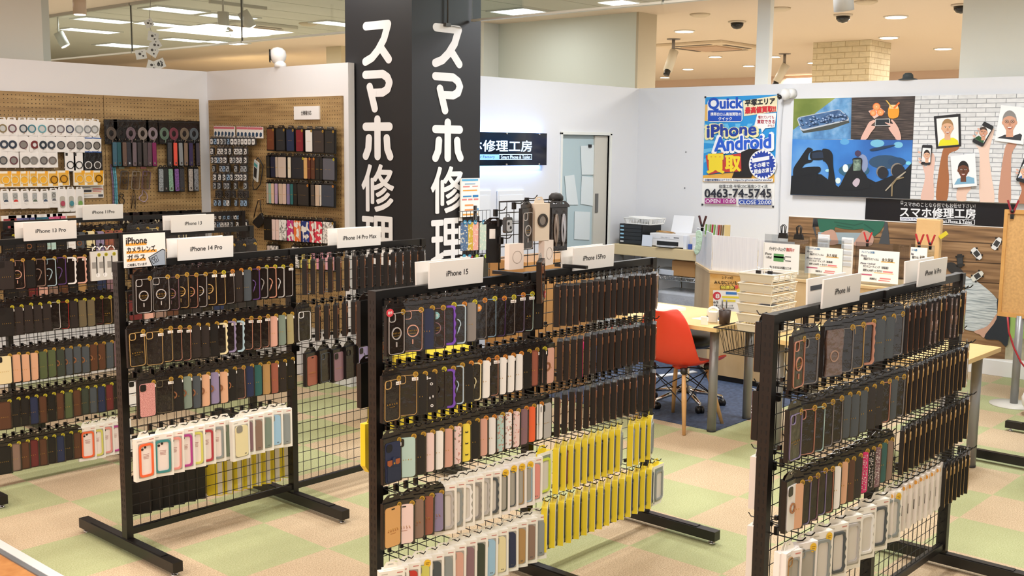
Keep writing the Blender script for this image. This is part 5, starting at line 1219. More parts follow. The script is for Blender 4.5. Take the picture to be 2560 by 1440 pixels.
# ---- pillar-side board: lens films, leather covers
q0, q1 = on2(738, 150), on2(944, 256)
b = MB(); b.box((5.296, q1.y, q1.z), (5.3095, q0.y, q0.z), M('#f2f2f2', .5)); o = tag(b.build('name_board'), 'small white card with black characters on the pillar-side pegboard', 'sign')
b = MB(); b.text('全機種対応', (5.2955, (q0.y+q1.y)/2, (q0.z+q1.z)/2), (0, -1, 0), V3, M('#2b2a2c', .6), h=.034, w=.13, bold=.02); b.build('lettering', o)
PINK = MB(); PINK.box((-.026, -.006, -.090), (.026, 0, 0), WC); PINK.box((-.026, -.0066, -.022), (.026, -.006, -.004), M('#d0717f', .5)); PKM = PINK.mesh('card')
a = MB(); a.plate([(-.014, -.055), (-.004, -.042), (.014, -.05), (.014, -.072), (-.004, -.082), (-.014, -.078)], (0, -.006, 0), U, V3, NY, .003, M('#2f4a66', .35)); LNS = a.mesh('film')
for i, zx in enumerate((132, 160, 188, 216, 244, 272, 318, 348, 378, 410, 440, 470, 502)):
    put_pack('lens_film_pack', [('card', PKM), ('film', LNS, (0, 0, 0))], on2(zx, 312+i*.6), 2, 'small white pack with pink header, %s from left, pillar-side pegboard' % ORD[i+1], 'lens film pack', 'pink-topped packs on the pillar-side pegboard', 0, -.006)
def lens_parts(style):
    b = MB(); b.plate(rrect(.050, .064, .010, 3, 0, -.040), (0, 0, 0), U, V3, NY, .014, M('#3b3a3b', .2, coat=.4)); b.ringplate([(-.016, -.010), (.016, -.010), (.012, .004), (-.012, .004)], [(-.008, -.006), (.008, -.006), (.006, 0), (-.006, 0)], (0, -.006, 0), U, V3, NY, .001, M('#77787a', .2))
    a = MB(); a.plate(rrect(.036, .046, .009, 4, 0, -.042), (0, -.014, 0), U, V3, NY, .003, M({'w': '#e6e6e6', 'g': '#a9adb2', 'd': '#4a4849', 'b': '#93b1d2'}[style[0]], .25))
    for x, z in {'1': [(0, -.042)], '2': [(-.007, -.033), (.007, -.050)], '3': [(-.008, -.034), (-.008, -.052), (.008, -.043)]}[style[1]]: a.plate(ell(x, z, .0065, .0065, 10), (0, -.017, 0), U, V3, NY, .001, M('#17161a', .2))
    return b.mesh('blister'), a.mesh('lens_cover')
LPK = {}
ROWS = ((398, 'w1', (105, 135, 160, 187, 215, 243, 272, 302, 330, 357, 386, 416, 446)), (478, 'w2', (108, 165, 190, 222, 255, 300, 320, 345, 382)), (550, 'w3', (110, 140, 162, 185, 215, 265, 290, 318, 345, 382)),
        (620, 'g2', (122, 182, 205, 235, 303, 352, 377)), (690, 'w3', (130, 170, 208, 240, 268, 308, 325, 350, 380)), (760, 'g3', (130, 165, 215, 240, 300, 380)),
        (830, 'd3', (150, 170, 225, 242, 280, 330, 352, 385)), (900, 'b2', (135, 170, 215, 238, 305, 352, 380)), (1010, 'w2', (135, 175, 210, 245, 275, 298, 322, 355)), (1078, 'w2', (135, 162, 188, 215, 240, 270, 318, 352, 385)), (1160, 'd3', (215, 240, 322, 362)))
for ri, (zy, st, xs) in enumerate(ROWS):
    for i, zx in enumerate(xs):
        s2 = st if rp.random() < .7 else rp.choice(['w2', 'g3', 'd2', 'w3', 'b2'])
        if s2 not in LPK: LPK[s2] = lens_parts(s2)
        nm = {'w': 'white', 'g': 'grey', 'd': 'dark', 'b': 'blue-grey'}[s2[0]]
        put_pack('lens_cover_pack', [('blister', LPK[s2][0]), ('lens_cover', LPK[s2][1], (0, 0, 0))], on2(zx, zy), 2, 'small %s lens cover pack, %s from left, lens row %s' % (nm, ORD[i+1], ('one', 'two', 'three', 'four', 'five', 'six', 'seven', 'eight', 'nine', 'ten', 'eleven')[ri]), 'lens cover pack', 'lens cover packs on the pillar-side pegboard', rp.uniform(-.05, .05), -.003)
def cover_parts(c, w, h, pat=None):
    k = (c, w, h, pat)
    if k in LPK: return LPK[k]
    b = MB(); b.box((-w/2, -.018, -h), (w/2, 0, 0), CARD); b.ringplate([(-w*.4, 0), (w*.4, 0), (w*.3, .022), (-w*.3, .022)], [(-.012, .008), (.012, .008), (.008, .016), (-.008, .016)], (0, -.008, 0), U, V3, NY, .0012, FILM)
    m_ = M(c, .42) if not pat else noisy('flower_print_'+c, [(.44, c), (.50, c), (.53, '#f4efe8'), (.66, '#f4efe8')] if pat == 'f' else [(.42, '#f2efec'), (.5, '#f2efec'), (.6, '#8d8a88')], 26 if pat == 'f' else 60, detail=1)
    a = MB(); a.plate(rrect(w-.014, h-.018, .007, 3, .002, -h/2), (0, -.018, 0), U, V3, NY, .003, m_)
    if not pat:
        for i in range(5): a.box((-w*.2+i*w*.1-.001, -.0218, -h*.53), (-w*.2+i*w*.1+.001, -.021, -h*.51), GOLD)
    LPK[k] = (b.mesh('package'), a.mesh('cover')); return LPK[k]
def covers(zy0, slope, h, items, row):
    for i, (zx, w, c, n_, st, pat) in enumerate(items):
        wm = w*.0017
        pk = cover_parts(c, wm, h, pat)
        parts = [('package', pk[0]), ('cover', pk[1], (0, 0, 0))]
        if st: parts.append(('round_sticker', STK[st], (wm/2-.014, -.021, -.016)))
        put_pack('cover_package', parts, on2(zx, zy0+slope*(zx-560)), 2, 'hanging %s cover pack, %s from left, %s cover row by the pillar' % (n_, ORD[i+1], row), 'phone cover', '%s row of covers on the pillar-side pegboard' % row, rp.uniform(-.015, .015), -.012)
covers(325, .03, .182, ((592, 60, '#6d3b22', 'brown', 'g', None), (672, 72, '#26282b', 'black', 'g', None), (752, 62, '#1d2b4a', 'navy', 'g', None), (828, 58, '#7e1d28', 'red', 'g', None), (905, 56, '#e8e6e2', 'white', 'g', None), (984, 82, '#3b3330', 'dark brown', 'g', None), (1075, 70, '#272728', 'charcoal', 'g', None)), 'top')
covers(552, .03, .178, ((575, 40, '#26231f', 'black', None, None), (606, 50, '#1a2038', 'navy', None, None), (640, 26, '#b5a696', 'beige', None, None), (685, 66, '#c7b7ab', 'pale taupe', None, None), (745, 30, '#d9d0bd', 'cream', None, None), (815, 96, '#22242c', 'wide midnight', 'y', None), (876, 34, '#d3a86b', 'light tan', None, None), (906, 32, '#5b2c1d', 'chestnut', 'o', None), (938, 34, '#5a3524', 'dark chestnut', 'o', None), (975, 32, '#22211f', 'black blue-topped', None, None), (1008, 32, '#1f1f20', 'glossy black', None, None), (1066, 92, '#5b5c66', 'wide clear grey', 'y', None)), 'second')
covers(770, .03, .178, ((566, 22, '#b7a99c', 'narrow beige', None, None), (586, 28, '#86aca0', 'sage', None, None), (608, 30, '#d8b9a2', 'blush', None, None), (638, 30, '#b79cba', 'lilac', None, None), (672, 36, '#c9b3a0', 'sand', None, None), (704, 34, '#d6bcae', 'pale pink', None, None), (736, 30, '#8378a0', 'violet', None, None), (764, 28, '#2b6a6c', 'teal', None, None), (795, 40, '#1f1d1d', 'black', None, None), (855, 92, '#2e2a28', 'wide black', 'o', None), (940, 40, '#4c443f', 'grey-brown', None, None), (972, 46, '#cdb7a2', 'stone', None, None), (1000, 22, '#d5cfc6', 'ivory', None, None), (1060, 92, '#3c4350', 'wide slate', 'o', None)), 'third')
covers(1062, .05, .182, ((548, 24, '#141212', 'narrow black', None, None), (578, 56, '#151414', 'wide black', None, None), (616, 36, '#efd7d2', 'blush white', None, None), (646, 32, '#efd3cd', 'pale rose', None, None), (672, 30, '#eed9d6', 'pink dotted', None, 'm'), (702, 44, '#e9e4e2', 'white marbled', None, 'm'), (740, 34, '#d0347e', 'magenta flowered', None, 'f'), (768, 28, '#c43c86', 'narrow magenta flowered', None, 'f'), (802, 46, '#ee7a35', 'orange flowered', None, 'f'), (834, 26, '#ee9a70', 'peach flowered', None, 'f'), (862, 48, '#24377f', 'blue flowered', None, 'f'), (898, 30, '#2c4090', 'narrow blue flowered', None, 'f'), (930, 46, '#d4424e', 'red flowered', None, 'f'), (980, 66, '#d83a50', 'wide red flowered', None, 'f'), (1062, 84, '#e8e6e4', 'wide white marbled', 'g', 'm')), 'fourth')
covers(1278, .05, .182, ((575, 28, '#e7d9d2', 'narrow cream', None, None), (622, 70, '#e5c9c6', 'pink marbled', None, 'm'), (795, 60, '#f0eeea', 'white dotted', None, 'm'), (852, 44, '#e8d878', 'yellow', None, None), (902, 40, '#e6d66a', 'bright yellow', None, None), (955, 62, '#e8a0b5', 'pink', None, None), (1020, 44, '#e59ab2', 'rose', None, None), (1072, 76, '#ecb7c4', 'wide pale pink', 'g', None)), 'fifth')
# phone pouch with neck cord, little black purse
p = on2(470, 600); b = MB(); b.box((-.052, -.012, -.16), (.052, 0, 0), M('#dfe3e2', .25, coat=.4)); b.box((-.042, -.014, -.045), (.042, -.012, -.02), M('#4fa3a5', .4)); b.box((-.034, -.014, -.135), (.034, -.012, -.055), M('#1d1e22', .3)); o = link('phone_pouch', b.mesh('phone_pouch'), None, (p.x, p.y, p.z)); o.rotation_euler = (0, .25, -PI/2-.3)
tag(o, 'clear phone pouch on a black neck cord between lens packs and covers', 'phone pouch')
P = [on2(*q) for q in ((465, 570), (440, 600), (425, 700), (424, 800), (440, 832), (465, 828), (488, 790), (492, 720), (500, 640), (480, 590))]; b = MB(); b.tube([(5.27+.012*math.sin(k), q.y, q.z) for k, q in enumerate(P)], .005, M('#1c1c1d', .6), 6, True); P0 = P[0]; b.cyl((5.3095, P0.y, P0.z), (5.25, P0.y, P0.z), .003, CHROME, 5); bb = b.build('neck_cord', None); bb.parent = o; bb.matrix_parent_inverse = (Matrix.Translation((p.x, p.y, p.z)) @ o.rotation_euler.to_matrix().to_4x4()).inverted()
P = [on2(*q) for q in ((495, 1020), (522, 1078), (515, 1105), (470, 1148), (425, 1105), (432, 1085))]; b = MB(); pts = [(-v.y, v.z) for v in P]; b.plate(pts, (5.285, 0, 0), (0, -1, 0), V3, (-1, 0, 0), .022, M('#131214', .5)); o = b.build('purse', bevel=.004); tag(o, 'little black purse hanging from a wrist strap on the pegboard', 'purse')
P = [on2(*q) for q in ((492, 1020), (486, 960), (482, 915), (468, 920), (450, 980), (432, 1060))]; b = MB(); b.tube([(5.272, q.y, q.z) for q in P], .0045, M('#2b2220', .5), 6); b.cyl((5.3095, P[2].y, P[2].z), (5.25, P[2].y, P[2].z), .003, M('#b98a50', .3, .8), 6); b.build('wrist_strap', o)

if PEGX:
    b = MB()
    for bd, p, top, L in PEGX: b.tube([(p.x+L, p.y, p.z-top), (p.x-.03, p.y, p.z-top), (p.x-.036, p.y, p.z-top+.01)], .0022, CHROME, 4)
    tag(b.build('peg_hooks', PBS[2]), kind='stuff')

# ------------------------------------------------------------------ reception desk and repair corner
MAPLE = woodish('maple_veneer', '#c9a877', '#dcc093', (3, 3, .8), .4)
MAPLED = woodish('maple_table', '#dcb878', '#e9cb92', (1.2, 5, 5), .35)
GREYLEG = M('#8f8f8e', .35, .35)
b = MB(); b.box((6.16, 3.68, .0), (8.9, 6.62, .006), noisy('navy_mat_fibre', [(.3, '#2b3850'), (.7, '#4a5a76')], 40)); tag(b.build('floor_mat'), 'dark navy floor mat under the red chair and table', 'mat')
b = MB(); p, q = onz(1625, 944, .008), onz(1738, 930, .008); b.bar((p.x, p.y, .012), (q.x, q.y, .012), .06, .008, M('#e8eaec', .4)); tag(b.build('cable_cover'), 'white strip lying across the navy mat behind the red chair', 'cable cover')
t = empty('reception_desk', (7.55, 3.4, 0), 0, 'maple reception desk with cut corner behind the repair table', 'desk')
ch = onz(1739, 656, .885); L0 = Vector((7.55, 3.4, 0))
cx, cy = ch.x-7.55, ch.y-3.4
P = [(0, -.45), (0, 1.21), (cx, cy), (cx+.55, cy), (cx+.55, cy-.25), (.55, 1.0), (.55, -.45)]
b = MB(); b.plate([(x+.0, y) for x, y in P], (0, 0, .05), (1, 0, 0), (0, 1, 0), (0, 0, 1), .82, MAPLE); b.build('body', t)
b = MB(); b.plate([(x+(.02 if i in (0, 1) else .015 if i == 2 else 0), y) for i, (x, y) in enumerate(P)], (0, 0, 0), (1, 0, 0), (0, 1, 0), (0, 0, 1), .05, BLK); b.build('kickboard', t)
b = MB(); b.plate([(x-.012*(i < 3), y) for i, (x, y) in enumerate(P)], (0, 0, .87), (1, 0, 0), (0, 1, 0), (0, 0, 1), .022, MAPLE); b.build('desktop', t, bevel=.002)
COR = noisy('corrugated_plastic', [(.3, '#dfe2ea'), (.7, '#eef0f5')], 3, (1, 60, 1), .4)
def screen(p0, p1, z0, z1, m, name, label, cat, t=.006, grp=None):
    b = MB(); b.bar((p0[0], p0[1], (z0+z1)/2), (p1[0], p1[1], (z0+z1)/2), t, z1-z0, m); return tag(b.build(name), label, cat, grp)
y1 = onx(1895, 640, 7.57).y; y2 = onx(1985, 640, 7.57).y
screen((7.57, 4.60), (7.57, y1+.004), .893, 1.175, COR, 'privacy_screen', 'white corrugated desk screen, left one of the two facing the red chair', 'screen', .006, 'white corrugated screens on the desk')
screen((7.57, y1-.004), (7.57, y2), .893, 1.165, COR, 'privacy_screen', 'white corrugated desk screen beside the battery check notice', 'screen', .006, 'white corrugated screens on the desk')
screen((7.572, 4.61), (ch.x-.01, ch.y-.012), .893, 1.19, COR, 'privacy_screen', 'white corrugated desk screen across the cut corner, under the green towel', 'screen', .006, 'white corrugated screens on the desk')
# flyer on the desk front
A = Art('x', 7.545, .0); q = [(1776, 681), (1850, 688), (1852, 792), (1781, 786)]
b = MB(); PP = [onx(x, y, 7.547) for x, y in q]; b.box((7.5455, PP[1].y, PP[2].z), (7.549, PP[0].y, PP[0].z), woodish('flyer_wood_print', '#d9a24f', '#edc27c', (3, 6, 30))); fl = tag(b.build('flyer'), 'wood-patterned lottery flyer stuck on the desk front', 'poster')
A = Art('x', 7.5455, .0004); A.tf = zoomtf(1500, 500, .31944)
A.text('シティ8日', 955, 598, 1040, 618, '#3a2a1a', .03, -2); A.text('みんなにいいもの', 895, 630, 1100, 658, '#3a2a1a', .04, -6); A.text('抽選会', 940, 668, 1055, 698, '#3a2a1a', .09, -2); A.text('抽選会', 945, 670, 1050, 696, '#f0df5a', .04, -2)
A.poly([(885, 705), (1100, 712), (1105, 905), (888, 890)], '#f4f3ee'); A.poly(ell(915, 750, 32, 32, 18), '#cf3d4a'); A.text('8', 905, 735, 935, 768, '#f5f3ef', .05)
A.poly([(985, 718), (1070, 722), (1070, 742), (985, 738)], '#3f7fc8'); A.poly([(955, 750), (1100, 756), (1100, 772), (955, 766)], '#ecd94a'); A.poly([(955, 778), (1060, 782), (1060, 798), (955, 794)], '#ecd94a'); A.poly(ell(1090, 715, 22, 22, 12), '#f0d84a'); A.poly(ell(1068, 680, 14, 14, 10), '#dd5a4f')
A.text('6/2', 888, 790, 925, 808, '#26262a', .04); A.text('お買い上げレシートで', 890, 818, 1040, 834, '#26262a', .03, -2); A.text('1回抽選にご参加いただけます', 890, 838, 1050, 852, '#26262a', .03, -2)
A.poly([(890, 858), (1000, 862), (1000, 870), (890, 866)], '#e28a9a'); A.poly(ell(915, 882, 20, 8, 12), '#3f8fb0'); A.b.build('printed_design', fl)
# worktop along the right wall wrapped in kraft paper, shelf below
KRAFT = M('#d8c296', .6, bump=.3, bscale=9)
t = empty('worktop', (9.13, 5.6, 0), 0, 'long worktop wrapped in kraft paper along the right wall, under the printer', 'counter')
b = MB(); b.box((-.25, -1.2, .79), (.25, .98, .895), KRAFT); b.build('paper_wrap', t, bevel=.006)
b = MB()
for x, y in ((-.18, .9), (.2, .9), (-.18, -1.1)): b.build if False else b.cyl((x, y, 0), (x, y, .80), .02, GREYLEG, 12)
b.build('legs', t)
def tub(name, p, d, m, label, cat, grp=None, bevel=.004):
    b = MB(); b.cbox((0, 0, d[2]/2), d, m); o = b.build(name, None, p, None, bevel=bevel); return tag(o, label, cat, grp)
SHY = 5.55
t = empty('wire_shelf', (9.1, SHY, 0), 0, 'chrome wire shelf under the kraft paper worktop', 'shelf'); b = MB()
for y in [(-.45+.04*k) for k in range(24)]: b.tube([(-.2, y, .62), (.22, y, .62)], .003, CHROME, 4)
for x in (-.2, .22):
    b.tube([(x, -.47, .62), (x, .47, .62)], .006, CHROME, 6); b.tube([(x, -.47, .585), (x, .47, .585)], .005, CHROME, 6)
    b.tube([(x, -.47+.03*k, .62 if k % 2 else .585) for k in range(32)], .003, CHROME, 4)
b.build('wire_deck', t)
for x in (-.2, .22):
    for y in (-.47, .47): b = MB(); b.cyl((x, y, 0), (x, y, .68), .012, CHROME, 10); b.build('post', t)
def at(px, py, X): return onx(px, py, X)
p = at(1712, 700, 9.0); tub('cardboard_box', (9.05, at(1710, 690, 8.95).y, .627), (.24, .26, .15), M('#b0834f', .7), 'brown cardboard box on the wire shelf under the worktop', 'box')
tub('cardboard_box', (9.05, at(1712, 660, 8.95).y, .777-.0), (.22, .22, .001+.012), M('#c9a06a', .7), 'flat kraft envelope on the cardboard box below the worktop', 'envelope')
tub('paper_stack', (9.05, at(1660, 690, 8.95).y, .627), (.26, .25, .05), M('#c9cfd8', .6), 'stack of pale blue papers on the wire shelf', 'paper stack')
b = MB(); pts = [(-.2, .32), (.2, .32), (.22, -.3), (-.2, -.3)]
b.plate(rrect(.34, .52, .05, 4), (0, 0, 0), (1, 0, 0), (0, 1, 0), (0, 0, 1), .46, M('#b9bcc0', .2, bump=1.0, bscale=10, coat=.5)); o = b.build('plastic_covered_bin', None, (9.1, at(1690, 730, 8.9).y, .01), bevel=.03); tag(o, 'grey plastic-covered bin on the floor under the wire shelf', 'bin')
# drawer unit, basket, printer on the worktop
WTZ = .895
ya, yb = at(1548, 580, 8.93).y, at(1606, 580, 8.93).y
t = empty('drawer_unit', (8.93, (ya+yb)/2, WTZ), 0, 'black desktop drawer unit with blue tabs on the kraft worktop', 'drawer unit'); hw = (ya-yb)/2; DH = .205
b = MB(); b.box((.004, -hw, 0), (.33, hw, DH), M('#17181a', .4)); b.build('body', t, bevel=.003)
for k in range(5):
    z = .012+k*.038; b = MB(); b.box((-.004, -hw+.01, z), (.006, hw-.01, z+.034), M('#2b2d31', .25)); d = b.build('drawer', t, bevel=.002)
    b = MB(); b.box((-.006, hw-.06, z+.010), (-.003, hw-.018, z+.024), M('#9fd0e8' if k else '#d8d8d8', .4)); b.build('label_tab', d)
t = empty('basket', (9.06, at(1612, 540, 9.06).y, WTZ+DH+.002), 0, 'white plastic basket of papers on top of the black drawer unit', 'basket'); b = MB(); WP_ = M('#eeeeea', .4)
for z, k in ((0, .92), (.055, 1.0)): b.tube([(x*k, y*k, z+.004) for x, y in rrect(.27, .34, .02, 3)], .005, WP_, 5, True)
for x, y in rrect(.27, .34, .02, 9)+[(.135*s_, -.15+.02*k) for s_ in (-1, 1) for k in range(16)]+[(-.11+.02*k, .17*s_) for s_ in (-1, 1) for k in range(12)]: b.tube([(x*.92, y*.92, .004), (x, y, .058)], .0028, WP_, 4)
b.box((-.12, -.155, 0), (.12, .155, .006), WP_); b.build('lattice', t)
b = MB(); b.add([(-.1, -.13, .04), (.1, -.14, .055), (.11, .12, .06), (-.09, .14, .07), (0, 0, .072)], [(0, 1, 4), (1, 2, 4), (2, 3, 4), (3, 0, 4)], PAPER); o = b.build('paper_sheets', None, (t.location.x, t.location.y, t.location.z+.004), solid=.004); tag(o, 'loose white papers lying in the white basket', 'paper')
yp0, yp1 = at(1624, 600, 8.92).y, at(1708, 600, 8.92).y; PC = (yp0+yp1)/2; hw = (yp0-yp1)/2
t = empty('printer', (8.92, PC, WTZ), 0, 'white inkjet printer with raised paper tray on the worktop', 'printer')
b = MB(); b.box((0, -hw, .01), (.30, hw, .135), M('#e9e9ea', .35)); b.box((.02, -hw+.015, 0), (.28, hw-.015, .012), M('#55585c', .4)); b.build('body', t, bevel=.006)
b = MB(); b.box((-.002, -hw*.72, .022), (.004, hw*.55, .062), M('#121214', .3)); tag(b.build('output_slot', t), 'black output slot')
b = MB(); b.box((-.06, -hw*.6, .012), (.01, hw*.4, .018), M('#cfd0d2', .3)); b.build('output_tray', t)
b = MB(); b.box((-.002, -hw*.8, .085), (.002, hw*.8, .088), M('#b8babd', .4))
for k in range(7): b.box((-.003, -hw*.2+.02*k*.8, .098), (.001, -hw*.2+.02*k*.8+.006, .102), M('#6f7378', .4))
b.box((-.003, -hw*.75, .100), (.001, -hw*.45, .107), M('#4a4d52', .4)); b.build('control_panel', t)
b = MB(); b.bar((.26, 0, .13), (.31, 0, .30), .004, .24, M('#eff0f3', .4), up=(0, 1, 0)); b.build('paper_support', t)
for k in range(6):
    b = MB(); a0 = rp.uniform(-.4, .4); b.bar((-.05*math.sin(a0), -.09, .0), (.05*math.sin(a0), .09, .006), .010, .003, M('#c79a58', .6)); o = b.build('wooden_stick', None, (8.98+.012*k, PC+.06+rp.uniform(-.02, .02), WTZ+.139+.004*(k % 3)), (0, rp.uniform(-.1, .1), a0)); tag(o, 'thin wooden stick lying in the bundle on the white printer', 'stick', 'wooden sticks on the printer')
b = MB(); b.bar((0, .06, 0), (0, -.06, .0), .004, .11, M('#dfe5ee', .5)); o = b.build('paper_sheet', None, (8.885, at(1618, 595, 8.885).y, WTZ+.058), (0, .1, 0)); tag(o, 'pale blue printed sheet hanging at the left side of the printer', 'paper')
for k, (px, c, h) in enumerate(((1716, '#e3e7ee', .13), (1727, '#3a57a5', .05), (1736, '#d8dbe2', .12))):
    tub('small_box', (8.95+.01*k, at(px, 610, 8.95).y, WTZ), (.06, .036, h), M(c, .4), '%s small box at the right of the printer' % ('white', 'blue', 'pale grey')[k], 'box', 'small boxes beside the printer', .002)
tub('book_stack', (8.9, at(1752, 618, 8.9).y, WTZ), (.12, .09, .045), M('#e8e6dd', .6), 'pile of small white cards right of the printer', 'card pile')
# clamp, towel and coloured clips above the corner screen
def clamp(p, c1, c2, label, rz=0, sc=1.0):
    t = empty('spring_clamp', p, rz, label, 'clamp'); t.scale = (sc, sc, sc)
    for s_ in (-1, 1): b = MB(); b.bar((0, s_*.003, -.025), (0, s_*.028, .05), .012, .010, M(c1, .35)); b.bar((0, s_*.004, -.03), (0, s_*.002, -.055), .014, .006, M('#1c1c1e', .4)); b.build('handle', t)
    b = MB(); b.cyl((-.008, 0, -.012), (.008, 0, -.012), .010, M('#1c1c1e', .4), 10); b.build('spring', t); return t
p = onx(1756, 558, 7.68); clamp(p, '#4a2a2c', '#222', 'dark spring clamp pinching the green towel on the corner screen', 0, 1.2)
b = MB(); P = [(0, .03), (.045, .04), (.06, -.02), (.045, -.12), (.01, -.16), (-.012, -.13), (.004, -.06)]
b.plate(smooth([(-x, z) for x, z in P], 3), (0, 0, 0), (0, 1, 0), V3, (-1, 0, 0), .012, M('#b9d8c6', .8, bump=.8, bscale=30)); p = onx(1742, 588, 7.66); o = b.build('towel', None, (7.655, p.y, p.z), None, bevel=.004); tag(o, 'pale green towel hanging over the white corner screen', 'towel')
t = empty('clip_rack', onx(1785, 590, 7.75), 0, 'little rack of red, green and white clips behind the desk screen', 'clip rack'); t.location.z = 1.16
b = MB(); b.box((-.01, -.10, -.02), (.02, .10, .0), M('#dcdcd6', .5)); b.build('base', t)
for k in range(9): b = MB(); b.bar((0, .08-.02*k, 0), (0, .075-.02*k, .085), .010, .012, M(('#7fb25a', '#c9ccc6', '#7fb25a', '#b03038', '#7fb25a', '#c9ccc6', '#b03038', '#8a5a3a', '#7a6a45')[k], .4)); b.build('clip', t)
b = MB(); b.box((-.01, -.15, -.02), (.0, -.10, .09), M('#d6c189', .6)); b.build('card', t)
# clear acrylic dividers and notices on the desk
def notice(q, X, label, lines, hang=None):
    P = [onx(x, y, X) for x, y in q]; y0, y1 = max(v.y for v in P), min(v.y for v in P); z0, z1 = min(v.z for v in P), max(v.z for v in P)
    b = MB(); b.box((X, y1, z0), (X+.0015, y0, z1), PAPER); o = tag(b.build('notice_sheet'), label, 'notice')
    b = MB(); w = y0-y1; h = z1-z0
    for it in lines:
        if len(it) == 6: s_, x0, x1, f0, f1, c = it; b.text(s_, (X-.0012, y0-w*(x0+x1)/2, z1-h*(f0+f1)/2), (0, -1, 0), V3, M(c, .6), h=h*(f1-f0), w=w*(x1-x0), bold=.03)
        else: x0, x1, f0, f1, c = it; b.box((X-.0007, y0-w*x1, z1-h*f1), (X-.0001, y0-w*x0, z1-h*f0), M(c, .6))
    b.build('printed_text', o); return o, y0, y1, z0, z1
def acrylic(px0, px1, X, z0, z1, label):
    a, c = onx(px0, 640, X).y, onx(px1, 640, X).y
    b = MB(); b.box((X, c, z0), (X+.004, a, z1), CLEARG); return tag(b.build('acrylic_divider'), label, 'divider', 'clear acrylic dividers on the desk')
acrylic(1910, 2022, 7.562, .893, 1.215, 'clear acrylic divider carrying the battery check notice')
acrylic(2028, 2108, 7.60, .893, 1.20, 'clear acrylic divider behind the second handwritten price sheet')
acrylic(2138, 2272, 7.60, .893, 1.20, 'wide clear acrylic divider behind the third handwritten sheet')
acrylic(2276, 2335, 7.60, .893, 1.21, 'clear acrylic divider with two red clamps at the desk end')
notice([(1910, 606), (1998, 612), (1996, 684), (1906, 678)], 7.556, 'handwritten battery check sheet with green battery drawing on the desk', (
    ('バッテリーチェック', .17, .62, .13, .26, '#2a2a2c'), ('無料!?', .64, .86, .13, .26, '#c03a3a'), (.30, .58, .36, .62, '#5f9f62'), (.30, .58, .44, .5, '#3d7c45'), (.58, .62, .44, .55, '#8a8d8a'), (.62, .78, .42, .45, '#4a4a4c'), (.62, .78, .56, .59, '#4a4a4c'), ('iPhone', .06, .24, .34, .42, '#2a2a2c'), ('→iPad', .08, .24, .46, .54, '#2a2a2c'), ('気になる方はお気軽にどうぞ', .2, .8, .78, .87, '#2a2a2c'), (.02, .03, .02, .98, '#c9c9c5')))
SH = ((  'プレミアムな皮膜♪', .06, .4, .04, .11, '#3f7fb0'), ('iPhone', .05, .2, .16, .22, '#4a4a60'), ('液晶ガラスフィルム', .12, .5, .24, .32, '#3a3a3c'), ('永久保証', .58, .86, .22, .33, '#5a4a30'), (.56, .9, .33, .355, '#e8b24a'), ('iPhone + Android', .05, .42, .40, .46, '#4a4a60'), ('ガラスコーティング（液晶面）', .12, .75, .48, .56, '#3a3a3c'), ('通常 6,500円 → 今だけ', .12, .6, .60, .68, '#3a3a3c'), (.62, .86, .62, .67, '#e58a8a'), (.4, .88, .69, .705, '#e8b24a'), (.05, .35, .76, .80, '#c05a7a'), ('飛散防止', .3, .48, .86, .93, '#3a3a3c'), (.55, .82, .84, .88, '#e08a8a'), (.52, .8, .91, .94, '#e08a8a'))
notice([(2014, 616), (2106, 622), (2104, 690), (2012, 682)], 7.594, 'handwritten film price sheet behind the blank board of the right rack', SH)
notice([(2148, 628), (2246, 630), (2245, 702), (2146, 702)], 7.594, 'handwritten film price sheet above the right rack near bay, middle of desk', SH)
notice([(2277, 618), (2316, 620), (2314, 700), (2275, 706)], 7.594, 'narrow white price sheet under two red clamps at the desk end', SH[:8])
def binder(p, label):
    t = empty('binder_clip', p, 0, label, 'binder clip', 'black binder clips on the battery sheet'); b = MB(); b.plate([(-.038, -.02), (.038, -.02), (.03, .02), (-.03, .02)], (-.012, 0, 0), (0, -1, 0), V3, (1, 0, 0), .024, M('#161618', .35)); b.build('jaw', t)
    for s_ in (-1, 1): b = MB(); b.tube([(s_*.006, -.014, .018), (s_*.012, -.016, .07), (s_*.012, 0, .085), (s_*.012, .016, .07), (s_*.006, .014, .018)], .004, M('#161618', .35), 5); b.build('handle', t)
for px, n_ in ((1957, 'left of the two'), (1996, 'right of the two')): p = onx(px, 612, 7.562); p.z = 1.21; binder(p, 'large black binder clip, %s on the battery notice' % n_)
p = onx(2168, 618, 7.6); p.z = 1.225; clamp(p, '#c0262c', '', 'red and black spring clamp above the middle price sheet', .3)
for px, n_ in ((2298, 'left of the pair'), (2326, 'right of the pair')): p = onx(px, 610, 7.6); p.z = 1.235; clamp(p, '#b3262c', '', 'red spring clamp, %s on the desk-end divider' % n_)
for px, n_, hh, c in ((2058, 'left', .26, '#eef0f2'), (2118, 'right', .25, '#f2f2f0')):
    y = onx(px, 600, 7.85).y; b = MB(); b.box((0, -.045, 0), (.02, .045, hh+.06), M(c, .4)); 
    for k in range(5): b.box((-.003, -.04, .09+k*.045), (0, .04, .12+k*.045), M('#d6d9de', .5))
    o = b.build('card_stand', None, (7.85, y, .893), bevel=.002); tag(o, 'white card stand on the reception desk, %s of two before the mural' % n_, 'card stand', 'white card stands on the desk')
b = MB(); P = [onx(x, y, 8.25) for x, y in ((2291, 546), (2352, 545), (2347, 650), (2284, 650))]; b.box((8.25, P[1].y, .40), (8.31, P[0].y, P[0].z), M('#d9b27c', .35, bump=.4, bscale=10)); o = b.build('wrapped_panel', bevel=.008); tag(o, 'tall kraft-wrapped panel standing behind the desk before the mural', 'panel')
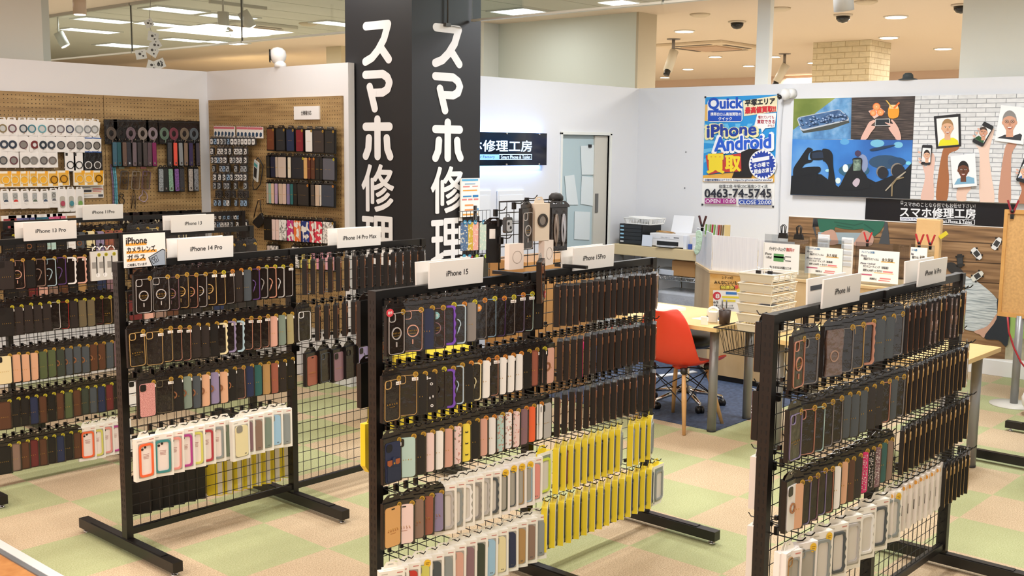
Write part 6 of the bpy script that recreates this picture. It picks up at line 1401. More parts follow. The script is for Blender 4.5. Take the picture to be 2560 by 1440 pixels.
b = MB(); b.box((8.23, P[1].y-.02, 0), (8.33, P[0].y+.02, .40), M('#8f8f8e', .5)); tag(b.build('panel_stand'), 'low grey stand holding up the kraft-wrapped panel', 'stand')
b = MB(); q = onx(2357, 588, 8.25); b.bar((8.25, q.y+.02, q.z-.02), (8.25, q.y-.03, q.z+.02), .02, .03, M('#d2c02e', .5)); tag(b.build('tape_flag'), 'yellow tape flag stuck on the kraft-wrapped panel edge', 'tape')

# ------------------------------------------------------------------ tables, trays, chair, stool
def table(xs, ys, label, hh=.72):
    t = empty('table', ((xs[0]+xs[1])/2, (ys[0]+ys[1])/2, 0), 0, label, 'table', 'maple tables with grey tube legs'); w, d = (xs[1]-xs[0])/2, (ys[1]-ys[0])/2
    b = MB(); b.box((-w, -d, hh-.028), (w, d, hh), MAPLED); b.build('tabletop', t, bevel=.002)
    for sx in (-1, 1):
        for sy in (-1, 1):
            b = MB(); b.lathe([(.03, 0), (.032, .012)], (sx*(w-.13), sy*(d-.09), 0), M('#222222', .5), 14); b.lathe([(.030, .012), (.030, hh-.03)], (sx*(w-.13), sy*(d-.09), 0), GREYLEG, 18); b.build('leg', t)
    return t
table((6.02, 6.74), (3.61, 4.80), 'maple table with grey legs beside the red chair')
table((5.93, 6.66), (2.06, 3.27), 'maple table with grey legs partly hidden behind the right rack')
TZ = .72
t = empty('wire_basket', (6.28, 3.44, 0), 0, 'black wire basket bridging the two tables under the letter trays', 'basket'); b = MB()
for z, k in ((.7245, 1.0), (.56, .8)):
    b.tube([(x*k, y, z) for x, y in ((-.26, -.19), (.26, -.19), (.26, .19), (-.26, .19))] if z > .7 else [(x*k, y*.75, z) for x, y in ((-.26, -.19), (.26, -.19), (.26, .19), (-.26, .19))], .004, BLKP, 5, True)
for k in range(14):
    x = -.25+.5*k/13
    for s_ in (-1, 1): b.tube([(x, s_*.16, .722), (x*.8, s_*.14, .56)], .002, BLKP, 4)
    b.tube([(x*.8, -.14, .56), (x*.8, .14, .56)], .002, BLKP, 4)
for k in range(9):
    y = -.14+.28*k/8
    for s_ in (-1, 1): b.tube([(s_*.25, y, .722), (s_*.2, y, .56)], .002, BLKP, 4)
b.build('wire_body', t)
b = MB(); TRAY = M('#d3c9b4', .45); TW = M('#ddd5c4', .4)
tray = MB(); tray.add([(0, 0, 0), (.30, 0, 0), (.30, .22, 0), (0, .22, 0)], [(0, 1, 2, 3)], TW)
tray.add([(-.012, -.008, .05), (-.012, .228, .05), (0, .22, 0), (0, 0, 0)], [(0, 1, 2, 3)], TRAY)
tray.box((-.014, -.012, .047), (-.008, .232, .052), TW)
tray.tube([(-.012, -.010, .05), (.312, -.010, .05), (.312, .23, .05), (-.012, .23, .05)], .0028, TW, 4, True)
for k in range(4): z = .010+.010*k; o_ = -.002-.0016*k*1; tray.tube([(-.004, o_, z), (.305, o_, z)], .0018, TW, 4)
for k in range(5): x = .0+.075*k; tray.tube([(x, 0, 0), (x, -.010, .05)], .0022, TW, 4)
TM = tray.mesh('letter_tray')
for k in range(6):
    o = link('letter_tray', TM, None, (6.02+.002*k, 3.235, .724+.064*k)); sl = o.modifiers.new('solid', 'SOLIDIFY'); sl.thickness = .002
    tag(o, 'beige mesh letter tray, %s from the bottom of the stack between the tables' % ORD[k+1], 'letter tray', 'stacked beige letter trays')
    b = MB()
    for x in (0.0, .296):
        for y in (0, .216): b.box((x, y, .0), (x+.004, y+.004, .064 if k < 5 else .05), TW)
    b.build('corner_post', o)
    b = MB(); b.box((.02, .012, .003), (.28, .205, .010+.006*(k % 3)), PAPER); b.box((.14, .012, .010+.006*(k % 3)), (.26, .19, .014+.006*(k % 3)), M('#4f64a0' if k % 2 == 0 else '#c9cdd8', .5)); p_ = b.build('paper_pile', None, (o.location.x, o.location.y, o.location.z)); tag(p_, 'papers in the %s beige letter tray from the bottom' % ORD[k+1], 'paper', 'papers in the letter trays')
for x, n_ in ((.06, 'left'), (.13, 'right')):
    t = empty('binder_clip', (6.025+x*.3, 3.40-x, 1.106), 0, 'small black binder clip on the top letter tray, %s one' % n_, 'binder clip', 'small binder clips on the top tray'); b = MB(); b.cbox((0, 0, 0), (.014, .03, .02), M('#161618', .35)); b.tube([(0, -.01, .008), (0, -.01, .03), (0, .01, .03), (0, .01, .008)], .002, CHROME, 4); b.build('jaw', t)
tub('small_box', (6.16, 2.52, TZ), (.10, .14, .05), M('#c93a35', .4), 'red box lying on the table behind the right rack', 'box')
tub('small_box', (6.26, 2.78, TZ), (.09, .12, .04), M('#ecebe6', .4), 'white box lying on the table behind the right rack', 'box')
p = onz(1838, 797, TZ); t = empty('pen_cup', (6.20, 3.66, TZ), 0, 'dark brown cup with scissors at the table end by the trays', 'cup'); b = MB(); b.lathe([(.034, 0), (.040, .095), (.036, .095), (.031, .005)], (0, 0, 0), M('#3a2a22', .5), 18); b.build('cup', t)
t = empty('scissors', (6.19, 3.66, TZ+.012), 0, 'scissors with grey handles standing in the brown cup', 'scissors'); b = MB()
for s_ in (-1, 1): b.tube([(.0+.018*math.cos(q), s_*.016+.014*math.cos(q)*.0+.012*math.cos(q), .125+.026*math.sin(q)) for q in [2*PI*k/14 for k in range(14)]], .004, M('#5a5c5e', .4), 5, True)
b.build('handle', t); b = MB(); b.bar((0, 0, 0), (0, .002, .10), .012, .004, CHROME); b.build('blade', t)
def flat(name, quad, z, m, label, cat, th=.002):
    P = [onz(x, y, z) for x, y in quad]; b = MB(); b.plate([(v.x, v.y) for v in P], (0, 0, z), (1, 0, 0), (0, 1, 0), (0, 0, 1), th, m); return tag(b.build(name), label, cat)
flat('price_sheet', ((1728, 796), (1775, 792), (1800, 800), (1790, 806)), TZ, M('#e6eaf0', .5), 'printed price sheet lying on the table next to the red chair', 'paper')
flat('tablet', ((1766, 792), (1795, 786), (1815, 793), (1798, 800)), TZ+.002, M('#1d1d1f', .2), 'thin dark tablet lying on the printed sheet', 'tablet', .008)
flat('notebook', ((1640, 764), (1690, 770), (1715, 776), (1640, 783)), TZ, M('#f0efe8', .5), 'white notebook on the table behind the red chair back', 'notebook', .02)
p = onz(1812, 806, TZ); b = MB(); b.box((-.03, -.03, 0), (.03, .03, .075), M('#ded9cb', .4)); o = b.build('tape_dispenser', None, (6.22, 3.76, TZ), (0, 0, .5), bevel=.006); tag(o, 'cream tape dispenser with white reel on the table', 'tape dispenser'); b = MB(); b.tube([(0.034, .035*math.cos(q), .06+.035*math.sin(q)) for q in [2*PI*k/20 for k in range(20)]], .009, M('#efece2', .4), 6, True); b.build('reel', o)
b = MB(); b.box((0, -.022, 0), (.012, .022, .055), PAPER); o = b.build('price_stand', None, (6.08, 3.74, TZ), (0, -.2, .4)); tag(o, 'little white price stand at the table corner', 'price stand')

# red shell chair with dowel legs, facing the desk (+X)
t = empty('shell_chair', (6.165, 3.97, 0), math.radians(-4), 'red plastic shell chair with wooden dowel legs at the repair table', 'chair')
RED = M('#dc3f26', .38)
prof = [(.27, .415, .20), (.235, .425, .215), (.14, .432, .23), (.02, .418, .235), (-.09, .42, .235), (-.165, .455, .232), (-.205, .53, .228), (-.228, .62, .215), (-.245, .71, .19), (-.258, .78, .145), (-.264, .805, .10)]
vs = []; fs = []; NW = 13
for i, (x, z, w) in enumerate(prof):
    for k in range(NW):
        u = -1+2*k/(NW-1); lift = .055*abs(u)**3*(1 if i < 5 else .35); fwd = .07*abs(u)**2.5*(1 if i > 4 else .15)
        vs.append((x+fwd*(1 if i > 3 else 0)-.03*abs(u)**3*(i == 0), w*u, z+lift))
for i in range(len(prof)-1):
    for k in range(NW-1): fs.append((i*NW+k, i*NW+k+1, (i+1)*NW+k+1, (i+1)*NW+k))
b = MB(); b.add(vs, fs, RED, True); o = b.build('seat_shell', t, solid=.010, sub=2)
b = MB(); b.lathe([(.03, .385), (.055, .40), (.03, .425)], (0, 0, 0), RED, 14)
b.build('mount', t)
for sx in (-1, 1):
    for sy in (-1, 1): b = MB(); b.lathe([(.018, .385), (.026, .40), (.018, .425)], (sx*.13, sy*.13, 0), M('#201d1b', .4), 10); b.build('shock_mount', t)
WOODL = woodish('beech_leg', '#c9965a', '#dbb079', (8, 8, 2), .45)
for sx in (-1, 1):
    for sy in (-1, 1):
        b = MB(); b.tube([(sx*.13, sy*.13, .38), (sx*.165, sy*.165, .22), (sx*.215, sy*.21, .0)], .014, WOODL, 10, rs=[.013, .017, .011]); b.build('leg', t)
b = MB(); K = M('#17171a', .4, .6)
for sx, sy, tx, ty in ((-1, -1, 1, -1), (1, -1, 1, 1), (1, 1, -1, 1), (-1, 1, -1, -1)):
    b.tube([(sx*.135, sy*.135, .375), (tx*.175, ty*.175, .19)], .004, K, 5); b.tube([(tx*.135, ty*.135, .375), (sx*.175, sy*.175, .19)], .004, K, 5)
    b.tube([(sx*.12, sy*.12, .385), (0, 0, .395)], .005, K, 5); b.tube([(sx*.13, sy*.13, .372), (sx*.10, sy*.10, .395)], .005, K, 5)
b.build('wire_brace', t)
# black work stool
t = empty('work_stool', (6.66, 4.24, 0), 0, 'black padded work stool on a chrome castor base behind the red chair', 'stool')
b = MB(); b.lathe([(.02, .44), (.17, .445), (.205, .465), (.21, .50), (.195, .53), (.12, .545), (.0, .548)], (0, 0, 0), M('#161617', .35), 28); b.build('seat', t)
b = MB(); b.cyl((0, 0, .09), (0, 0, .30), .028, CHROME, 16); b.cyl((0, 0, .28), (0, 0, .45), .018, M('#1b1b1c', .4), 14); b.build('gas_column', t)
b = MB(); b.bar((.03, 0, .42), (.18, -.1, .41), .012, .008, M('#1b1b1c', .4)); b.build('lever', t)
for k in range(5):
    a0 = 2*PI*k/5+.35; b = MB(); b.tube([(.02*math.cos(a0), .02*math.sin(a0), .115), (.16*math.cos(a0), .16*math.sin(a0), .095), (.27*math.cos(a0), .27*math.sin(a0), .07)], .016, CHROME, 8, rs=[.022, .017, .012]); sp = b.build('base_spoke', t)
    b = MB(); c0 = Vector((.27*math.cos(a0), .27*math.sin(a0), .028)); d0 = Vector((-math.sin(a0), math.cos(a0), 0))
    for s_ in (-1, 1): b.cyl(c0+d0*(s_*.006), c0+d0*(s_*.024), .028, BLKP, 14)
    b.cyl(c0+Vector((0, 0, .02)), c0+Vector((0, 0, .045)), .008, CHROME, 8); b.build('caster', sp)
# white cables on the floor by the desk
for q, n_ in ((((1868, 1002), (1880, 1018), (1900, 1024), (1925, 1012), (1910, 1030), (1880, 1034), (1868, 1020), (1915, 1040)), 'tangled'), (((1882, 972), (1896, 978), (1908, 992), (1922, 1000)), 'straight')):
    P = [onz(x, y, .012) for x, y in q]; b = MB(); pts = smooth([(v.x, v.y) for v in P]+[(P[-1].x, P[-1].y)], 4)[:-8] if False else [(v.x, v.y) for v in P]; b.tube([(x, y, .012) for x, y in pts], .006, M('#e9e7e2', .4), 6); tag(b.build('cable'), 'white %s cable on the navy mat at the desk foot' % n_, 'cable')
P = [(6.64, 3.50, .60), (6.72, 3.47, .35), (6.68, 3.52, .18), (6.75, 3.6, .03)]; b = MB(); b.tube(P, .004, M('#efece2', .4), 5); tag(b.build('cable'), 'thin white cord hanging from the black wire basket', 'cable')

# ------------------------------------------------------------------ right edge: cork board stand, ball, red cord
t = empty('cork_board_stand', (8.39, 2.48, 0), 0, 'cork notice board on a grey pole at the right edge', 'board stand')
b = MB(); b.box((-.012, -.60, .67), (.012, .14, 1.43), M('#c79b62', .8, var=.12, vscale=60)); b.build('cork_panel', t)
b = MB(); W_ = woodish('oak_frame', '#b98545', '#d2a05c', (6, 6, 6))
for a, c in (((-.02, -.62, .655), (.018, .155, .685)), ((-.02, -.62, 1.415), (.018, .155, 1.445)), ((-.02, .13, .6851), (.018, .155, 1.4149))): b.box(a, c, W_)
b.build('frame', t)
b = MB(); b.cyl((0, 0, .012), (0, 0, .67), .028, GREYLEG, 18); b.build('pole', t); b = MB(); b.lathe([(.17, 0), (.17, .008), (.03, .014)], (0, 0, 0), M('#d8d5cc', .4), 28); b.build('base', t)
p = onx(2532, 518, 8.37); p.z = 1.45; clamp(p, '#8f1f2c', '', 'dark red spring clamp on the top of the cork board', .2, 1.3)
b = MB(); b.lathe([(.02, 0), (.09, .02), (.13, .08), (.135, .13), (.11, .19), (.05, .225), (.0, .23)], (0, 0, 0), M('#eceae8', .35), 24); o = b.build('ball', None, (8.15, 2.22, .0)); tag(o, 'round white ball on the floor at the right edge', 'ball')
P = [onx(x, y, 8.34) for x, y in ((2519, 792), (2522, 830), (2535, 870), (2552, 905), (2568, 925))]; b = MB(); b.tube(P, .007, M('#a3222c', .4), 6); tag(b.build('red_cord'), 'red cord hanging from the cork board frame', 'cord')

# ------------------------------------------------------------------ stand of net panels above the middle rack
t = empty('net_stand', (3.52, 3.02, RH), 0, 'small black net stand on top of the middle rack with accessories', 'net stand'); b = MB()
X0, X1, Z0, Z1 = -.22, .185, .02, .30
b.tube([(X0, 0, Z0), (X0, 0, Z1), (X1, 0, Z1), (X1, 0, Z0)], .004, BLKP, 6, True)
for k in range(1, 9): x = X0+(X1-X0)*k/9; b.tube([(x, 0, Z0), (x, 0, Z1)], .002, BLKP, 4)
for k in range(1, 6): z = Z0+(Z1-Z0)*k/6; b.tube([(X0, .003, z), (X1, .003, z)], .002, BLKP, 4)
b.build('net_panel', t)
for x in (X0, X1): b = MB(); b.bar((x, .03, .008), (x+.02, -.13, .008), .018, .014, BLKP); b.build('foot', t)
NH = hook_mesh(.05)
def netpack(px, py, me_list, label, cat, yaw=0, Y=2.955):
    p = ony(px, py, Y); o = link(me_list[0][0], me_list[0][1], None, p); o.rotation_euler = (0, 0, yaw); tag(o, label, cat)
    for n_, m_ in me_list[1:]: link(n_, m_, o)
    link('hook', NH, t, (p.x-3.52, -.003, p.z+.018-RH)); return o
r_, c_ = pack_parts('mag', 'silver'); netpack(1312, 520, [('phone_case_package', r_), ('case', c_), ('hang_tab', TAB)], 'clear ring case pack on the small net stand', 'phone case', .15)
b = MB(); b.box((-.042, -.03, -.155), (.042, 0, 0), M('#d6c9b6', .5)); a = MB(); a.ringplate(ell(0, -.07, .028, .028, 20), ell(0, -.07, .02, .02, 20), (0, -.03, 0), U, V3, NY, .006, M('#4a4540', .3, .6)); a.plate(ell(0, -.07, .02, .02, 18), (0, -.03, 0), U, V3, NY, .002, M('#8a8178', .25, .5)); netpack(1344, 508, [('ring_holder_box', b.mesh('ring_holder_box')), ('ring_holder', a.mesh('ring_holder')), ('hang_tab', _tabw('#d6c9b6'))], 'beige box with metal ring holder on the net stand', 'ring holder box', -.1)
for px, n_, c in ((1384, 'left', '#8f847c'), (1402, 'right', '#b5b9c2')):
    b = MB(); b.box((-.028, -.014, -.185), (.028, 0, 0), CARD); b.box((-.026, -.016, -.182), (.026, -.014, -.003), FILM); a = MB(); a.tube([(.010*math.cos(q)-.0, -.019, -.09+.06*math.sin(q)) for q in [2*PI*k/20 for k in range(20)]], .004, M(c, .35), 6, True); a.tube([(-.006, -.021, -.03), (.004, -.021, -.1), (-.003, -.021, -.165)], .004, M(c, .35), 6); netpack(px, 518, [('cable_package', b.mesh('cable_package')), ('cable', a.mesh('cable')), ('hang_tab', _tab())], 'black cable pack on the net stand, %s of two under the black cap' % n_, 'cable pack', -.1)
lp = lens_parts('g2'); netpack(1266, 538, [('lens_cover_pack', lp[0]), ('lens_cover', lp[1])], 'grey lens cover pack on the net stand', 'lens cover pack', .1)
for px, py, n_ in ((1280, 608, 'left'), (1358, 600, 'right')):
    b = MB(); b.box((-.040, -.028, -.105), (.040, 0, 0), M('#e8dcd2', .45)); a = MB(); a.ringplate(ell(.004, -.055, .026, .026, 22), ell(.004, -.055, .024, .024, 22), (0, -.028, 0), U, V3, NY, .001, M('#a89c94', .4)); netpack(px, py, [('charger_box', b.mesh('charger_box')), ('printed_ring', a.mesh('printed_ring'))], 'small blush white box, %s one low on the net stand' % n_, 'charger box', -.1 if n_ == 'left' else .2)
b = MB(); b.box((-.03, -.012, -.16), (.03, 0, 0), CARD); b.box((-.02, -.0135, -.06), (.005, -.012, -.02), PAPER); netpack(1233, 560, [('dark_package', b.mesh('dark_package')), ('hang_tab', _tab())], 'dark package with white barcode at the left of the net stand', 'accessory pack', -.5, 3.05)
p = ony(1390, 505, 2.99); b = MB(); b.lathe([(.028, 0), (.032, .006), (.031, .02), (.02, .032), (.0, .036)], (0, 0, 0), M('#141314', .6), 20); o = b.build('black_cap', None, (p.x, p.y, RH+.296)); tag(o, 'rounded black cap resting on the net stand corner', 'cap')
r_, c_ = pack_parts('edge', 'copper', .022); p = ony(1345, 650, 2.86); o = link('phone_case_package', r_, None, p); o.rotation_euler = (0, -.10, .55); link('case', c_, o); link('hang_tab', TAB, o); tag(link('new_badge', _badge('#d8434f'), o, (.03, -.024, -.15)), 'red scalloped badge'); tag(o, 'single tilted pack with red badge hanging under the net stand', 'phone case'); hook('B', p.x, p.z+.019, .13)
RACKS['B']['extra'] = []
# wire stand with bright pouches between the racks and the pillar
t = empty('wire_stand', (4.86, 4.62, 0), 0, 'black wire stand of patterned pouches in front of the pillar', 'display stand'); b = MB()
b.cyl((0, .03, 0), (0, .03, 1.5), .012, BLKP, 10); b.build('pole', t); b = MB(); b.lathe([(.16, 0), (.16, .015), (.02, .03)], (0, .03, 0), BLKP, 20); b.build('base', t)
b = MB()
for z in (1.47, 1.40, 1.30, 1.2, 1.1, 1.0): b.tube([(-.16, .014, z), (.12, .014, z)], .0025, BLKP, 4)
for k in range(9): x = -.16+.28*k/8; b.tube([(x, .016, 1.0), (x, .016, 1.47)], .002, BLKP, 4)
b.build('net_panel', t)
for i, (px, c, n_, st) in enumerate(((1160, '#4f6d95', 'blue', 'b'), (1172, '#c9a83a', 'yellow giraffe-spotted', 'b'), (1186, '#e2a59a', 'pink', 'b'), (1207, '#bcd0c4', 'mint floral', 'b'))):
    p = ony(px, 556, 4.585+.002*i); b = MB(); b.box((-.030, -.006, -.17), (.030, 0, 0), noisy('pouch_'+c, [(.4, c), (.55, c), (.62, '#e8e2d2'), (.7, '#b5563f' if i == 2 else c)], 60)); a = MB(); a.plate(ell(0, .002, .014, .014, 14), (0, -.008, 0), U, V3, NY, .001, M('#3f8fb8', .4)); a.box((-.008, -.0098, .0), (.008, -.009, .003), WHITE)
    o = link('patterned_pouch', b.mesh('patterned_pouch'), None, p); tag(o, '%s pouch, %s from left on the wire stand by the pillar' % (n_, ORD[i+1]), 'pouch', 'patterned pouches on the wire stand'); link('round_sticker', a.mesh('round_sticker'), o); link('hook', hook_mesh(.04), t, (p.x-4.86, .0, p.z+.004))
for i, (px, c, n_) in enumerate(((1158, '#dfe2e4', 'white'), (1172, '#a83a3f', 'red-printed'), (1190, '#2b2b2a', 'black'), (1212, '#33342e', 'dark olive'))):
    p = ony(px, 640, 4.585+.002*i); b = MB(); b.box((-.028, -.006, -.13), (.028, 0, 0), M(c, .4)); a = MB(); a.plate(ell(0, .0, .013, .013, 14), (0, -.008, 0), U, V3, NY, .001, M('#a9c24a' if i > 1 else '#4f9fc4', .4)); o = link('charm_package', b.mesh('charm_package'), None, p); tag(o, '%s package, %s from left, lower row of the wire stand' % (n_, ORD[i+1]), 'accessory pack', 'lower packages on the wire stand'); link('round_sticker', a.mesh('round_sticker'), o); link('hook', hook_mesh(.04), t, (p.x-4.86, .0, p.z+.004))
tub('cabinet', (6.35, 5.36, 0), (.85, .4, 1.03), M('#b98a55', .5), 'brown wooden cabinet behind the middle rack far bay', 'cabinet')
tub('yellow_box', (5.02, 5.3, 0), (.62, .4, .5), M('#ecd33a', .45), 'yellow storage box on the floor behind the middle rack', 'storage box')

# ------------------------------------------------------------------ ceiling things
TUBE = M('#f3f7fb', .5, emit=5.5); FRM = M('#dfe0da', .5)
def rect_at(q, z=CEIL):
    P = [onz(x, y, z) for x, y in q]; return min(v.x for v in P), max(v.x for v in P), min(v.y for v in P), max(v.y for v in P)
for i, (q, lb) in enumerate(((((190, 47), (238, 41), (328, 50), (283, 57)), 'nearest the left pillar'), (((375, 16), (412, 13), (498, 26), (467, 34)), 'at the top above the hanging cards'), (((362, 56), (393, 55), (459, 61), (412, 64)), 'just above the hanging cards'),
        (((160, 70), (190, 68), (308, 78), (250, 82)), 'second row by the left pillar'), (((526, 36), (552, 32), (604, 39), (590, 47)), 'behind the track spotlight'), (((545, 83), (599, 76), (665, 85), (621, 90)), 'below the ceiling air conditioner'), (((801, 58), (827, 52), (890, 57), (862, 64)), 'touching the left side of the black pillar'),
        (((255, 112), (289, 106), (367, 111), (314, 119)), 'low in the left glass pane'), (((422, 95), (440, 93), (510, 100), (490, 104)), 'between the hanging cards and white camera'), (((1232, 27), (1311, 17), (1372, 27), (1295, 38)), 'to the right of the black pillar'), (((537, 104), (560, 102), (590, 105), (565, 108)), 'farthest, above the white camera'))):
    x0, x1, y0, y1 = rect_at(q); cx, cy = (x0+x1)/2, (y0+y1)/2
    t = empty('ceiling_light', (cx, cy, CEIL), 0, 'recessed fluorescent ceiling light %s' % lb, 'ceiling light', 'fluorescent ceiling lights'); w, d = max(.3, (x1-x0)/2), max(.15, (y1-y0)/2*.7)
    if i == 9: w, d = .24, .24
    b = MB(); b.ringplate([(-w-.03, -d-.03), (w+.03, -d-.03), (w+.03, d+.03), (-w-.03, d+.03)], [(-w, -d), (w, -d), (w, d), (-w, d)], (0, 0, 0), (1, 0, 0), (0, 1, 0), (0, 0, -1), .015, FRM); b.build('frame', t)
    b = MB()
    if i == 9: b.box((-w, -d, -.012), (w, d, -.004), TUBE)
    else:
        for s_ in (-1, 1): b.box((-w*.97, s_*d*.52-d*.36, -.014), (w*.97, s_*d*.52+d*.36, -.004), TUBE)
    b.build('diffuser', t)
    if i in (0, 2, 5, 8): area('fluorescent_light', (cx, cy, CEIL-.02), 2*w*.9, 2*d*.9, 34, (.96, .99, 1))
    if i == 9: area('fluorescent_light', (cx, cy, CEIL-.02), .45, .45, 5, (.96, .99, 1))
for i, (px, py, lb) in enumerate(((1711, 77, 'left of the white post'), (2240, 41, 'uppermost right of the brick pillar'), (2222, 93, 'just above the brick pillar'), (2358, 121, 'close to the right cream wall'), (1788, 141, 'left of the white post, lower'), (1720, 172, 'far left mall row'), (1662, 193, 'lowest, by the cream wall edge'), (1935, 141, 'beside the right bullet camera'), (1872, 164, 'touching the white post'), (2034, 156, 'left side of the brick pillar'))):
    p = onz(px, py, CEIL); r0 = .13 if i < 4 else .11
    t = empty('downlight', (p.x, p.y, CEIL), 0, 'round warm mall downlight %s' % lb, 'downlight', 'round mall downlights'); b = MB(); b.lathe([(r0, -.001), (r0, -.012), (r0*.85, -.012)], (0, 0, 0), M('#f5efe4', .4), 20); b.build('trim_ring', t); b = MB(); b.lathe([(r0*.84, -.010), (r0*.84, -.016)], (0, 0, 0), M('#fff3e0', .5, emit=7), 18); b.build('lens', t)
for i, (px, py, lb) in enumerate(((2108, 40, 'right of the white post'), (1843, 57, 'left of the white post'), (1618, 76, 'at the edge of the cream wall'), (2404, 15, 'at the right cream wall edge'), (858, 58 + 84, 'left of the black pillar'))):
    p = onz(px, py-4, CEIL); t = empty('dome_camera', (p.x, p.y, CEIL), 0, 'black dome ceiling camera %s' % lb, 'camera', 'black dome cameras'); b = MB(); b.lathe([(.10, 0), (.10, -.015), (.07, -.02)], (0, 0, 0), M('#d8c8b2', .5), 20); b.build('mount', t); b = MB(); b.lathe([(.075, -.018), (.07, -.05), (.045, -.08), (.0, -.09)], (0, 0, 0), M('#15130f', .12), 18); b.build('dome', t)
for px, py, lb in ((1750, 35, 'left of the white post'), (1950, 20, 'right of the white post'), (2165, 3, 'at the top edge'), (770, 58, 'beside the black pillar')):
    p = onz(px, py, CEIL); b = MB(); b.lathe([(.11, 0), (.11, -.012), (.07, -.03), (.0, -.032)], (0, 0, 0), M('#dccaac', .5), 20); o = b.build('smoke_detector', None, (p.x, p.y, CEIL)); tag(o, 'round ceiling smoke detector %s' % lb, 'smoke detector', 'round ceiling detectors')
def cassette(q, lb, m):
    x0, x1, y0, y1 = rect_at(q); t = empty('air_conditioner', ((x0+x1)/2, (y0+y1)/2, CEIL), 0, lb, 'air conditioner'); w = min((x1-x0)/2, .62); d = min((y1-y0)/2, .62)
    b = MB(); b.box((-w, -d, -.04), (w, d, 0), m); b.build('panel', t, bevel=.008); b = MB(); b.box((-w*.55, -d*.55, -.055), (w*.55, d*.55, -.04), M('#c9a98d', .6)); b.build('grille', t)
    for x, y, a, c in ((-.78, 0, .06, .55), (.78, 0, .06, .55), (0, -.78, .55, .06), (0, .78, .55, .06)): b = MB(); b.box((w*x-w*a, d*y-d*c, -.044), (w*x+w*a, d*y+d*c, -.039), M('#4a3d33', .5)); v = b.build('louver', t)
cassette(((1648, 111), (1794, 98), (1892, 115), (1765, 127)), 'ceiling air conditioner between the cream wall and white post', M('#e2cdb0', .6))
cassette(((512, 60), (600, 49), (716, 68), (630, 76)), 'ceiling air conditioner seen through the glass above the white camera', M('#d6d2c4', .6))
for px, py, lb, rz in ((1684, 97, 'left, against the air conditioner', .2), (1962, 134, 'right, beside the brick pillar', -.9)):
    p = onz(px, py, CEIL); t = empty('security_camera', (p.x, p.y, CEIL), rz, 'white bullet security camera hanging from the ceiling, %s' % lb, 'camera'); b = MB(); b.lathe([(.09, 0), (.09, -.01)], (0, 0, 0), M('#8a8078', .4), 16); b.cyl((0, 0, 0), (0, 0, -.17), .022, M('#8a8078', .4), 10); b.build('bracket', t)
    b = MB(); b.cyl((.03, 0, -.16), (-.10, .03, -.42), .062, M('#e6dcc8', .4), 14); b.build('housing', t); b = MB(); b.cyl((-.10, .03, -.42), (-.13, .037, -.48), .042, M('#1c1a18', .3), 12); b.build('lens_hood', t)
def spot_head(p, d, lb, c='#d6d2c8', glow=True, r0=.055):
    t = empty('track_spotlight', p, 0, lb, 'spotlight'); d = Vector(d).normalized(); b = MB(); b.cyl((0, 0, .03), d*.14, r0, M(c, .4), 18); b.build('head', t); b = MB(); b.cyl((0, 0, .0), (0, 0, CEIL-p.z-.0), .010, M(c, .4), 8); b.build('stem', t)
    if glow: b = MB(); b.cyl(d*.139, d*.145, r0*.86, M('#fff4e2', .5, emit=8), 18); b.build('lens', t)
p = onz(198, -6, 3.08); spot_head(p, (0, 0, -1), 'track spotlight shining down at the top left corner', '#d9bfa6')
p = onz(2106, -20, 3.05); spot_head(p, (.1, -.1, -1), 'unlit grey cylinder spotlight at the top edge, right of the post', '#c9c8c4', False, .075)
TX0, TX1 = onz(514, 9, CEIL-.03), onz(676, 23, CEIL-.03); b = MB(); b.bar((TX0.x, (TX0.y+TX1.y)/2, CEIL-.016), (TX1.x, (TX0.y+TX1.y)/2, CEIL-.016), .04, .032, M('#b9b5a8', .5)); tag(b.build('lighting_track'), 'grey ceiling lighting track with two spotlights behind the glass', 'lighting track')
p = onz(558, 38, 3.08); spot_head(p, (0, 0, -1), 'lit track spotlight on the grey ceiling track, left one'); p = onz(606, 38, 3.08); spot_head(p, (.5, -.35, -.8), 'tilted track spotlight on the grey ceiling track, right one')
p = onz(146, 88, 3.08); spot_head(p, (.4, -.3, -.85), 'tilted spotlight head standing in for a reflection in the left glass', '#c9cbc4')  # added head and lens imitate a spotlight's reflection in the glass
# hanging paper cards
tq = ony(380, 0, 9.6); t = empty('hanging_mobile', (tq.x, 9.6, CEIL), 0, 'string of printed white cards hanging above the left wall', 'mobile'); P = [ony(x, y, 9.6) for x, y in ((372, 58), (382, 92), (388, 112), (380, 128), (350, 136), (378, 165), (396, 160))]
b = MB(); b.tube([(0, 0, 0)]+[(v.x-tq.x, 0, v.z-CEIL) for v in P[:4]]+[(P[5].x-tq.x, 0, P[5].z-CEIL)], .0025, M('#8a8580', .5), 4); b.build('thread', t)
for i, v in enumerate(P):
    b = MB(); a0 = (.5, -.2, .6, -.5, .2, -.3, .4)[i]; w = .055 if i else .045; b.plate([(math.cos(a0)*x-math.sin(a0)*z, math.sin(a0)*x+math.cos(a0)*z) for x, z in ((-w, -w*.8), (w, -w*.8), (w, w*.8), (-w, w*.8))], (v.x-tq.x, -.004*i, v.z-CEIL), U, V3, NY, .002, PAPER); cd = b.build('card', t)
    b = MB(); y = -.004*i-.0026
    for x, z, r_ in ((-.2, .1, .28), (.35, -.3, .2), (.3, .4, .12)): b.plate(ell((x*math.cos(a0)-z*math.sin(a0))*w, (x*math.sin(a0)+z*math.cos(a0))*w, r_*w, r_*w*.8, 8), (v.x-tq.x, y, v.z-CEIL), U, V3, NY, .0005, M('#5a5552', .6))
    if i == 6: b.text('63', (v.x-tq.x, y-.001, v.z-CEIL), U, V3, M('#2b2a2a', .6), h=.045, bold=.03)
    b.build('print', cd)
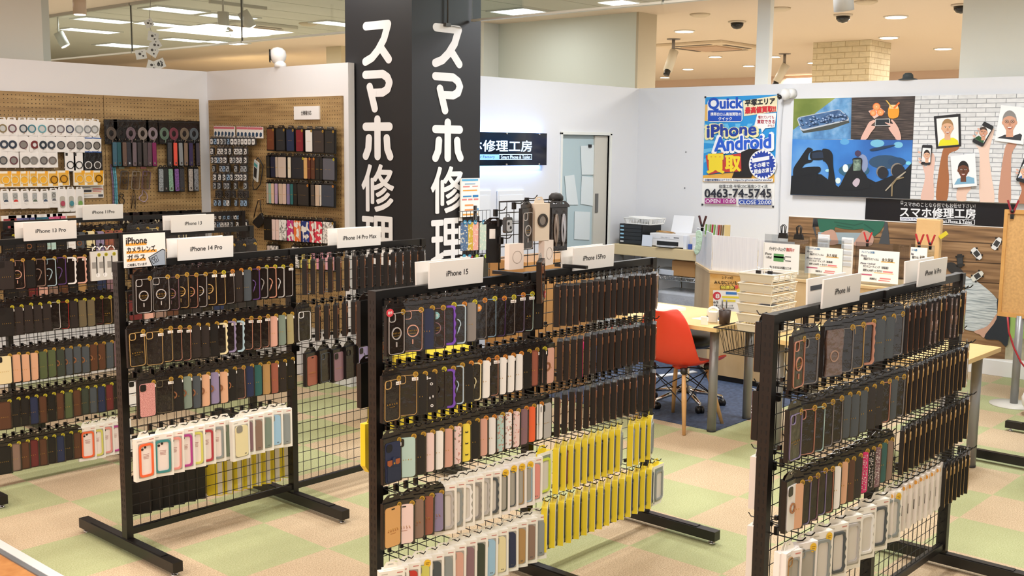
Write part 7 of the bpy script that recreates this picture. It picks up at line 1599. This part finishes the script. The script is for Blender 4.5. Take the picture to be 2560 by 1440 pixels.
# cameras on the partition tops
p = onx(695, 150, 5.36); t = empty('ball_camera', (5.36, p.y, HW), 0, 'white ball camera on top of the partition left of the pillar', 'camera'); b = MB(); b.lathe([(.05, 0), (.045, .03), (.02, .05)], (0, -.03, 0), WHITE, 16); b.build('base', t); b = MB()
b.lathe([(.0, .02), (.04, .032), (.062, .065), (.068, .095), (.06, .13), (.035, .152), (.0, .16)], (0, 0, 0), WHITE, 24); b.build('ball', t); b = MB(); b.plate(ell(0, .09, .045, .052, 20), (-.045, .035, 0), (.6, .8, 0), V3, (-.8, .6, 0), .012, M('#151517', .2)); b.build('face', t)
p = onx(1966, 236, 9.36); t = empty('ball_camera', (9.34, p.y, p.z), 0, 'white wall camera between the blue poster and the mural', 'camera'); b = MB(); b.lathe([(.0, -.055), (.035, -.045), (.055, 0), (.035, .045), (.0, .055)], (0, 0, 0), WHITE, 20); b.build('ball', t)
b = MB(); b.cyl((.01, -.03, .01), (.06, -.05, .01), .045, WHITE, 16); b.build('mount', t); b = MB(); b.cyl((-.03, .03, -.02), (-.048, .045, -.032), .022, M('#151517', .2), 14); b.build('lens', t)
P = [onx(x, y, 9.393) for x, y in ((1958, 250), (1954, 300), (1950, 360), (1951, 420), (1949, 480), (1948, 540), (1945, 600))]; b = MB(); b.tube(P, .005, M('#cfd2d8', .5), 5); tag(b.build('cable'), 'thin pale cable running down the wall from the camera', 'cable')
p = onx(2270, 190, 9.43); b = MB(); b.lathe([(.16, 0), (.15, .015), (.09, .03), (.08, .09), (.05, .12), (.0, .125)], (0, 0, 0), M('#3d4446', .6), 16); o = b.build('hat', None, (9.43, p.y, HW)); o.scale = (.35, .55, .5); tag(o, 'dark cap lying on top of the right partition', 'cap')
for px, py in ((1715, 380), (1712, 470)):
    p = onx(px, py, 9.398); b = MB(); b.cyl(p, (p.x-.004, p.y, p.z), .006, M('#4b4d52', .5), 8); tag(b.build('screw'), 'tiny dark screw in the white wall left of the blue poster, %s' % ('upper' if py < 400 else 'lower'), 'screw')
# framed papers on the back wall and sheets on the door
for px0, px1, n_ in ((1192, 1228, 'left'), (1244, 1310, 'right')):
    a, c = ony(px0, 476, 6.645), ony(px1, 520, 6.645); b = MB(); b.box((a.x, 6.645, 1.18), (c.x, 6.66, a.z), M('#eceef0', .4)); o = b.build('wall_holder', bevel=.008); tag(o, 'white wall pocket under the glowing sign, %s one' % n_, 'wall pocket', 'white wall pockets'); b = MB(); b.box((a.x+.025, 6.643, 1.2), (c.x-.025, 6.6455, a.z-.045), M('#f2f4f6', .6)); b.build('sheet', o)
for q, lb in ((((1452, 365), (1488, 362), (1486, 437), (1455, 437)), 'upper sheet by the clip on the grey door'), (((1455, 440), (1488, 444), (1484, 515), (1452, 510)), 'middle right sheet on the grey door'), (((1412, 440), (1436, 437), (1446, 512), (1418, 512)), 'curled left sheet on the grey door'), (((1437, 528), (1476, 530), (1474, 600), (1436, 598)), 'lower sheet on the grey door')):
    P = [ony(x, y, 6.69) for x, y in q]; b = MB(); b.plate([(v.x, v.z) for v in P], (0, 6.694, 0), U, V3, NY, .003, M('#dfe8ea', .6)); tag(b.build('door_notice'), 'pale %s' % lb, 'notice', 'pale sheets on the grey door')
b = MB(); p = ony(1475, 365, 6.685); b.cbox(p, (.04, .014, .03), M('#1c1d20', .4)); tag(b.build('clip'), 'black clip holding the upper sheet on the grey door', 'clip')
